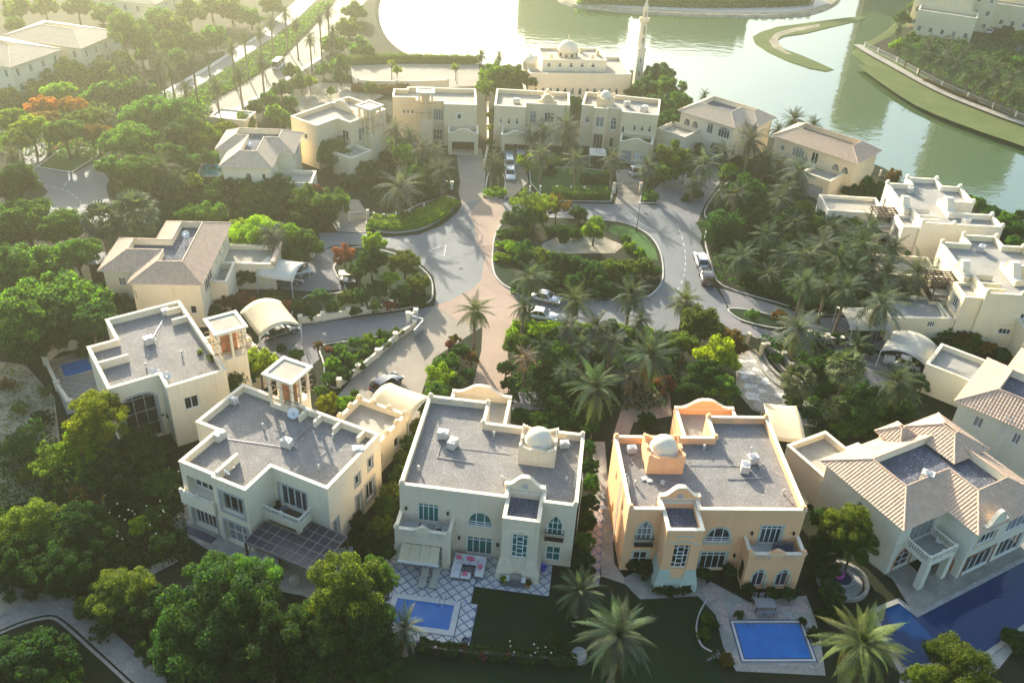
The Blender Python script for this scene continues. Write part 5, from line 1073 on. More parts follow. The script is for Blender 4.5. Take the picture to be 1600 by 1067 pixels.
PLANTS = []      # (u, noun phrase, zone, root)
def register(u, noun, zone, root): PLANTS.append((u, noun, zone, root))
def jitter(c, k=0.16):
    b = random.uniform(1-1.6*k, 1+1.9*k); return tuple(max(0.004, x*b*random.uniform(1-k*0.6, 1+k*0.6)) for x in c)
def tree(zone, u, v, rpx, kind='md', h=None, shape='mid', sy=1.0, noun=None):
    """u,v: middle of the crown in the survey; rpx: its half width there; h: total height in metres"""
    p0 = G(u, v, 4.0); r = rpx/ppm(p0); h = h or (1.75*r if shape != 'tall' else 2.4*r)
    zc = max(0.55*r, h-0.85*r*(1.3 if shape == 'tall' else 1)); p = G(u, v, zc); r = rpx/ppm(p)
    nm = noun or ('shrub' if h < 2.3 else 'tree')
    root = empty('garden_shrub' if nm == 'shrub' else 'garden_tree', (p.x, p.y, 0), random.uniform(0, 6.28))
    me = random.choice(CROWN[shape]); c = inst('crown', me, root, (0, 0, zc), random.uniform(0, 6.28), (r, r*sy, r)); c.color = (*jitter(COLS[kind]), 1)
    if zc > 0.9: inst('trunk', random.choice(TRUNK), root, (0, 0, 0), random.uniform(0, 6.28), (r*0.9, r*0.9, zc*1.05))
    big = 'tall ' if h > 8 else ('small ' if r < 1.6 else '')
    register(u, big+WORD[kind]+' '+nm, zone, root); root['category'] = nm; root['group'] = nm+'s '+zone
    return root
def palm(zone, u, v, rpx, h=None, kind='palm', near=False, fan=False, lean=0.0):
    p0 = G(u, v, 6.0); r = rpx/ppm(p0)*1.2; h = h or max(2.2, r*1.7); zc = h; p = G(u, v, zc-0.1*r); r = rpx/ppm(p)*1.2
    root = empty('fan_palm' if fan else 'date_palm', (p.x, p.y, 0), random.uniform(0, 6.28)); col = (*jitter(COLS[kind], 0.12), 1)
    inst('trunk', PTRUNK, root, (0, 0, 0), 0, (2.0*min(1, r/3.2)+0.3, 2.0*min(1, r/3.2)+0.3, zc))
    if near:
        for az, t, ro, s in palm_poses(near):
            k = 0 if t > 0.6 else (1 if t > 0.1 else (2 if t > -0.4 else 3)); o = inst('frond', FROND[k], root, (0, 0, zc)); o.color = (*jitter(col[:3] if t > -0.62 or random.random() < 0.5 else COLS['br'], 0.2), 1)
            o.rotation_mode = 'XYZ'; o.rotation_euler = (Matrix.Rotation(az, 3, 'Z')@Matrix.Rotation(-t, 3, 'Y')@Matrix.Rotation(ro, 3, 'X')).to_euler(); o.scale = (r*s,)*3
    else:
        c = inst('crown', random.choice(FAN if fan else PALM), root, (0, 0, zc), random.uniform(0, 6.28), (r, r, r*0.95)); c.color = col
    register(u, ('tall ' if h > 7.5 else ('short ' if h < 3.2 else ''))+WORD[kind]+(' fan palm' if fan else ' date palm'), zone, root); root['category'] = 'palm'; root['group'] = 'palms '+zone
    return root
def hedge(zone, px, width, h, kind='md', label=None, dens=150, z=0.1, size=0.10):
    """clipped hedge along a survey line: rounded box of leaves > foliage"""
    ln = [np.array(p) for p in smooth_line(wp(px), 4)]; seg = [np.linalg.norm(b-a) for a, b in zip(ln, ln[1:])]; L = sum(seg); cum = np.cumsum([0]+seg)
    n = int(min(14000, L*(width+2*h)*dens)); s = rng.uniform(0, L, n); i = np.clip(np.searchsorted(cum, s)-1, 0, len(seg)-1); f = (s-cum[i])/np.array(seg)[i]
    A = np.array(ln); c = A[i]*(1-f)[:, None]+A[i+1]*f[:, None]; t = unit(A[i+1]-A[i]); nn = np.stack([-t[:, 1], t[:, 0]], axis=1)
    th = rng.uniform(-0.15, math.pi+0.15, n); e = 0.45; cx = np.sign(np.cos(th))*np.abs(np.cos(th))**e; cz = np.sign(np.sin(th))*np.abs(np.sin(th))**e
    bm_ = 1+0.10*np.sin(s*2.1+rng.random()*6)+0.07*np.sin(s*5.3); k = rng.uniform(0.86, 1.05, n)*bm_
    p = np.stack([c[:, 0]+nn[:, 0]*cx*width/2*k, c[:, 1]+nn[:, 1]*cx*width/2*k, z+h*np.clip(cz, 0, 1)*k], axis=1)
    nr = unit(np.stack([nn[:, 0]*cx, nn[:, 1]*cx, cz+0.2], axis=1)+rng.normal(size=p.shape)*0.5)
    o = p.mean(axis=0)*np.array([1, 1, 0]); me = np_mesh('hedge', leaf_quads(p-o, nr, size*rng.uniform(0.6, 1.4, n)), 4, 'leaf')
    ob = bpy.data.objects.new('hedge', me); COL.objects.link(ob); ob.location = o; ob.color = (*jitter(COLS[kind], 0.1), 1)
    u = sum(a for a, b in px)/len(px); ob['category'] = 'hedge'; ob['group'] = 'hedges '+zone
    # added solid heart hidden inside the leaves so that no light leaks through
    m = MB(); w2 = width*0.36; q = [Vector(a) for a in ln]; L_, R_ = [], []
    for j, a in enumerate(q):
        t_ = (q[min(j+1, len(q)-1)]-q[max(j-1, 0)]).normalized(); n_ = Vector((-t_.y, t_.x)); L_.append(a+n_*w2-Vector(o[:2])); R_.append(a-n_*w2-Vector(o[:2]))
    k = len(q); top = z+h*0.78
    m.add([(*a, z) for a in L_]+[(*a, top) for a in L_]+[(*a, top) for a in R_]+[(*a, z) for a in R_], [(r_*k+j, r_*k+j+1, (r_+1)*k+j+1, (r_+1)*k+j) for r_ in range(3) for j in range(k-1)])
    hh = m.build('solid_heart', 'leaf', ob); hh.color = ob.color
    if label: ob['label'] = label
    else: register(u, WORD[kind]+' clipped hedge', zone, ob)
    return ob
def undergrowth(name, px, n, hmax, kind, label, size=0.16, z=0.05):
    """uncountable low planting: one object"""
    poly = np.array(gp(px)); lo, hi = poly.min(0), poly.max(0); pts = []
    while len(pts) < n:
        q = rng.uniform(lo, hi, size=(n*2, 2)); ins = np.zeros(len(q), bool)
        for a, b in zip(poly, np.roll(poly, -1, axis=0)):
            c = ((a[1] > q[:, 1]) != (b[1] > q[:, 1])) & (q[:, 0] < (b[0]-a[0])*(q[:, 1]-a[1])/(b[1]-a[1]+1e-12)+a[0]); ins ^= c
        pts += list(q[ins])
    q = np.array(pts[:n]); hh = hmax*(0.45+0.55*np.abs(np.sin(q[:, 0]*1.1+np.cos(q[:, 1]*0.8)*1.7)*np.cos(q[:, 1]*0.9+0.6*np.sin(q[:, 0]*0.6))))
    p = np.column_stack([q, z+hh*rng.random(n)**0.6]); nr = unit(rng.normal(size=p.shape)*0.7+np.array([0, 0, 0.7]))
    o = np.array([q[:, 0].mean(), q[:, 1].mean(), 0]); me = np_mesh(name, leaf_quads(p-o, nr, size*rng.uniform(0.6, 1.4, n)), 4, 'leaf')
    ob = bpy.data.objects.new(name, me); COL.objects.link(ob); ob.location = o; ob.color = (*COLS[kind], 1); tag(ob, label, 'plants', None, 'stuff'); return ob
ORD = ['first', 'second', 'third', 'fourth', 'fifth', 'sixth', 'seventh', 'eighth', 'ninth', 'tenth', 'eleventh', 'twelfth', 'thirteenth', 'fourteenth', 'fifteenth', 'sixteenth', 'seventeenth', 'eighteenth', 'nineteenth', 'twentieth']
def name_plants():
    """labels that single out each plant: kind, place, and its turn from the left among its like"""
    by = {}
    for u, noun, zone, root in PLANTS: by.setdefault((noun, zone), []).append((u, root))
    for (noun, zone), l in by.items():
        l.sort(key=lambda x: x[0])
        for i, (u, root) in enumerate(l):
            if len(l) == 1: root['label'] = f'{noun} {zone}'
            elif i == 0: root['label'] = f'leftmost {noun} {zone}'
            elif i == len(l)-1: root['label'] = f'rightmost {noun} {zone}'
            else: root['label'] = f'{ORD[min(i, 19)]} {noun} from left {zone}'
# ================================================================== planting plan
Z = 'in the hazy grove at the upper left'
for u, v, r, k, s, h in [(192, 44, 30, 'md', 'tall', 15), (216, 57, 30, 'md', 'tall', 12), (246, 34, 32, 'md', 'lo', 9), (277, 44, 28, 'ol', 'lo', 8), (296, 20, 28, 'ol', 'lo', 8), (330, 8, 28, 'md', 'lo', 8), (362, 16, 26, 'ol', 'lo', 7), (392, 28, 24, 'md', 'lo', 6), (425, 10, 22, 'ol', 'lo', 6), (335, 58, 26, 'md', 'lo', 6),
                         (30, 14, 28, 'md', 'lo', 8), (70, 12, 24, 'ol', 'lo', 7), (120, 10, 26, 'md', 'lo', 8), (22, 40, 20, 'ol', 'lo', 6), (160, 22, 24, 'md', 'lo', 8), (262, 70, 26, 'ol', 'lo', 6), (300, 66, 24, 'md', 'lo', 6), (232, 82, 26, 'md', 'lo', 6), (190, 96, 24, 'ol', 'lo', 5), (160, 108, 22, 'md', 'lo', 5), (276, 92, 22, 'md', 'lo', 5)]:
    tree(Z, u, v, r, k, h, s)
Z = 'around the hazy hipped houses at upper left'
for u, v, r, k, h in [(62, 92, 20, 'lm', 5), (105, 110, 26, 'lm', 5), (150, 96, 18, 'lm', 4), (132, 120, 22, 'ye', 4), (78, 122, 18, 'md', 4), (40, 132, 18, 'md', 3.5), (14, 150, 20, 'lm', 4), (60, 142, 18, 'lm', 3.5), (180, 120, 22, 'lm', 4)]:
    tree(Z, u, v, r, k, h, 'lo')
Z = 'along the avenue at upper left'
for u, v, r, h in [(266, 112, 18, 8.5), (300, 95, 18, 9), (337, 135, 20, 8.5), (373, 118, 19, 9), (408, 98, 18, 9), (361, 75, 17, 9), (381, 60, 16, 9), (445, 22, 15, 9), (405, 52, 15, 9), (423, 36, 15, 9), (499, 30, 15, 10), (512, 20, 15, 10), (250, 98, 16, 8), (214, 112, 18, 6), (188, 104, 17, 7), (240, 88, 16, 8), (324, 90, 16, 8), (462, 40, 14, 8), (484, 62, 15, 8), (290, 140, 18, 5), (225, 135, 20, 6), (520, 50, 14, 8)]:
    palm(Z, u, v, r, h)
Z = 'between the avenue and the lake'
for u, v, r, k, h in [(520, 70, 24, 'md', 5), (545, 45, 24, 'ol', 5), (560, 75, 22, 'md', 4), (530, 100, 18, 'md', 4), (555, 20, 22, 'md', 5), (575, 85, 16, 'md', 3), (505, 110, 16, 'md', 3.5), (470, 130, 18, 'md', 4), (440, 140, 20, 'bl', 4), (455, 112, 16, 'md', 4), (420, 158, 20, 'md', 4), (398, 168, 18, 'bl', 4), (484, 128, 13, 'lm', 4), (516, 143, 9, 'lm', 2.5), (532, 118, 16, 'bl', 4), (580, 138, 14, 'ol', 4.5), (430, 178, 20, 'lm', 4), (445, 190, 18, 'md', 4), (455, 160, 16, 'md', 3), (620, 110, 9, 'ye', 4), (612, 100, 8, 'ye', 4), (712, 106, 9, 'ye', 4)]:
    tree(Z, u, v, r, k, h, 'lo')
hedge(Z, [(545, 100), (600, 96), (680, 97), (750, 99)], 2.0, 1.6, 'ol'); hedge(Z, [(550, 142), (600, 145), (640, 143)], 2.0, 1.4, 'br')
Z = 'in the flame tree group at the left edge'
for u, v, r, k, s, h in [(68, 168, 28, 'or', 'dome', 8), (112, 166, 24, 'or', 'dome', 7.5), (18, 190, 32, 'lm', 'dome', 8), (48, 200, 30, 'ye', 'dome', 8), (92, 146, 28, 'lm', 'dome', 7), (100, 208, 34, 'md', 'dome', 8), (138, 186, 30, 'ol', 'dome', 8), (28, 220, 28, 'ol', 'dome', 7), (150, 208, 26, 'br', 'dome', 7), (70, 188, 26, 'br', 'dome', 7.5)]:
    tree(Z, u, v, r, k, h, s)
Z = 'in the grove left of the upper tiled villa'
for u, v, r, k, s, h in [(180, 150, 34, 'md', 'lo', 7), (216, 148, 34, 'md', 'lo', 7), (150, 150, 24, 'md', 'lo', 6), (235, 182, 48, 'md', 'dome', 9), (275, 180, 40, 'md', 'dome', 9), (200, 222, 46, 'md', 'dome', 9), (218, 274, 46, 'md', 'ball', 8), (168, 262, 24, 'md', 'mid', 7), (292, 200, 30, 'md', 'mid', 7), (303, 226, 24, 'ol', 'mid', 5), (322, 212, 24, 'lm', 'mid', 5), (262, 246, 28, 'md', 'mid', 6), (288, 256, 28, 'bl', 'mid', 5), (350, 202, 24, 'ye', 'mid', 4), (382, 192, 22, 'ol', 'mid', 4), (255, 290, 22, 'bl', 'mid', 5), (300, 285, 22, 'ye', 'mid', 3.5), (270, 218, 30, 'dk', 'mid', 7), (330, 248, 18, 'md', 'mid', 3.5)]:
    tree(Z, u, v, r, k, h, s)
palm(Z, 255, 268, 30, 5, 'palm'); palm(Z, 278, 282, 24, 4, 'palm')
Z = 'in front of the upper tiled villa'
for u, v, r, k, s, h in [(362, 296, 34, 'dk', 'mid', 5.5), (400, 302, 34, 'md', 'mid', 5.5), (440, 300, 34, 'dk', 'mid', 5.5), (480, 320, 36, 'md', 'mid', 5.5), (518, 318, 34, 'md', 'mid', 5.5), (335, 318, 24, 'dk', 'mid', 4.5), (470, 345, 28, 'dk', 'mid', 4), (300, 336, 26, 'md', 'mid', 5), (330, 336, 26, 'md', 'mid', 5), (420, 330, 26, 'dk', 'mid', 4), (385, 332, 22, 'dk', 'mid', 3.5), (505, 345, 22, 'dk', 'mid', 3), (275, 322, 20, 'bl', 'mid', 3)]:
    tree(Z, u, v, r, k, h, s)
tree(Z, 492, 296, 12, 'pk', 4.0, 'mid'); tree(Z, 425, 292, 10, 'pk', 4.5, 'lo')
Z = 'at the left frame edge'
for u, v, r, k, s, h in [(20, 290, 44, 'dk', 'hi', 10), (40, 352, 62, 'md', 'dome', 9), (100, 356, 42, 'md', 'dome', 8.5), (-5, 345, 45, 'md', 'dome', 9), (45, 425, 70, 'md', 'dome', 10), (120, 398, 40, 'md', 'dome', 9), (85, 480, 84, 'md', 'dome', 11), (20, 500, 72, 'md', 'dome', 11), (140, 500, 48, 'dk', 'dome', 9), (-10, 420, 50, 'dk', 'hi', 9), (60, 535, 50, 'dk', 'dome', 6)]:
    tree(Z, u, v, r, k, h, s)
palm(Z, 158, 348, 28, 6.5, 'palm', fan=True); palm(Z, 211, 338, 34, 7, 'palm', fan=True); palm(Z, 20, 246, 22, 5, 'plit')
Z = 'beside the brown tiled villa'
for u, v, r, k, s, h in [(405, 372, 50, 'lm', 'hi', 7), (445, 372, 34, 'lm', 'mid', 6), (475, 385, 32, 'md', 'mid', 5), (455, 402, 28, 'md', 'mid', 4), (370, 360, 26, 'ye', 'mid', 5), (386, 432, 20, 'dk', 'mid', 3.4), (372, 440, 12, 'dk', 'mid', 2), (170, 470, 26, 'dk', 'mid', 4), (195, 480, 24, 'dk', 'mid', 4), (180, 440, 22, 'dk', 'airy', 4), (150, 520, 30, 'dk', 'mid', 3.5), (140, 540, 26, 'dk', 'mid', 2.2)]:
    tree(Z, u, v, r, k, h, s)
palm(Z, 424, 372, 28, 5.5, 'pblue')
for u, v, r in [(352, 474, 16), (376, 468, 18), (395, 474, 14)]: tree(Z, u, v, r, 'pk', 2.4, 'mid')
for u, v, r in [(318, 478, 16), (336, 486, 14), (425, 462, 14), (440, 470, 12)]: tree(Z, u, v, r, 'dk', 2.0, 'mid')
Z = 'in the wedge bed beside the ring road'
for u, v, r, k, s, h in [(538, 398, 20, 'pk', 'mid', 3.6), (585, 380, 22, 'lm', 'mid', 6.5), (580, 408, 28, 'dk', 'mid', 5.5), (560, 425, 22, 'dk', 'mid', 4.5), (632, 412, 28, 'ol', 'mid', 4.6), (610, 436, 17, 'lm', 'mid', 3.6), (652, 444, 22, 'ol', 'mid', 3.6), (590, 452, 20, 'dk', 'mid', 3), (630, 462, 22, 'dk', 'mid', 3), (565, 462, 18, 'dk', 'mid', 3), (500, 463, 17, 'bl', 'mid', 3.6), (470, 478, 17, 'dk', 'mid', 2.8), (540, 468, 18, 'ol', 'mid', 3.2), (520, 480, 14, 'dk', 'mid', 2.4), (450, 478, 13, 'pk', 'lo', 2.2), (435, 470, 13, 'bl', 'mid', 2.2), (486, 493, 11, 'dk', 'mid', 1.6), (555, 487, 11, 'dk', 'mid', 1.6), (585, 480, 13, 'md', 'mid', 2.0), (610, 478, 12, 'pk', 'lo', 1.8), (655, 470, 14, 'dk', 'mid', 1.8)]:
    tree(Z, u, v, r, k, h, s)
Z = 'in the strip bed between the two driveways'
for u, v, r, k, s, h in [(555, 535, 14, 'md', 'mid', 1.8), (575, 532, 14, 'lm', 'mid', 1.6), (600, 525, 14, 'md', 'mid', 1.6), (530, 548, 15, 'md', 'mid', 1.8), (520, 570, 16, 'lm', 'mid', 2), (545, 560, 15, 'md', 'mid', 1.8), (570, 550, 14, 'md', 'mid', 1.6), (598, 538, 13, 'lm', 'mid', 1.5), (515, 592, 15, 'md', 'mid', 1.8), (540, 585, 15, 'dk', 'mid', 1.8), (560, 570, 13, 'md', 'mid', 1.6), (622, 520, 11, 'md', 'mid', 1.3), (497, 540, 9, 'br', 'mid', 2.2)]:
    tree(Z, u, v, r, k, h, s)
tree(Z, 514, 547, 9, 'pk', 1.8, 'lo')
Z = 'between the two wind towers'
for u, v, r, k, s, h in [(330, 590, 52, 'ol', 'airy', 8), (345, 600, 44, 'dk', 'mid', 7), (405, 566, 32, 'ye', 'mid', 6.5), (295, 570, 26, 'ol', 'airy', 7), (380, 580, 28, 'md', 'mid', 6), (462, 555, 15, 'md', 'mid', 2), (440, 546, 10, 'dk', 'mid', 1.6), (515, 630, 22, 'ye', 'mid', 2), (540, 632, 20, 'lm', 'mid', 1.8), (555, 615, 9, 'md', 'mid', 1.6), (500, 612, 14, 'md', 'mid', 1.6), (270, 640, 24, 'dk', 'mid', 4)]:
    tree(Z, u, v, r, k, h, s)
Z = 'in the wild garden at lower left'
for u, v, r, k, s, h in [(150, 660, 56, 'ye', 'hi', 9), (128, 700, 40, 'lm', 'mid', 6), (90, 720, 42, 'ol', 'airy', 4.5), (45, 690, 40, 'dk', 'airy', 4), (170, 740, 46, 'dk', 'mid', 5), (230, 715, 42, 'dk', 'mid', 4.5), (250, 760, 36, 'dk', 'mid', 4), (215, 690, 34, 'dk', 'mid', 5), (140, 770, 32, 'br', 'airy', 2.6), (218, 822, 20, 'lm', 'mid', 3), (60, 830, 62, 'ol', 'hi', 5), (125, 840, 62, 'dk', 'hi', 5.5), (30, 890, 58, 'dk', 'hi', 4.5), (100, 890, 58, 'dk', 'hi', 5), (-5, 840, 45, 'ol', 'mid', 4), (165, 880, 42, 'dk', 'mid', 3.5), (190, 930, 58, 'ol', 'hi', 4.5), (225, 955, 48, 'dk', 'mid', 4), (155, 940, 40, 'ol', 'mid', 3), (240, 810, 28, 'dk', 'airy', 3), (200, 870, 26, 'dk', 'mid', 2), (255, 850, 24, 'dk', 'airy', 3), (205, 780, 36, 'dk', 'mid', 3), (250, 1010, 40, 'dk', 'airy', 2.5), (160, 990, 22, 'dk', 'airy', 1.5)]:
    tree(Z, u, v, r, k, h, s)
tree(Z, 60, 1035, 62, 'dk', 1.6, 'dome', noun='shrub'); tree(Z, 90, 1068, 40, 'md', 1.6, 'mid', noun='shrub'); tree(Z, 10, 1030, 50, 'dk', 1.3, 'dome', noun='shrub')
Z = 'in front of the cream villa'
for u, v, r, k, s, h in [(345, 940, 96, 'dk', 'hi', 9.5), (330, 1010, 90, 'dk', 'hi', 8), (420, 1010, 84, 'dk', 'hi', 8), (290, 1000, 60, 'dk', 'hi', 6.5), (540, 930, 76, 'ol', 'hi', 9), (555, 985, 72, 'dk', 'hi', 7.5), (500, 1030, 60, 'dk', 'hi', 6), (575, 1040, 54, 'dk', 'hi', 5), (385, 915, 60, 'md', 'hi', 8.5), (470, 985, 48, 'dk', 'hi', 6), (585, 905, 40, 'md', 'hi', 7)]:
    tree(Z, u, v, r, k, h, s)
Z = 'between cream and beige villas'
for i, (u, v, r, k, h) in enumerate([(698, 568, 24, 'md', 3.5), (690, 590, 28, 'lm', 3.6), (684, 618, 28, 'md', 3.6), (672, 642, 20, 'md', 3.4), (655, 668, 18, 'ol', 3.0), (642, 692, 18, 'md', 3.0), (632, 716, 18, 'ol', 3.0), (622, 742, 19, 'md', 3.0), (612, 768, 20, 'ol', 3.0), (602, 792, 21, 'md', 3.0), (594, 822, 22, 'ol', 3.0), (588, 852, 22, 'dk', 2.8), (560, 815, 18, 'dk', 2.0), (575, 845, 22, 'dk', 2.4), (710, 600, 20, 'dk', 3), (600, 862, 20, 'dk', 2.4), (718, 548, 16, 'dk', 3), (735, 560, 14, 'br', 2), (730, 585, 14, 'dk', 2)]):
    tree(Z, u, v, r, k, h, 'mid')
tree(Z, 702, 538, 9, 'pk', 3.0, 'lo'); tree(Z, 710, 530, 11, 'br', 2.6, 'lo')
Z = 'between beige and peach villas'
for u, v, r, k, h in [(918, 700, 16, 'dk', 3), (922, 728, 17, 'dk', 3), (922, 756, 18, 'md', 3), (920, 786, 19, 'dk', 3), (918, 815, 20, 'md', 3), (914, 846, 20, 'md', 3), (912, 876, 20, 'dk', 2.8), (925, 670, 16, 'dk', 3), (930, 650, 16, 'dk', 3), (916, 896, 18, 'dk', 2.4)]:
    tree(Z, u, v, r, k, h, 'mid')
Z = 'between peach villa and dark pool'
for u, v, r, k, s, h in [(1322, 822, 44, 'ol', 'hi', 7.5), (1335, 850, 38, 'md', 'hi', 6), (1295, 850, 30, 'dk', 'hi', 4.5), (1290, 890, 26, 'dk', 'mid', 3), (1300, 925, 24, 'dk', 'mid', 2.6), (1275, 870, 22, 'dk', 'mid', 3), (1310, 955, 22, 'dk', 'mid', 2), (1285, 810, 22, 'dk', 'mid', 4)]:
    tree(Z, u, v, r, k, h, s)
# --- the row of gardens behind the beige and peach villas
Z = 'in the palm garden below the ring road'
for u, v, r, h, k in [(742, 490, 33, 6.5, 'plit'), (830, 440, 36, 7.5, 'palm'), (818, 482, 28, 6.0, 'palm'), (897, 474, 34, 6.5, 'plit'), (985, 464, 36, 5.5, 'palm'), (1070, 474, 32, 4.6, 'plit'), (930, 515, 36, 5.5, 'pblue'), (1000, 502, 26, 4.5, 'pblue'), (885, 515, 28, 5, 'pblue'), (955, 540, 34, 4.6, 'pblue')]:
    palm(Z, u, v, r, h, k)
palm(Z, 1015, 562, 50, 5.2, 'palm', near=60); palm(Z, 930, 612, 50, 5.5, 'palm', near=64); palm(Z, 820, 562, 24, 4.2, 'dry')
for u, v, r, k, s, h in [(810, 538, 26, 'ol', 'mid', 5), (876, 560, 32, 'md', 'mid', 5), (862, 610, 24, 'dk', 'mid', 3), (868, 640, 24, 'dk', 'mid', 3), (1098, 508, 38, 'ol', 'mid', 6.5), (1120, 558, 38, 'ye', 'mid', 6.5), (1105, 590, 38, 'dk', 'mid', 6), (1068, 538, 28, 'ol', 'mid', 5), (1085, 615, 34, 'dk', 'mid', 5), (1130, 610, 28, 'md', 'mid', 5), (1140, 530, 22, 'br', 'mid', 4), (1155, 545, 16, 'br', 'mid', 3), (850, 585, 20, 'dk', 'mid', 3), (840, 520, 18, 'lm', 'mid', 2), (790, 575, 15, 'dk', 'mid', 3), (905, 560, 24, 'dk', 'mid', 3), (985, 580, 26, 'dk', 'mid', 3), (1040, 600, 20, 'pk', 'lo', 2), (960, 590, 24, 'dk', 'mid', 2.4), (890, 600, 22, 'md', 'mid', 3), (815, 650, 18, 'dk', 'mid', 1.8), (840, 655, 16, 'md', 'mid', 1.8), (870, 665, 24, 'dk', 'mid', 2.4), (895, 655, 22, 'dk', 'mid', 2.4), (920, 655, 20, 'dk', 'mid', 2), (1010, 655, 16, 'dk', 'mid', 1.6), (800, 520, 12, 'lm', 'mid', 1.6), (795, 600, 15, 'dk', 'mid', 2.4), (800, 620, 14, 'dk', 'mid', 2), (1035, 530, 20, 'dk', 'mid', 2), (930, 550, 22, 'dk', 'mid', 2.4), (955, 515, 20, 'dk', 'mid', 2)]:
    tree(Z, u, v, r, k, h, s)
hedge(Z, [(800, 514), (850, 518), (900, 519), (960, 522), (1020, 526)], 1.4, 1.2, 'lm')
Z = 'on the round island'
for u, v, r, k, s, h in [(822, 318, 28, 'ol', 'airy', 6), (850, 322, 26, 'ye', 'airy', 6), (870, 322, 24, 'br', 'airy', 5.5), (805, 342, 24, 'bl', 'mid', 4.5), (833, 340, 24, 'md', 'mid', 4.5), (905, 334, 17, 'bl', 'mid', 3), (929, 358, 24, 'lm', 'mid', 5), (820, 398, 26, 'dk', 'mid', 3.6), (845, 405, 26, 'ol', 'mid', 3.6), (872, 415, 27, 'dk', 'mid', 3.6), (898, 418, 27, 'dk', 'mid', 3.6), (925, 424, 25, 'dk', 'mid', 3.6), (955, 422, 25, 'ol', 'mid', 3.4), (982, 424, 24, 'ol', 'mid', 3.2), (1005, 418, 20, 'ol', 'mid', 3), (1018, 424, 16, 'dk', 'mid', 2.2), (800, 388, 14, 'lm', 'mid', 2), (880, 372, 13, 'dk', 'mid', 1.6), (900, 366, 13, 'md', 'mid', 1.6), (985, 386, 12, 'lm', 'mid', 1.2), (1000, 396, 11, 'lm', 'mid', 1.2), (978, 374, 11, 'md', 'mid', 1.1), (862, 440, 22, 'dk', 'mid', 2.4), (900, 444, 24, 'dk', 'mid', 2.4), (940, 446, 22, 'dk', 'mid', 2.4), (975, 444, 20, 'dk', 'mid', 2), (838, 428, 22, 'dk', 'mid', 2.6)]:
    tree(Z, u, v, r, k, h, s)
hedge(Z, [(776, 388), (790, 386), (806, 388)], 1.3, 0.9, 'lm'); hedge(Z, [(772, 405), (785, 407), (798, 409)], 1.3, 0.9, 'lm'); hedge(Z, [(780, 372), (800, 366), (830, 366)], 1.6, 0.9, 'md'); hedge(Z, [(850, 364), (880, 362), (910, 362)], 1.4, 0.8, 'dk'); hedge(Z, [(800, 452), (860, 460), (930, 463), (1000, 460)], 2.2, 1.0, 'dk')
Z = 'in front of the houses left of the axis'
for u, v, r, k, s, h in [(520, 240, 32, 'md', 'ball', 6), (562, 262, 24, 'bl', 'mid', 3.6), (585, 275, 20, 'dk', 'mid', 3), (632, 240, 20, 'lm', 'mid', 5), (655, 286, 32, 'dk', 'mid', 5), (545, 285, 20, 'dk', 'mid', 3), (578, 232, 18, 'bl', 'mid', 3.4), (648, 262, 22, 'md', 'mid', 4), (705, 288, 10, 'dk', 'mid', 1.3), (585, 215, 16, 'bl', 'lo', 3), (600, 245, 14, 'dk', 'lo', 2), (675, 300, 18, 'dk', 'mid', 2)]:
    tree(Z, u, v, r, k, h, s)
palm(Z, 625, 300, 40, 4.6, 'pblue'); palm(Z, 690, 268, 26, 5.5, 'pblue'); palm(Z, 660, 236, 24, 5.5, 'pblue'); palm(Z, 682, 240, 22, 5, 'pblue'); palm(Z, 618, 205, 20, 5.5, 'pblue'); palm(Z, 640, 215, 20, 4.5, 'pblue')
hedge(Z, [(580, 350), (620, 352), (660, 342), (690, 328), (705, 317)], 3.4, 1.0, 'lm'); hedge(Z, [(574, 356), (620, 360), (665, 352), (700, 334)], 1.2, 0.8, 'lm')
Z = 'in front of the two sand villas'
palm(Z, 768, 254, 22, 5.5, 'pblue'); palm(Z, 780, 262, 20, 4.5, 'palm'); palm(Z, 846, 246, 27, 5.5, 'pblue'); palm(Z, 900, 254, 26, 5.5, 'pblue'); palm(Z, 958, 252, 25, 5.5, 'pblue'); palm(Z, 1010, 262, 26, 5, 'pblue'); palm(Z, 884, 204, 32, 7, 'pblue'); palm(Z, 848, 206, 22, 5.5, 'pblue'); palm(Z, 828, 212, 18, 5, 'pblue')
for u, v, r, k, s, h in [(824, 254, 18, 'ye', 'mid', 4), (866, 252, 16, 'ye', 'mid', 4), (1052, 246, 30, 'ol', 'mid', 7), (1040, 270, 24, 'md', 'mid', 4.5), (1070, 262, 20, 'md', 'mid', 5), (950, 275, 12, 'md', 'lo', 1.6), (860, 268, 12, 'dk', 'lo', 1.4), (1006, 290, 10, 'dk', 'mid', 1.8), (775, 240, 12, 'md', 'lo', 2), (765, 222, 8, 'md', 'lo', 3), (768, 200, 8, 'ol', 'lo', 3), (764, 180, 7, 'ol', 'lo', 3)]:
    tree(Z, u, v, r, k, h, s)
hedge(Z, [(862, 306), (900, 309), (950, 309)], 2.6, 1.3, 'md'); hedge(Z, [(905, 284), (930, 286), (950, 287)], 2.0, 1.3, 'dk'); hedge(Z, [(1004, 310), (1015, 311), (1024, 310)], 2.4, 1.1, 'md'); hedge(Z, [(762, 302), (774, 306), (784, 301)], 2.2, 0.9, 'lm')
Z = 'around the mosque'
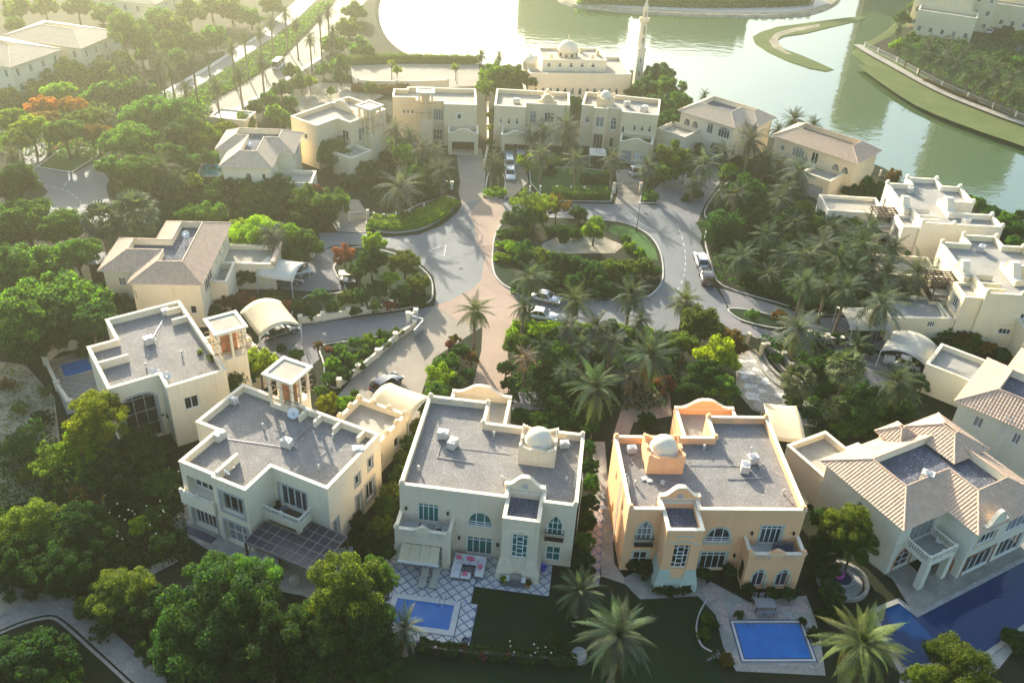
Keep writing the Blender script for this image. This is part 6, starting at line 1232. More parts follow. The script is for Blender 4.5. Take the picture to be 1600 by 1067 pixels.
for u, v, r, k, s, h in [(772, 118, 28, 'lm', 'mid', 7), (802, 120, 28, 'ol', 'mid', 7), (824, 126, 20, 'ol', 'mid', 6), (790, 138, 26, 'ol', 'mid', 5), (760, 138, 20, 'lm', 'mid', 5), (1030, 118, 28, 'bl', 'mid', 8), (1010, 138, 26, 'bl', 'mid', 7), (1045, 140, 28, 'md', 'mid', 8), (1060, 165, 26, 'md', 'mid', 7), (1030, 165, 28, 'bl', 'mid', 7), (1045, 190, 26, 'bl', 'mid', 6), (990, 145, 16, 'bl', 'mid', 4), (1075, 180, 18, 'md', 'mid', 4), (897, 160, 14, 'md', 'lo', 3)]:
    tree(Z, u, v, r, k, h, s)
palm(Z, 752, 88, 14, 4, 'plit'); palm(Z, 780, 90, 12, 3.5, 'plit')
Z = 'beside the lakeside tiled villas'
palm(Z, 1172, 224, 34, 7, 'pblue'); palm(Z, 1196, 254, 28, 4.6, 'pblue'); palm(Z, 1100, 262, 33, 5, 'pblue'); palm(Z, 1240, 190, 24, 6.5, 'palm'); palm(Z, 1270, 198, 18, 5.5, 'palm'); palm(Z, 1100, 152, 13, 3.5, 'palm'); palm(Z, 1248, 272, 34, 6.5, 'pblue'); palm(Z, 1226, 300, 28, 4.5, 'pblue'); palm(Z, 1084, 288, 22, 3.5, 'pblue'); palm(Z, 1218, 262, 24, 4, 'pblue'); palm(Z, 1215, 205, 16, 4.5, 'palm'); palm(Z, 1130, 240, 22, 3.5, 'pblue')
for u, v, r, k, s, h in [(1137, 268, 17, 'lm', 'mid', 2.4), (1092, 230, 9, 'dk', 'ball', 2.4), (1150, 280, 20, 'dk', 'mid', 2.6), (1072, 310, 9, 'dk', 'mid', 1.3), (1090, 305, 12, 'dk', 'mid', 1.6), (1180, 270, 18, 'dk', 'mid', 2.4), (1350, 288, 20, 'md', 'mid', 2.4), (1330, 300, 18, 'dk', 'mid', 2.4), (1395, 275, 14, 'br', 'mid', 1.8), (1370, 298, 18, 'md', 'mid', 2), (1430, 290, 12, 'md', 'lo', 1.8)]:
    tree(Z, u, v, r, k, h, s)
Z = 'in the palm grove right of the ring road'
tree(Z, 1165, 312, 46, 'dk', 7, 'ball'); tree(Z, 1130, 358, 42, 'dk', 5.5, 'ball'); tree(Z, 1175, 345, 34, 'dk', 5, 'ball')
for u, v, r, h, k in [(1150, 308, 24, 5, 'pblue'), (1122, 312, 16, 3, 'pblue'), (1157, 406, 33, 4, 'palm'), (1197, 372, 28, 4.5, 'palm'), (1218, 315, 26, 5, 'pblue'), (1258, 402, 38, 5.5, 'palm'), (1200, 432, 24, 2.8, 'palm'), (1256, 446, 34, 6, 'palm'), (1292, 450, 30, 6, 'palm'), (1322, 456, 34, 7, 'palm'), (1375, 482, 46, 6, 'pblue'), (1345, 390, 46, 7, 'palm'), (1300, 360, 28, 5, 'palm'), (1385, 432, 38, 5.5, 'palm'), (1432, 432, 40, 6, 'pblue'), (1310, 408, 36, 6, 'palm'), (1395, 392, 30, 5, 'palm'), (1240, 352, 24, 4, 'palm'), (1332, 424, 34, 5.5, 'palm'), (1285, 385, 30, 5, 'pblue'), (1270, 425, 28, 4.5, 'palm'), (1360, 360, 30, 6, 'palm'), (1410, 460, 28, 4, 'palm'), (1350, 440, 30, 4, 'pblue'), (1225, 400, 26, 4, 'palm')]:
    palm(Z, u, v, r, h, k)
for u, v, r, k, s, h in [(1240, 338, 22, 'bl', 'mid', 4.5), (1215, 352, 22, 'bl', 'mid', 4), (1290, 338, 20, 'bl', 'mid', 4), (1255, 322, 14, 'lm', 'mid', 3.6), (1332, 344, 17, 'lm', 'mid', 4), (1310, 350, 20, 'bl', 'mid', 4), (1275, 350, 18, 'md', 'mid', 3.6), (1190, 408, 20, 'dk', 'mid', 2.4), (1170, 432, 20, 'dk', 'mid', 2), (1210, 450, 22, 'dk', 'mid', 2), (1250, 470, 22, 'dk', 'mid', 2), (1290, 475, 22, 'dk', 'mid', 2), (1240, 375, 24, 'md', 'mid', 3.2), (1320, 385, 26, 'bl', 'mid', 4), (1350, 415, 24, 'md', 'mid', 3), (1300, 440, 24, 'dk', 'mid', 2.4), (1140, 395, 16, 'dk', 'mid', 1.6), (1180, 360, 20, 'dk', 'mid', 2.4), (1380, 405, 24, 'br', 'mid', 3), (1400, 440, 26, 'dk', 'mid', 3), (1370, 455, 24, 'dk', 'mid', 2.6), (1340, 475, 24, 'dk', 'mid', 2.4), (1410, 405, 20, 'md', 'mid', 3), (1325, 330, 12, 'md', 'mid', 3), (1300, 325, 14, 'bl', 'mid', 3)]:
    tree(Z, u, v, r, k, h, s)
Z = 'beside the stone court at right'
palm(Z, 1245, 520, 44, 5.5, 'pblue'); palm(Z, 1322, 578, 28, 6, 'plit', fan=True); palm(Z, 1246, 598, 26, 3.5, 'plit', fan=True); palm(Z, 1400, 602, 46, 4.6, 'palm'); palm(Z, 1338, 542, 30, 3.6, 'palm'); palm(Z, 1305, 640, 20, 2.4, 'plit', fan=True)
for u, v, r, k, s, h in [(1345, 652, 44, 'dk', 'ball', 4.5), (1325, 665, 30, 'md', 'mid', 3), (1442, 598, 17, 'bl', 'mid', 2.6), (1218, 494, 14, 'br', 'mid', 2.6), (1176, 492, 12, 'md', 'mid', 1.8), (1230, 505, 14, 'br', 'mid', 2), (1195, 545, 12, 'md', 'mid', 1.4), (1215, 560, 14, 'dk', 'mid', 1.6), (1275, 575, 20, 'dk', 'mid', 2), (1290, 610, 20, 'dk', 'mid', 2), (1240, 625, 18, 'dk', 'mid', 1.8), (1350, 610, 18, 'dk', 'mid', 1.6), (1380, 640, 22, 'dk', 'mid', 1.8), (1270, 645, 14, 'bl', 'mid', 1.2), (1300, 560, 18, 'dk', 'mid', 1.8), (1270, 535, 18, 'dk', 'mid', 1.6), (1310, 530, 16, 'dk', 'mid', 1.6), (1410, 640, 22, 'dk', 'mid', 2), (1440, 570, 16, 'dk', 'mid', 1.6), (1350, 545, 18, 'dk', 'mid', 1.6), (1340, 520, 14, 'dk', 'mid', 1.4)]:
    tree(Z, u, v, r, k, h, s)
Z = 'along the right-edge villa terrace'
for u, v, r, k, s, h in [(1455, 510, 20, 'ol', 'mid', 2.6), (1478, 520, 20, 'md', 'mid', 2.4), (1500, 530, 20, 'br', 'mid', 2.4), (1520, 535, 18, 'ol', 'mid', 2.2), (1545, 545, 16, 'br', 'mid', 2), (1435, 500, 16, 'md', 'mid', 2), (1565, 555, 16, 'dk', 'mid', 2), (1500, 550, 18, 'dk', 'mid', 1.6), (1470, 540, 18, 'dk', 'mid', 1.6)]:
    tree(Z, u, v, r, k, h, s)
Z = 'on the lake bank behind the cubic villas'
for u, v, r, k, s, h in [(1528, 320, 16, 'md', 'mid', 3), (1548, 332, 17, 'dk', 'mid', 3), (1570, 345, 18, 'md', 'mid', 3), (1590, 358, 18, 'dk', 'mid', 3), (1560, 362, 18, 'dk', 'mid', 2.6), (1585, 380, 16, 'md', 'mid', 2.4), (1515, 312, 10, 'md', 'mid', 2), (1595, 340, 14, 'dk', 'mid', 2.4)]:
    tree(Z, u, v, r, k, h, s)
Z = 'on the far shore at upper right'
for u, v, r, h, k in [(1420, 80, 18, 5, 'palm'), (1442, 92, 18, 5, 'palm'), (1468, 95, 19, 5, 'palm'), (1492, 105, 20, 5, 'palm'), (1515, 118, 20, 5, 'palm'), (1540, 130, 20, 5, 'palm'), (1562, 142, 20, 5, 'plit'), (1588, 152, 20, 5, 'plit'), (1450, 70, 15, 4, 'palm'), (1480, 78, 16, 5, 'palm'), (1505, 85, 17, 5, 'palm'), (1530, 98, 18, 5, 'palm'), (1555, 108, 18, 5, 'palm'), (1580, 122, 18, 5, 'palm'), (1405, 45, 14, 5, 'palm'), (1600, 135, 18, 5, 'palm')]:
    palm(Z, u, v, r, h, k)
for u, v, r, k, h in [(1405, 72, 16, 'lm', 3), (1425, 62, 14, 'md', 4), (1438, 80, 18, 'md', 4), (1460, 82, 18, 'bl', 4), (1490, 90, 18, 'md', 4), (1520, 100, 20, 'bl', 4), (1545, 116, 18, 'md', 4), (1410, 30, 16, 'md', 7), (1430, 12, 14, 'md', 7), (1565, 92, 16, 'md', 4), (1590, 100, 16, 'md', 4), (1595, 60, 18, 'md', 5), (1575, 50, 14, 'bl', 4), (1500, 75, 16, 'bl', 4), (1470, 72, 14, 'bl', 3.5)]:
    tree(Z, u, v, r, k, h, 'lo')
hedge(Z, [(1445, 128), (1500, 152), (1560, 172), (1610, 190)], 1.4, 0.6, 'br')
hedge('on the far bank', [(900, 2), (1000, 6), (1100, 9), (1200, 8), (1260, 5)], 6.0, 2.4, 'md', dens=25, size=0.3)
Z = 'in the foreground gardens'
palm(Z, 632, 985, 40, 3.4, 'pblue', near=38); palm(Z, 905, 930, 46, 4.2, 'palm', near=56); palm(Z, 965, 1000, 64, 6, 'palm', near=74); palm(Z, 1345, 1012, 68, 6.5, 'plit', near=72)
tree(Z, 1500, 1050, 66, 'ol', 4.5, 'hi'); tree(Z, 1440, 1070, 36, 'ol', 3, 'hi'); tree(Z, 1585, 1000, 26, 'dk', 2, 'mid')
for u, v, r, k, h in [(1010, 890, 20, 'dk', 1.8), (990, 882, 15, 'dk', 1.6), (1048, 922, 15, 'dk', 1.2), (1070, 918, 13, 'dk', 1.1), (1030, 920, 12, 'dk', 1.0), (1100, 895, 14, 'dk', 1.8), (1140, 892, 15, 'dk', 1.8), (1170, 920, 13, 'dk', 1.4), (1205, 926, 13, 'dk', 1.4), (1232, 928, 14, 'dk', 1.4), (1155, 960, 9, 'dk', 0.8), (1105, 965, 12, 'md', 1.2), (1100, 990, 13, 'md', 1.0), (1115, 975, 10, 'dk', 0.9), (1135, 1030, 14, 'br', 1.0), (1255, 970, 8, 'dk', 0.8), (905, 970, 16, 'dk', 1.4), (865, 1000, 16, 'dk', 1.6), (1285, 960, 14, 'dk', 1.4), (1180, 900, 10, 'dk', 1.2), (820, 900, 6, 'lm', 0.6), (1270, 990, 14, 'dk', 1.2)]:
    tree(Z, u, v, r, k, h, 'mid')
hedge(Z, [(655, 1012), (720, 1022), (790, 1028), (860, 1034), (900, 1036)], 1.0, 0.9, 'dk')
for u, v, r in [(722, 1015, 9), (755, 1024, 9), (795, 1022, 6)]: tree(Z, u, v, r, 'pk', 1.2, 'lo')
Z = 'in the palm garden below the ring road'
for u, v, r, h, k in [(910, 545, 30, 4.4, 'palm'), (850, 545, 24, 4, 'palm'), (980, 590, 28, 3.4, 'pblue'), (885, 585, 26, 3.6, 'palm')]: palm(Z, u, v, r, h, k)
Z = 'in the palm grove right of the ring road'
for u, v, r, h, k in [(1245, 300, 26, 4, 'pblue'), (1360, 415, 32, 5, 'pblue')]: palm(Z, u, v, r, h, k)
# uncountable low planting under the groves
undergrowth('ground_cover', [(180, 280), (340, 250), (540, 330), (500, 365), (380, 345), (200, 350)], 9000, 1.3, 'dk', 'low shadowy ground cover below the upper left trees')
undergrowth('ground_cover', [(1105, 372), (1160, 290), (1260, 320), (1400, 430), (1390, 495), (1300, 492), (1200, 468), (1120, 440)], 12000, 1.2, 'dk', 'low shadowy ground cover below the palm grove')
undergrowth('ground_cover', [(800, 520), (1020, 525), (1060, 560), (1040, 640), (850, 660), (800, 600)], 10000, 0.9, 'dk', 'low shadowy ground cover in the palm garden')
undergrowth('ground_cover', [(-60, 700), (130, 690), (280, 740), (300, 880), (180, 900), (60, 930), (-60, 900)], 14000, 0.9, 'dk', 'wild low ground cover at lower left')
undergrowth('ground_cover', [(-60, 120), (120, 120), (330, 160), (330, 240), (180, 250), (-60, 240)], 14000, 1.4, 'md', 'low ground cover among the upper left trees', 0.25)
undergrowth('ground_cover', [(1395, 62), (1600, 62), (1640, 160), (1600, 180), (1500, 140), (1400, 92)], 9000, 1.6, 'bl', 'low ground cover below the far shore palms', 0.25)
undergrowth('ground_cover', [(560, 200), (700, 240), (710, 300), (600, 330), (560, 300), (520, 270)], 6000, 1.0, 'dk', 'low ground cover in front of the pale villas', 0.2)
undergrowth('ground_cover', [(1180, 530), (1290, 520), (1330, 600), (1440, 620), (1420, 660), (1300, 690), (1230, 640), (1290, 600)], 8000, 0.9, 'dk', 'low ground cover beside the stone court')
undergrowth('avenue_planting', [(275, 162), (345, 118), (430, 62), (500, 5), (520, 5), (440, 92), (370, 138), (318, 165)], 7000, 0.9, 'md', 'low planting on the avenue median', 0.25)

undergrowth('scrub', [(-60, 565), (40, 575), (85, 625), (92, 700), (60, 770), (-60, 790)], 2600, 0.45, 'ol', 'sparse dry scrub on the bare sand at left', 0.14)
Z = 'on the bare sand at the left edge'
for u, v, r, k, h in [(30, 640, 16, 'ol', 1.2), (65, 655, 20, 'dk', 1.6), (20, 700, 18, 'ol', 1.3), (70, 610, 12, 'ol', 0.9), (10, 600, 14, 'br', 1.0), (45, 740, 20, 'ol', 1.5)]: tree(Z, u, v, r, k, h, 'airy')
# ================================================================== terraces, pools, furniture
def clip_poly(poly, x0, y0, x1, y1):
    for ax, lim, sg in ((0, x0, 1), (0, x1, -1), (1, y0, 1), (1, y1, -1)):
        out = []
        for i in range(len(poly)):
            a, b = poly[i-1], poly[i]; ia, ib = sg*(a[ax]-lim) >= 0, sg*(b[ax]-lim) >= 0
            if ia != ib: t = (lim-a[ax])/(b[ax]-a[ax]); out.append((a[0]+(b[0]-a[0])*t, a[1]+(b[1]-a[1])*t))
            if ib: out.append(b)
        poly = out
        if len(poly) < 3: return []
    return poly
def area(p): return abs(sum(p[i-1][0]*p[i][1]-p[i][0]*p[i-1][1] for i in range(len(p))))/2
def tiled_patio(name, org, phi, rects, side, gap, tmat, gmat, diamond=True, z=0.03, name_piece='paving_tile'):
    """paved terrace: dark bed with every paving tile a piece of its own"""
    r = empty(name, (org[0], org[1], 0), rad(phi)); r['kind'] = 'structure'
    for q in rects: m = MB(); m.prism(rect(*q), 0, z); m.build('paving_bed', gmat, r)
    hs = (side-gap)/2; d = side*math.sqrt(2) if diamond else side
    base = [(hs*math.sqrt(2), 0), (0, hs*math.sqrt(2)), (-hs*math.sqrt(2), 0), (0, -hs*math.sqrt(2))] if diamond else [(hs, hs), (-hs, hs), (-hs, -hs), (hs, -hs)]
    m = MB(); m.prism(base, 0, 0.02); full = m.mesh(name_piece, tmat)
    for (x0, y0, x1, y1) in rects:
        nx, ny = int((x1-x0)/d)+3, int((y1-y0)/d)+3
        for i in range(-1, nx):
            for j in range(-1, ny):
                for k in ((0, 0), (0.5, 0.5)) if diamond else ((0, 0),):
                    cx, cy = (math.floor(x0/d)+i+k[0])*d, (math.floor(y0/d)+j+k[1])*d; p = [(cx+a, cy+b) for a, b in base]; c = clip_poly(p, x0+0.04, y0+0.04, x1-0.04, y1-0.04)
                    if not c or area(c) < 0.04: continue
                    if abs(area(c)-area(base)) < 1e-4: o = inst(name_piece, full, r, (cx, cy, z-0.002)); o.rotation_euler = (random.uniform(-.006, .006), random.uniform(-.006, .006), 0)
                    else: mm = MB(); mm.prism(c, z-0.002, z+0.018); mm.build(name_piece, tmat, r)
    return r
tiled_patio('patio', B0, BP, [(-1.6, -6.0, 7.95, -0.02), (7.95, -3.95, 15.0, -0.02), (-1.6, -9.9, 0.6, -6.0), (7.1, -11.0, 8.6, -6.0), (-1.6, -11.0, 7.1, -9.9)], 0.78, 0.13, 'tile_pale', 'grout_dark')
tiled_patio('side_path', B0, BP, [(17.9, -2.0, 19.6, 10.0)], 0.78, 0.10, 'stone_pink', 'grout_dark')
tiled_patio('side_path', B0, BP, [(7.6, 11.2, 12.0, 20.6)], 0.9, 0.08, 'paver_grey', 'grout_dark', False)
def pool(label, org, phi, poly, water, border, bw, inner=None, z=0.12, ladder=None):
    """swimming pool > coping, water, ladder"""
    r = empty('swimming_pool', (org[0], org[1], 0), rad(phi), label=label, cat='pool'); out = offset(poly, -bw)
    m = MB(); m.ring(out, 0, out, z); m.ring(out, z, poly, z); m.ring(poly, z, poly, 0.0); m.build('coping', border, r)
    if inner: q = offset(poly, -0.12); m = MB(); m.ring(q, z+0.006, poly, z+0.006); m.build('edge_band', inner, r)
    if inner: q0, q1 = offset(poly, -bw), offset(poly, -bw+0.12); m = MB(); m.ring(q0, z+0.006, q1, z+0.006); m.build('edge_band', inner, r)
    m = MB(); m.cap(poly, 0.07); m.build('water', water, r)
    if ladder:
        m = MB()
        for k in (-0.25, 0.25): m.tube([(ladder[0]+k, ladder[1]+0.45, z), (ladder[0]+k, ladder[1]+0.4, z+0.8), (ladder[0]+k, ladder[1]+0.05, z+0.85), (ladder[0]+k, ladder[1]-0.25, z+0.4), (ladder[0]+k, ladder[1]-0.28, 0.0)], 0.03, 6)
        m.build('ladder', 'metal_grey', r)
    return r
pool('bright blue rectangular pool on the diamond tiled patio', B0, BP, rect(1.2, -9.35, 6.5, -6.55), 'pool', 'tile_pale', 0.55, ladder=(5.4, -6.55))
pool('bright blue pool with dark edge line before the peach villa', C0, CP, rect(9.9, -10.5, 15.9, -6.75), 'pool', 'tile_pale', 0.45, 'navy', ladder=(11.2, -6.75))
pool('small blue pool with light ripples beside left wind tower villa', F0, FP, rect(-2.3, 16.3, 0.8, 19.1), 'pool', 'stone_flag', 0.4)
DPOOL = [(35.4, 58.9), (35.6, 55.4), (36.0, 52.9), (43.9, 54.9), (62.0, 67.5), (60.0, 70.6), (52.4, 66.4), (39.2, 58.6), (38.0, 60.2)]
pool('large dark navy angular pool at the lower right corner', (0, 0), 0, DPOOL, 'pool_deep', 'stone_flag', 0.5)
pool('turquoise pool beside the upper left tiled villa', G(331, 267).xy, 10, rect(-1.8, -2.2, 1.8, 2.6), 'pool_aqua', 'tile_pale', 0.5)
# pools' decks
tiled_patio('pool_deck', F0, FP, [(-3.6, 9.0, 0.0, 15.8)], 0.9, 0.05, 'stone_flag', 'stone_paving', True)
m = MB(); p = [world_of(F0, FP, x, y) for x, y in ((-3.7, 8.9), (3.0, 8.9), (3.0, 21), (-3.7, 21))]; m.cap(p, 0.014); m.build('pool_terrace', 'stone_paving', kind='structure')
m = MB(); p = [G(u, v).xy for u, v in ((1345, 870), (1395, 905), (1432, 966), (1600, 884), (1640, 860), (1610, 800), (1500, 850), (1440, 900), (1400, 860))]; m.cap([tuple(q) for q in (p if area else p)], 0.016); m.build('pool_terrace', 'stone_paving', kind='structure')
m = MB(); m.cap(gp([(1408, 1050), (1430, 1060), (1535, 1025), (1640, 895), (1640, 945), (1560, 1045), (1480, 1090), (1400, 1090)]), 0.015); m.build('pool_terrace', 'stone_flag', kind='structure')
# irregular flagstones round the peach villa pool and the court behind (every stone its own piece)
def flagstones(name, poly_px, cell, mats, bedmat, z=0.012, holes=(), kind_name='flagstone', bedname='paving_bed', maxn=290):
    poly = gp(poly_px); r = empty(name, (0, 0, 0)); r['kind'] = 'structure'; m = MB(); m.cap(poly, z); m.build(bedname, bedmat, r)
    P = np.array(poly); lo, hi = P.min(0), P.max(0); rs = np.random.default_rng(5); n = 0
    def inside(q):
        c = False
        for a, b in zip(poly, poly[1:]+poly[:1]):
            if (a[1] > q[1]) != (b[1] > q[1]) and q[0] < (b[0]-a[0])*(q[1]-a[1])/(b[1]-a[1])+a[0]: c = not c
        return c
    nx, ny = int((hi[0]-lo[0])/cell)+2, int((hi[1]-lo[1])/cell)+2
    jit = rs.uniform(-0.3, 0.3, size=(nx+1, ny+1, 2))*cell
    V = lambda i, j: np.array([lo[0]+i*cell+(cell*0.5 if j % 2 else 0), lo[1]+j*cell])+jit[i, j]
    for i in range(nx):
        for j in range(ny):
            q = [V(i, j), V(i+1, j), V(i+1, j+1), V(i, j+1)]; c = sum(q)/4
            if not inside(c) or any(h[0] < c[0] < h[2] and h[1] < c[1] < h[3] for h in holes) or n >= maxn: continue
            if not all(inside(c+(v-c)*0.9) for v in q): continue
            n += 1; qq = [tuple(c+(v-c)*0.93) for v in q]; a = sum(qq[k-1][0]*qq[k][1]-qq[k][0]*qq[k-1][1] for k in range(4)); qq = qq if a > 0 else qq[::-1]
            m = MB(); m.prism(qq, z, z+0.02+0.012*rs.random()); m.build(kind_name, mats[int(rs.integers(len(mats)))], r)
    return r
flagstones('pool_terrace', [(1085, 925), (1110, 908), (1170, 940), (1260, 930), (1280, 985), (1290, 1055), (1150, 1048), (1130, 1010), (1118, 960)], 0.85, ['stone_pink', 'stone_flag', 'stone_pink'], 'stone_paving')
flagstones('stone_court', [(1150, 552), (1180, 545), (1205, 575), (1240, 612), (1285, 645), (1275, 668), (1235, 660), (1175, 640), (1150, 610)], 0.9, ['stone_flag', 'tile_pale', 'stone_flag'], 'sand')
flagstones('terrace', [(262, 818), (300, 780), (330, 812), (400, 850), (470, 885), (470, 930), (430, 922), (350, 875)], 0.8, ['stone_flag', 'stone_paving'], 'stone_paving')
m = MB(); p = [world_of(A0, AP, x, y) for x, y in ((4.0, -2.4), (16.6, -2.4), (16.6, 3.4), (8, 3.4), (8, -0.2), (4.0, -0.2))]; m.cap(p, 0.01); m.build('terrace', 'stone_paving', kind='structure')
sheet('front_path', gp([(970, 905), (1000, 888), (1060, 905), (1100, 900), (1110, 930), (1000, 936)]), 0.013, 'stone_paving')
sheet('garden_lawn', gp([(735, 915), (905, 930), (1100, 938), (1120, 1000), (1130, 1080), (560, 1090), (600, 1020), (730, 1015)]), 0.009, 'lawn')
sheet('side_yard', gp([(925, 690), (945, 690), (960, 880), (985, 915), (940, 900), (930, 800)]), 0.012, 'stone_paving')
sheet('front_court', gp([(980, 610), (1045, 600), (1050, 650), (990, 660), (975, 700), (955, 690)]), 0.012, 'paver_pink')
sheet('porch_court', gp([(800, 612), (845, 612), (850, 640), (800, 640)]), 0.012, 'paver_grey')
# steps and retaining rings of the stone court
for k in range(3):
    m = MB(); pts = smooth_line(wp([(1180+k*9, 556-k*6), (1192+k*9, 580-k*6), (1215+k*9, 602-k*6), (1245+k*8, 618-k*5)]), 5)
    for a, b in zip(pts, pts[1:]): m.bar((*a, 0.12+0.1*k), (*b, 0.12+0.1*k), 0.35, 0.24+0.2*k)
    m.build('curved_step', 'stone_paving', label=['outermost', 'middle', 'innermost'][k]+' curved stone step beside the stone court', cat='step', group='curved stone steps')
# round sunken seat by the dark pool
r = empty('round_spa', (33.2, 62.5, 0), 0, label='round stone spa ring with dark centre beside dark pool', cat='spa')
m = MB(); m.lathe([(2.5, 0), (2.5, 0.45), (2.15, 0.45), (2.1, 0.1)], 32); m.build('outer_ring', 'stone_paving', r)
m = MB(); m.lathe([(2.1, 0.08), (1.25, 0.08), (1.25, 0.5), (1.0, 0.5), (0.95, 0.2), (0.0, 0.2)], 32, (-0.1, 0.2)); m.build('inner_basin', 'stone_flag', r)
m = MB(); m.lathe([(0.0, 0.34), (0.94, 0.34)], 28, (-0.1, 0.2)); m.build('water', 'pool_deep', r)
for c, x, y, nm, lb in (('magenta', -0.25, 0.35, 'pool_float', 'pink and purple inflatable float lying in the round spa'),):
    f = empty(nm, (33.2+x, 62.5+y, 0.42), 0.6, label=lb, cat='float'); m = MB(); R1, R2 = 0.42, 0.16
    m.add([((R1+R2*math.cos(b))*math.cos(a), (R1+R2*math.cos(b))*math.sin(a)*0.7, R2*math.sin(b)+0.1) for a in np.linspace(0, 2*math.pi, 18, endpoint=False) for b in np.linspace(0, 2*math.pi, 8, endpoint=False)], [(i*8+j, ((i+1) % 18)*8+j, ((i+1) % 18)*8+(j+1) % 8, i*8+(j+1) % 8) for i in range(18) for j in range(8)]); m.build('ring', 'magenta', f, True)
    m = MB(); m.lathe([(0.0, 0.1), (0.3, 0.12), (0.28, 0.2), (0, 0.24)], 16); m.build('seat', 'purple', f, True)
# awning of the beige villa
r = empty('awning', (*at_b(2.55, -2.3), 0), rad(BP), label='tan striped fabric awning over the beige villa porch', cat='awning')
for k in range(4):
    m = MB(); x0 = -1.85+k*0.925; m.quad((x0, -0.02, 2.85), (x0+0.9, -0.02, 2.85), (x0+0.9, -1.5, 2.05), (x0, -1.5, 2.05)); o = m.build('fabric', 'fabric', r); o.modifiers.new('t', 'SOLIDIFY').thickness = 0.03
m = MB(); m.box(-1.95, -1.62, 1.9, 1.95, -1.48, 2.08); m.build('front_rail', 'metal_white', r)
for x in (-1.9, 1.9): m = MB(); m.bar((x, 0, 2.5), (x, -1.5, 2.0), 0.06); m.build('arm', 'metal_grey', r)
# U-shaped outdoor sofa
r = empty('corner_sofa', (*at_b(7.1, -2.15), 0), rad(BP), label='white U-shaped outdoor sofa with pink cushions on the patio', cat='sofa')
for (x0, y0, x1, y1) in ((-1.5, 0.45, 1.5, 1.35), (-1.5, -1.35, -0.65, 0.43), (0.65, -0.9, 1.5, 0.43), (-0.63, -1.35, 0.35, -0.6)):
    m = MB(); m.box(x0, y0, 0.05, x1, y1, 0.35); m.build('base', 'wicker', r)
    nx, ny = max(1, round((x1-x0)/0.8)), max(1, round((y1-y0)/0.8))
    for i in range(nx):
        for j in range(ny):
            m = MB(); w, d = (x1-x0)/nx, (y1-y0)/ny; m.box(x0+i*w+0.03, y0+j*d+0.03, 0.35, x0+(i+1)*w-0.03, y0+(j+1)*d-0.03, 0.52); m.build('seat_cushion', 'cushion_white', r)
for (x0, y0, x1, y1) in ((-1.5, 1.15, 1.5, 1.36), (-1.52, -1.35, -1.32, 1.14), (1.32, -0.9, 1.52, 1.14)): m = MB(); m.box(x0, y0, 0.35, x1, y1, 0.8); m.build('backrest', 'cushion_white', r)
for (x, y) in ((-1.1, 0.95), (-0.1, 0.95), (1.1, 0.1), (-0.2, -1.0), (0.15, 0.9)): m = MB(); m.obox((x, y, 0.68), (0.22, 0.05, 0), (-0.04, 0.12, 0.06), (0, -0.08, 0.2)); m.build('cushion', 'cushion_pink', r)
r = empty('coffee_table', (*at_b(7.15, -2.35), 0), rad(BP), label='low dark coffee table inside the U-shaped sofa', cat='table')
m = MB(); m.box(-0.55, -0.4, 0.3, 0.55, 0.4, 0.36); m.build('table_top', 'wicker', r)
for x in (-0.48, 0.48):
    for y in (-0.33, 0.33): m = MB(); m.box(x-0.04, y-0.04, 0, x+0.04, y+0.04, 0.3); m.build('leg', 'wicker', r)
def lounger(p, rz, label, group='sun loungers'):
    r = empty('sun_lounger', (p[0], p[1], 0), rz, label=label, cat='sun lounger', group=group)
    m = MB(); m.box(-0.33, -0.95, 0.24, 0.33, 0.45, 0.34); m.build('seat', 'fabric_grey', r)
    m = MB(); m.obox((0, 0.78, 0.48), (0.33, 0, 0), (0, 0.36, 0.2), (0, -0.025, 0.045)); m.build('backrest', 'fabric_grey', r)
    for x in (-0.28, 0.28):
        for y in (-0.8, 0.4): m = MB(); m.box(x-0.03, y-0.03, 0, x+0.03, y+0.03, 0.24); m.build('leg', 'metal_grey', r)
lounger(at_b(3.1, -4.2), rad(BP-3), 'grey sun lounger under the awning, left one'); lounger(at_b(4.15, -4.1), rad(BP-3), 'grey sun lounger under the awning, right one')
r = empty('barbecue_grill', (*at_b(11.7, -3.15), 0), rad(BP), label='dark gas barbecue grill before the beige stair tower', cat='grill')
m = MB(); m.box(-0.95, -0.3, 0.1, 0.95, 0.3, 0.85); m.build('cabinet', 'wicker', r); m = MB(); m.extrude_xz([(-0.5, 0.85), (0.5, 0.85), (0.5, 1.1), (0.42, 1.2), (-0.42, 1.2), (-0.5, 1.1)], -0.28, 0.28); m.build('lid', 'metal_grey', r)
m = MB(); m.box(-0.98, -0.33, 0.85, -0.55, 0.33, 0.9); m.box(0.55, -0.33, 0.85, 0.98, 0.33, 0.9); m.build('side_shelf', 'metal_white', r)
def pot(p, label, mat='navy', s=0.3, plant=None):
    r = empty('plant_pot', (p[0], p[1], 0), 0, label=label, cat='plant pot', group='plant pots'); m = MB(); m.lathe([(s*0.7, 0), (s, s*1.7), (s*1.08, s*1.8), (s*0.9, s*1.8), (s*0.88, s*1.6), (0, s*1.6)], 16); m.build('pot', mat, r, True)
    if plant: c = inst('foliage', CROWN['lo'][0], r, (0, 0, s*2.6), 0, (s*1.4,)*3); c.color = (*COLS[plant], 1)
pot(G(661, 1003).xy, 'dark round pot at the foot of the lower left palm', 'navy', 0.28); pot(G(727, 1006).xy, 'dark pot at the corner of the diamond patio', 'navy', 0.32); pot(at_b(10.6, -3.3), 'leafy pot left of the barbecue', 'wicker', 0.3, 'lm'); pot(at_b(12.9, -3.2), 'terracotta pot right of the barbecue', 'terracotta', 0.28, 'dk'); pot(at_b(14.1, -0.9), 'cobalt blue bin by the beige villa window', 'cobalt', 0.35)
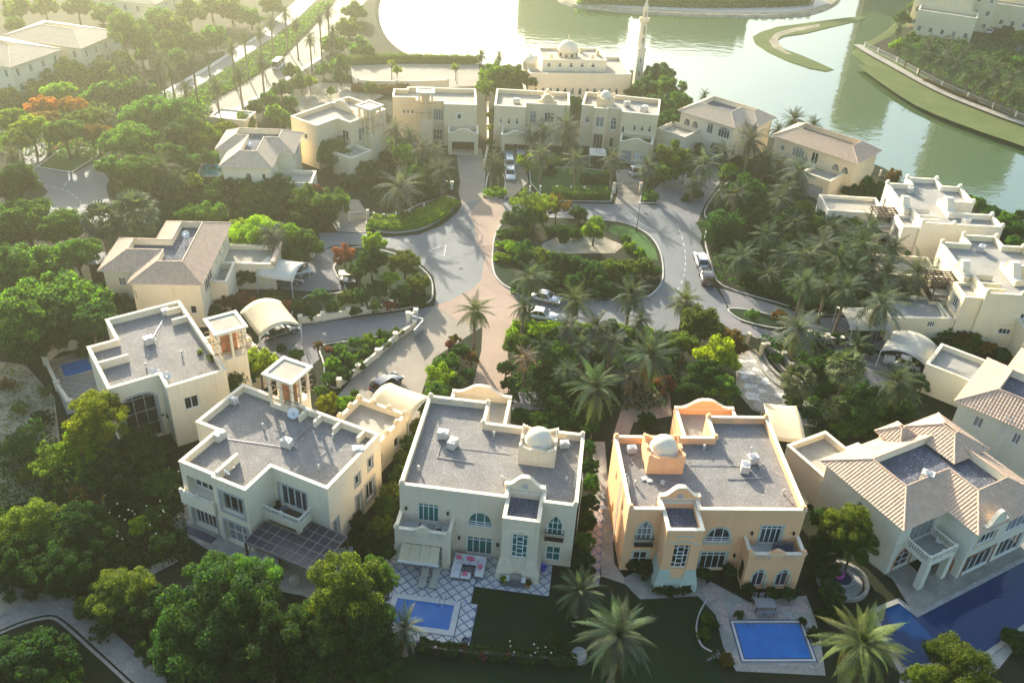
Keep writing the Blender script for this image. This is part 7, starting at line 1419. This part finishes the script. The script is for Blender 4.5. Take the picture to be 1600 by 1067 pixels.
# balcony and terrace furniture
def chair(p, z, rz, label, mat='iron', group='terrace chairs'):
    r = empty('garden_chair', (p[0], p[1], z), rz, label=label, cat='chair', group=group)
    m = MB(); m.box(-0.24, -0.24, 0.42, 0.24, 0.24, 0.47); m.build('seat', mat, r); m = MB(); m.box(-0.24, 0.2, 0.47, 0.24, 0.25, 0.92); m.build('backrest', mat, r)
    for x in (-0.21, 0.21):
        for y in (-0.21, 0.21): m = MB(); m.box(x-0.02, y-0.02, 0, x+0.02, y+0.02, 0.42); m.build('leg', mat, r)
def table(p, z, rz, label, lx, ly, top='metal_grey'):
    r = empty('garden_table', (p[0], p[1], z), rz, label=label, cat='table'); m = MB(); m.box(-lx/2, -ly/2, 0.70, lx/2, ly/2, 0.75); m.build('table_top', top, r)
    for x in (-lx/2+0.06, lx/2-0.06):
        for y in (-ly/2+0.06, ly/2-0.06): m = MB(); m.box(x-0.03, y-0.03, 0, x+0.03, y+0.03, 0.7); m.build('leg', 'iron', r)
table(at_b(3.2, -1.2), 3.56, rad(BP), 'small round bistro table on the beige villa balcony', 0.7, 0.7); chair(at_b(2.4, -1.2), 3.56, rad(80), 'iron chair left of the bistro table on balcony'); chair(at_b(4.0, -1.3), 3.56, rad(-90), 'iron chair right of the bistro table on balcony')
table(at_c(13.1, -4.9), 0.03, rad(CP), 'grey glass dining table by the peach villa pool', 1.9, 1.1)
for k, (x, y, a) in enumerate(((12.4, -4.1, 0), (13.1, -4.1, 0), (13.8, -4.1, 0), (12.4, -5.8, 180), (13.1, -5.8, 180), (13.8, -5.8, 180))): chair(at_c(x, y), 0.03, rad(CP+a), ('rear ' if y > -5 else 'front ')+['left', 'middle', 'right'][k % 3]+' dark chair at the poolside dining table', 'metal_grey')
def rattan_sofa(p, z, rz, label):
    r = empty('rattan_sofa', (p[0], p[1], z), rz, label=label, cat='sofa'); m = MB(); m.box(-0.95, -0.4, 0.1, 0.95, 0.4, 0.4); m.build('base', 'wicker', r)
    m = MB(); m.box(-0.95, 0.3, 0.4, 0.95, 0.42, 0.85); m.build('backrest', 'wicker', r)
    for x in (-0.9, 0.9): m = MB(); m.box(x-0.08, -0.4, 0.4, x+0.08, 0.3, 0.6); m.build('armrest', 'wicker', r)
    m = MB(); m.box(-0.8, -0.38, 0.4, 0.8, 0.29, 0.5); m.build('seat_cushion', 'navy', r)
rattan_sofa(at_c(15.2, -1.2), 3.56, rad(CP), 'dark rattan sofa on the peach villa balcony'); chair(at_a(8.9, 2.9), 3.47, rad(20), 'round-backed dark chair on the cream villa balcony'); table(at_a(9.7, 2.7), 3.47, 0.2, 'small dark table on the cream villa balcony', 0.6, 0.6, 'wicker')
chair(at_d(11.5, 4.6), 3.47, rad(40), 'white folding chair on the tiled villa balcony', 'plastic_white')
# covered things under the pergola
def covered(p, label, lx, ly, h, rz, mat='plastic_white'):
    m = MB(); n = 10; prof = [(1.0, 0.0), (0.98, 0.55), (0.9, 0.85), (0.6, 1.0), (0.0, 1.02)]
    m.add([(lx/2*r*(abs(math.cos(a))**0.5)*math.copysign(1, math.cos(a))*(1+0.05*math.sin(5*a)), ly/2*r*(abs(math.sin(a))**0.5)*math.copysign(1, math.sin(a))*(1+0.05*math.cos(4*a)), h*z) for r, z in prof for a in np.linspace(0.01, 2*math.pi+0.01, 24, endpoint=False)], [(i*24+k, i*24+(k+1) % 24, (i+1)*24+(k+1) % 24, (i+1)*24+k) for i in range(4) for k in range(24)])
    o = m.build('covered_furniture', mat, None, True, label=label, cat='furniture'); o.location = (p[0], p[1], 0.02); o.rotation_euler = (0, 0, rz)
covered(at_a(10.5, -0.9), 'white dust sheet over furniture under the pergola', 1.9, 1.2, 1.0, rad(-30)); covered(at_a(13.6, -1.5), 'small grey covered stool at the pergola corner', 0.9, 0.8, 0.8, rad(-20), 'fabric_grey')
m = MB(); m.box(0.0, -1.3, 0, 3.6, -0.55, 0.16); o = m.build('door_step', 'navy', label='dark wide doorstep before the cream villa garden doors', cat='step'); o.location = (*A0, 0); o.rotation_euler = (0, 0, rad(AP)); 
covered(G(575, 838, 1.2).xy, 'pale patterned parasol cover by the hedge right of the pergola', 1.0, 0.9, 1.5, 0.3, 'metal_white')
r = empty('garden_bench', (*G(538, 868).xy, 0), rad(-23+40), label='pale garden bench right of the pergola', cat='bench'); m = MB(); m.box(-0.9, -0.25, 0.38, 0.9, 0.25, 0.44); m.build('seat', 'frame_grey', r); m = MB(); m.box(-0.9, 0.22, 0.44, 0.9, 0.28, 0.85); m.build('backrest', 'frame_grey', r)
for x in (-0.8, 0.8): m = MB(); m.box(x-0.05, -0.22, 0, x+0.05, 0.22, 0.38); m.build('leg', 'frame_grey', r)
r = empty('bicycle', (*G(1115, 1031).xy, 0), rad(20), label='old bicycle leaning at the garden bed edge', cat='bicycle')
for x in (-0.5, 0.5):
    m = MB(); R1 = 0.33; pts = [(x+R1*math.cos(a), 0.0, 0.34+R1*math.sin(a)) for a in np.linspace(0, 2*math.pi, 21)]; m.tube(pts, 0.03, 6, False); w = m.build('wheel', 'rubber', r); m = MB()
    for k in range(6): m.bar((x, 0, 0.34), (x+0.31*math.cos(k*math.pi/3), 0, 0.34+0.31*math.sin(k*math.pi/3)), 0.012)
    m.build('spokes', 'metal_white', w)
m = MB(); [m.tube([a, b], 0.025, 6) for a, b in (((-0.5, 0, 0.34), (-0.15, 0, 0.8)), ((-0.5, 0, 0.34), (0, 0, 0.32)), ((0, 0, 0.32), (-0.15, 0, 0.85)), ((0, 0, 0.32), (0.38, 0, 0.8)), ((-0.15, 0, 0.8), (0.38, 0, 0.82)), ((0.5, 0, 0.34), (0.36, 0, 0.95)))]; m.build('frame', 'metal_grey', r)
m = MB(); m.box(-0.28, -0.07, 0.85, -0.02, 0.07, 0.92); m.build('saddle', 'rubber', r); m = MB(); m.tube([(0.34, -0.3, 0.98), (0.36, 0, 0.95), (0.34, 0.3, 0.98)], 0.02, 6); m.build('handlebar', 'metal_grey', r)
m = MB(); m.lathe([(0.62, 0), (0.7, 0.7), (0.62, 0.95), (0.55, 0.7), (0.0, 0.65)], 18); o = m.build('stone_urn', 'stone_flag', None, True, label='pale round basin by the fence beside the big palm', cat='basin'); o.location = (*G(904, 1030).xy, 0.02)
m = MB(); pts = smooth_line(wp([(1105, 935), (1092, 960), (1088, 985), (1096, 1008), (1112, 1018)]), 5)
for a, b in zip(pts, pts[1:]): m.bar((*a, 0.06), (*b, 0.06), 0.13, 0.12)
m.build('bed_edging', 'kerb', kind='structure')
# ================================================================== boundary walls, gates, fences, lamp posts
def boundary(label, px, h, mat, post_px=(), cop=True, name='garden_wall', th=0.25):
    pts = [Vector((*p, 0)) for p in wp(px)]; o = pts[0].copy(); r = empty(name, o, 0, label=label, cat='wall'); m = MB()
    for a, b in zip(pts, pts[1:]): m.bar(a-o+Vector((0, 0, h/2)), b-o+Vector((0, 0, h/2)), th, h)
    m.build('wall', mat, r)
    if cop:
        m = MB()
        for a, b in zip(pts, pts[1:]): m.bar(a-o+Vector((0, 0, h+0.04)), b-o+Vector((0, 0, h+0.04)), th+0.1, 0.08)
        m.build('coping', 'coping', r)
    for i, a in enumerate(pts):
        q = a-o; m = MB(); m.box(q.x-0.25, q.y-0.25, 0, q.x+0.25, q.y+0.25, h+0.35); m.box(q.x-0.31, q.y-0.31, h+0.35, q.x+0.31, q.y+0.31, h+0.45); m.build('pier', mat, r)
    return r
def railing(label, px, h, z=0.0, mat='iron', step=2.2, name='iron_fence', post='stone_white'):
    pts = [Vector((*p, 0)) for p in smooth_line(wp(px), 2)]; o = pts[0].copy(); r = empty(name, o, 0, label=label, cat='fence'); m = MB()
    for a, b in zip(pts, pts[1:]):
        for zz in (z+0.15, z+h): m.bar(a-o+Vector((0, 0, zz)), b-o+Vector((0, 0, zz)), 0.04)
        L = (b-a).length; k = max(2, int(L/0.22))
        for i in range(k): q = a+(b-a)*i/k-o; m.box(q.x-0.012, q.y-0.012, z+0.1, q.x+0.012, q.y+0.012, z+h)
    f = m.build('rails', mat, r); f['kind'] = 'stuff'
    d = 0.0
    for a, b in zip(pts, pts[1:]):
        k = max(1, int((b-a).length/step))
        for i in range(k): q = a+(b-a)*i/k-o; m = MB(); m.box(q.x-0.14, q.y-0.14, z, q.x+0.14, q.y+0.14, z+h+0.15); m.build('post', post, r)
    return r
boundary('low white garden wall with piers along the long drive', [(470, 506), (505, 501), (545, 494), (580, 488), (612, 483)], 0.9, 'wall_cream'); boundary('low cream wall with piers between the two driveways', [(530, 604), (560, 582), (590, 558), (618, 532), (648, 513)], 0.8, 'wall_cream')
boundary('white wall stub beside the blue gate', [(638, 508), (650, 503)], 1.6, 'wall_white'); boundary('cream pier wall at the tiled villa drive', [(488, 402), (494, 396)], 1.3, 'wall_cream')
boundary('sunlit wall behind the car park', [(560, 137), (620, 139), (700, 137)], 1.6, 'wall_cream'); boundary('garden wall with piers left of the small pool', [(78, 562), (96, 548), (140, 544)], 1.3, 'wall_beige', name='garden_wall')
boundary('garden wall below the small pool deck', [(73, 570), (92, 610), (112, 640)], 1.0, 'wall_beige'); boundary('low wall beside the palm court drive', [(1262, 530), (1290, 536), (1312, 540)], 1.0, 'wall_cream')
boundary('low wall and piers along the axis drive beside sand villa', [(757, 262), (762, 235), (762, 205), (762, 170)], 1.0, 'wall_sand'); boundary('pale wall left of the garage drive', [(690, 288), (706, 296)], 1.0, 'wall_cream'); boundary('lower court wall behind the curved steps', [(1196, 552), (1222, 566), (1236, 584)], 1.2, 'stone_paving', cop=False)
railing('dark iron fence along the foreground gardens', [(650, 1020), (720, 1030), (800, 1036), (890, 1044)], 1.1, post='iron'); railing('iron fence below the sand villa lawn', [(828, 300), (870, 300), (950, 302)], 1.0); railing('black iron fence behind the hedge bed', [(574, 340), (600, 345), (640, 338), (680, 322)], 1.1); railing('white railing along the far shore path', [(1350, 76), (1400, 100), (1470, 138), (1550, 172), (1610, 195)], 1.1, 0.4, 'metal_white', 6); railing('iron fence on the lake bank by the tan tiled villa', [(1362, 270), (1390, 282), (1415, 288)], 1.1)
def gate(label, u0, v0, u1, v1, h, mat, arch=0.5):
    a, b = G(u0, v0), G(u1, v1); d = b-a; r = empty('iron_gate', a, math.atan2(d.y, d.x), label=label, cat='gate'); L = d.length; m = MB()
    for s in (0, 1):
        x0, x1 = L/2*s+0.03, L/2*(s+1)-0.03; m = MB()
        top = lambda x: h+arch*(1-((x-L/2)/(L/2))**2)
        for k in range(int((x1-x0)/0.16)+1): x = x0+k*0.16; m.box(x-0.015, -0.015, 0.1, x+0.015, 0.015, top(x))
        for z in (0.12, h*0.55): m.bar((x0, 0, z), (x1, 0, z), 0.05)
        for k in range(6): xa, xb = x0+(x1-x0)*k/6, x0+(x1-x0)*(k+1)/6; m.bar((xa, 0, top(xa)), (xb, 0, top(xb)), 0.05)
        m.build('gate_leaf', mat, r)
    for x in (-0.2, L+0.2): m = MB(); m.box(x-0.22, -0.22, 0, x+0.22, 0.22, h+0.4); m.build('pier', 'wall_sand', r)
gate('arched wrought iron gate before the domed sand villa', 961, 302, 998, 302, 1.6, 'iron'); gate('black iron gate beside the dark hedge bed drive', 548, 346, 573, 344, 1.4, 'iron', 0.1); gate('dark iron gate at the stone court entrance', 1168, 542, 1186, 556, 1.7, 'iron', 0.3)
r = empty('panel_gate', G(647, 532), 0, label='open grey blue panel gate at the shared drive', cat='gate'); a = G(661, 516)-G(647, 532)
m = MB(); m.bar((0, 0, 0.8), (a.x, a.y, 0.8), 0.08, 1.5); m.build('panel', 'paint_silver', r); m = MB(); m.bar((0, 0, 1.58), (a.x, a.y, 1.58), 0.12, 0.1); m.build('top_rail', 'metal_white', r)
r = empty('panel_gate', G(645, 509), 0, label='closed grey blue gate leaf beside the white wall stub', cat='gate'); a = G(661, 514)-G(645, 509)
m = MB(); m.bar((0, 0, 0.8), (a.x, a.y, 0.8), 0.08, 1.5); m.build('panel', 'paint_silver', r); m = MB(); m.bar((0, 0, 1.58), (a.x, a.y, 1.58), 0.12, 0.1); m.build('top_rail', 'metal_white', r)
def lamp_post(label, u, v, h=5.5):
    r = empty('street_lamp', G(u, v), 0, label=label, cat='street lamp', group='street lamps'); m = MB(); m.tube([(0, 0, 0), (0, 0, h*0.4), (0, 0, h)], [0.09, 0.06, 0.045], 8); m.build('pole', 'iron', r)
    m = MB(); m.tube([(0, 0, h), (0.0, -0.25, h+0.2), (0, -0.6, h+0.15)], 0.03, 6); m.build('arm', 'iron', r); m = MB(); m.lathe([(0.02, h+0.18), (0.2, h+0.02), (0.16, h-0.08), (0.0, h-0.1)], 10, (0, -0.6)); m.build('lantern', 'metal_grey', r)
lamp_post('slim black street lamp on the round island lawn', 994, 364); lamp_post('black street lamp beside the avenue, lower one', 417, 132, 5); lamp_post('black street lamp beside the avenue, upper one', 492, 84, 5); lamp_post('slim lamp in the car park, left one', 612, 128, 4); lamp_post('slim lamp in the car park, right one', 714, 132, 4)
r = empty('pavilion_tent', G(934, 238, 2.4), 0, label='white square sunshade with round motif before the domed villa', cat='sunshade'); r.location.z = 0
m = MB(); m.add([(-1.5, -1.5, 2.3), (1.5, -1.5, 2.3), (1.5, 1.5, 2.5), (-1.5, 1.5, 2.5), (0, 0, 2.75)], [(0, 1, 4), (1, 2, 4), (2, 3, 4), (3, 0, 4)]); m.build('fabric', 'fabric_white', r); m = MB(); m.lathe([(0.35, 2.76), (0.6, 2.72), (0.6, 2.70)], 16); m.build('round_motif', 'frame_grey', r)
for x in (-1.4, 1.4):
    for y in (-1.4, 1.4): m = MB(); m.box(x-0.04, y-0.04, 0, x+0.04, y+0.04, 2.35); m.build('leg', 'metal_white', r)
# fallen timber boards between the peach villa and the garage
for k in range(2):
    m = MB(); a, b = G(1228+k*10, 735), G(1262+k*10, 790); d = b-a; m.bar((0, 0, 0.25), (d.x, d.y, 0.25), 0.5 if k == 0 else 0.12, 0.06); o = m.build('timber_board', 'sand' if k == 0 else 'wood', label=['wide pale board in the alley right of peach villa', 'thin brown plank in the alley right of peach villa'][k], cat='board'); o.location = a
# ================================================================== cars
def car(label, p, rz, paint, kind='sedan', L=4.6, Wd=1.85, z=0.02):
    """body loft, glass cabin, roof panel, wheels, lamps, bumpers"""
    H_ = {'sedan': 1.42, 'suv': 1.74, 'van': 2.1, 'hatch': 1.5}[kind]; r = empty('parked_car', (p[0], p[1], z), rz, label=label, cat='car', group='cars')
    hl, hw = L/2, Wd/2; zb = 0.92 if kind in ('suv', 'van') else 0.82; zs = 0.28
    st = [(-hl, 0.50, zb*0.62, 0.80), (-hl*0.95, zs, zb*0.92, 0.94), (-hl*0.6, zs, zb*1.03, 1.0), (0, zs, zb*1.02, 1.0), (hl*0.45, zs, zb, 1.0), (hl*0.88, zs, zb*0.84, 0.95), (hl, 0.42, zb*0.62, 0.78)]
    m = MB(); vs = []; n = 8
    for (x, z0, z1, w) in st:
        w *= hw; vs += [(x, -w*0.94, z0), (x, -w, (z0+z1)/2), (x, -w*0.97, z1-0.06), (x, -w*0.86, z1), (x, w*0.86, z1), (x, w*0.97, z1-0.06), (x, w, (z0+z1)/2), (x, w*0.94, z0)]
    m.add(vs, [(i*n+k, (i+1)*n+k, (i+1)*n+(k+1) % n, i*n+(k+1) % n) for i in range(len(st)-1) for k in range(n)]+[tuple(range(n-1, -1, -1)), tuple(range((len(st)-1)*n, len(st)*n))]); b = m.build('body', paint, r, True)
    c0, c1, r0, r1 = {'sedan': (-0.72, 0.42, -0.42, 0.12), 'suv': (-0.96, 0.42, -0.86, 0.16), 'van': (-0.97, 0.72, -0.93, 0.5), 'hatch': (-0.93, 0.42, -0.7, 0.12)}[kind]
    A = [(c0*hl, zb), (r0*hl, H_-0.06), (r1*hl, H_-0.06), (c1*hl, zb*0.98)]; m = MB(); w0, w1 = hw*0.88, hw*0.70
    m.add([(x, s*(w0 if i in (0, 3) else w1), zz) for s in (-1, 1) for i, (x, zz) in enumerate(A)], [(0, 1, 2, 3), (7, 6, 5, 4), (0, 4, 5, 1), (2, 6, 7, 3), (1, 5, 6, 2)]); m.build('windows', 'car_glass', r)
    m = MB(); m.add([(x, s*w, zz) for (x, w, zz) in ((r0*hl-0.05, w1*1.02, H_-0.08), (r0*hl+0.1, w1*1.0, H_-0.02), ((r0+r1)/2*hl, w1, H_), (r1*hl-0.1, w1, H_-0.02), (r1*hl+0.05, w1*1.02, H_-0.08)) for s in (-1, 1)], [(2*i, 2*i+1, 2*i+3, 2*i+2) for i in range(4)]); m.build('roof', paint, r, True)
    for s in (-1, 1):
        m = MB(); m.bar((c0*hl, s*w0, zb), (r0*hl, s*w1*1.02, H_-0.06), 0.08); m.bar((c1*hl, s*w0, zb*0.98), (r1*hl, s*w1*1.02, H_-0.06), 0.07); m.bar(((c0+c1)/2*hl, s*w0*1.0, zb), ((r0+r1)/2*hl, s*w1*1.02, H_-0.06), 0.07); m.build('pillar', paint, r)
        m = MB(); m.box(hl*0.9, s*hw*0.72-0.2, zb*0.62, hl*0.985, s*hw*0.72+0.16, zb*0.8); m.build('headlight', 'lamp_clear', r); m = MB(); m.box(-hl*0.99, s*hw*0.74-0.16, zb*0.7, -hl*0.9, s*hw*0.74+0.14, zb*0.9); m.build('taillight', 'lamp_red', r)
        m = MB(); m.box(c1*hl*0.8, s*(hw+0.02)-0.1, zb, c1*hl*0.8+0.12, s*(hw+0.02)+0.1, zb+0.14); m.build('mirror', paint, r)
        for x in (-hl*0.6, hl*0.6):
            m = MB(); R1 = 0.33 if kind != 'suv' else 0.38; m.add([(x+rr*math.cos(a), s*hw*yy, R1+rr*math.sin(a)) for rr, yy in ((R1*0.6, 1.0), (R1, 0.99), (R1, 0.78)) for a in np.linspace(0, 2*math.pi, 16, endpoint=False)], [(i*16+k, i*16+(k+1) % 16, (i+1)*16+(k+1) % 16, (i+1)*16+k) for i in range(2) for k in range(16)]); w = m.build('wheel', 'rubber', r)
            m = MB(); m.add([(x, s*hw*1.0, R1)]+[(x+R1*0.6*math.cos(a), s*hw*0.985, R1+R1*0.6*math.sin(a)) for a in np.linspace(0, 2*math.pi, 16, endpoint=False)], [(0, 1+k, 1+(k+1) % 16) for k in range(16)]); m.build('rim', 'metal_grey', w)
    m = MB(); m.box(-hl*1.0, -0.26, zb*0.5, -hl*0.985, 0.26, zb*0.62); m.build('number_plate', 'plastic_white', r)
    return r
def dirang(u0, v0, u1, v1): a, b = G(u0, v0), G(u1, v1); return math.atan2(b.y-a.y, b.x-a.x)
car('white sedan parked at the kerb by the palm grove', G(1095, 411).xy, dirang(1098, 425, 1089, 398), 'paint_white', 'hatch'); car('black off-roader parked behind the white hatchback', G(1103, 438).xy, dirang(1107, 455, 1099, 425), 'paint_black', 'suv')
car('pale car half hidden under palms, upper of two', G(852, 470).xy, dirang(838, 466, 866, 472), 'paint_silver'); car('white car half hidden under palms, lower of two', G(846, 497).xy, dirang(832, 494, 860, 499), 'paint_white')
car('dark blue hatchback on the shared drive behind cream villa', G(604, 604).xy, dirang(590, 612, 618, 594), 'paint_blue', 'hatch'); car('dark green car under the arched sand canopy', G(440, 523).xy, dirang(415, 532, 462, 516), 'paint_green'); car('dark car under the white canopy by the brown tiled villa', G(448, 444).xy, dirang(425, 446, 470, 441), 'paint_blue'); car('silver car beside the white canopy of the tiled villa', G(462, 430).xy, dirang(440, 433, 478, 427), 'paint_silver')
car('white car inside the open garage left of the axis', G(733, 222).xy, rad(-90), 'paint_white'); car('white car in the left bay of the double garage', G(796, 238).xy, rad(-90), 'paint_silver'); car('white car in the right bay of the double garage', G(814, 237).xy, rad(-90), 'paint_white'); car('white car on the short drive, farther one', G(796, 262).xy, rad(-85), 'paint_white', 'suv'); car('white car on the short drive, nearer one', G(797, 276).xy, rad(-85), 'paint_white', 'hatch')
car('white off-roader on the gated drive of the domed villa', G(1002, 274).xy, rad(15), 'paint_white', 'suv'); car('white car under the arched canopy at right', G(1408, 572).xy, rad(160), 'paint_white'); car('dark car in the shade of the grey canopy at right', G(1352, 522).xy, rad(160), 'paint_blue'); car('pale car beside the villa at the far shore', G(1545, 52).xy, rad(60), 'paint_silver')
car('white car behind the cream villa garage wall', at_a(13.9, 23.0), rad(AP+80), 'paint_white', 'suv'); car('white van driving on the avenue', G(436, 106).xy, dirang(436, 106, 470, 74), 'paint_white', 'van', 5.0, 1.95); car('dark car parked at the top right terrace', G(1590, 80).xy, rad(70), 'paint_blue')
g = G(543, 443); r = empty('golf_cart', g, rad(10), label='small golf cart with white roof beside the wedge bed', cat='golf cart')
m = MB(); m.box(-1.1, -0.55, 0.25, 1.1, 0.55, 0.55); m.box(-1.1, -0.55, 0.55, -0.55, 0.55, 0.95); m.build('body', 'paint_blue', r); m = MB(); m.box(-1.15, -0.7, 1.75, 1.0, 0.7, 1.83); m.build('roof', 'fabric_white', r); m = MB(); m.box(-0.5, -0.5, 0.55, 0.1, 0.5, 0.75); m.build('seat', 'cushion_white', r)
for x in (-1.0, 0.85):
    for y in (-0.58, 0.58): m = MB(); m.box(x-0.03, y-0.03, 0.5, x+0.03, y+0.03, 1.75); m.build('post', 'metal_grey', r)
for x in (-0.75, 0.75):
    for y in (-0.55, 0.55): m = MB(); m.tube([(x, y-0.1, 0.22), (x, y+0.1, 0.22)], 0.22, 12); m.build('wheel', 'rubber', r)
# people walking on the avenue footway are too small to tell apart; frangipani blossoms: white specks joined to their shrub
for (u, v, rp, h) in ((562, 262, 22, 3.6), (1442, 598, 16, 2.6), (600, 765, 1, 1)):
    pass
def blossoms(label, px, n, zr, colour, size=0.12):
    poly = np.array(gp(px)); lo, hi = poly.min(0), poly.max(0); q = rng.uniform(lo, hi, size=(n, 2)); p = np.column_stack([q, rng.uniform(*zr, size=n)]); o = np.array([*q.mean(0), 0])
    me = np_mesh('blossoms', leaf_quads(p-o, unit(rng.normal(size=p.shape)*0.4+np.array([0, -0.3, 1])), np.full(n, size), 0.9), 4, 'petal'); ob = bpy.data.objects.new('blossoms', me); COL.objects.link(ob); ob.location = o; ob.color = (*colour, 1); tag(ob, label, 'flowers', None, 'stuff')
blossoms('white frangipani blossoms left of the cream villa terrace', [(180, 720), (235, 715), (250, 830), (270, 870), (190, 800)], 90, (0.8, 2.4), (0.75, 0.75, 0.68))
blossoms('white blossoms of the shrub before the pale villas', [(545, 250), (578, 250), (578, 272), (545, 272)], 160, (2.2, 3.6), (0.7, 0.72, 0.66), 0.16); blossoms('white blossoms along the foreground fence', [(780, 1010), (860, 1020), (865, 1040), (780, 1035)], 14, (0.5, 1.4), (0.7, 0.7, 0.66), 0.1)
name_plants()
def conduit(root, pts, z, name='roof_pipe', mat='metal_grey', r_=0.045):
    m = MB(); m.tube([(x, y, z+0.07) for x, y in pts], r_, 6); m.build(name, mat, root)
for root in (hB, hC):
    conduit(root, [(2.6, 8.0), (2.6, 5.2), (6.2, 5.0)], 7.25); conduit(root, [(4.0, 7.0), (9.6, 7.0)], 7.25, r_=0.03)
    for (x, y) in ((7.6, 9.4), (15.4, 4.0), (1.2, 3.0)): m = MB(); m.lathe([(0.09, 7.2), (0.09, 7.75), (0.16, 7.76), (0.1, 7.9), (0, 7.92)], 10, (x, y)); m.build('vent_pipe', 'plastic_white', root)
conduit(rA, [(7.0, 7.4), (7.0, 11.0)], 7.25); conduit(rA, [(0.6, 5.2), (6.6, 7.0)], 7.25, r_=0.03)
for (x, y) in ((3.2, 8.4), (11.6, 6.0), (10.2, 10.4)): m = MB(); m.lathe([(0.09, 7.2), (0.09, 7.75), (0.16, 7.76), (0.1, 7.9), (0, 7.92)], 10, (x, y)); m.build('vent_pipe', 'plastic_white', rA)
conduit(rF, [(6.2, 7.4), (9.4, 12.2)], 7.25)
for (x, y) in ((8.6, 3.4), (4.6, 3.0)): m = MB(); m.lathe([(0.09, 7.2), (0.09, 7.75), (0.16, 7.76), (0.1, 7.9), (0, 7.92)], 10, (x, y)); m.build('vent_pipe', 'plastic_white', rF)
# ================================================================== air
hz = MB(); hz.box(-4200, -700, -2.7, 4200, 7200, 108); ho = hz.build('haze', 'soil', label='pale morning haze over the whole place', cat='haze', kind='stuff')
hm = bpy.data.materials.new('haze_air'); hm.use_nodes = True; nt = hm.node_tree; nt.nodes.remove(nt.nodes['Principled BSDF'])
pv = nt.nodes.new('ShaderNodeVolumePrincipled'); pv.inputs['Color'].default_value = (0.95, 0.97, 0.70, 1); pv.inputs['Density'].default_value = 0.0006; pv.inputs['Anisotropy'].default_value = 0.82
nt.links.new(pv.outputs[0], nt.nodes['Material Output'].inputs['Volume']); ho.data.materials.clear(); ho.data.materials.append(hm)
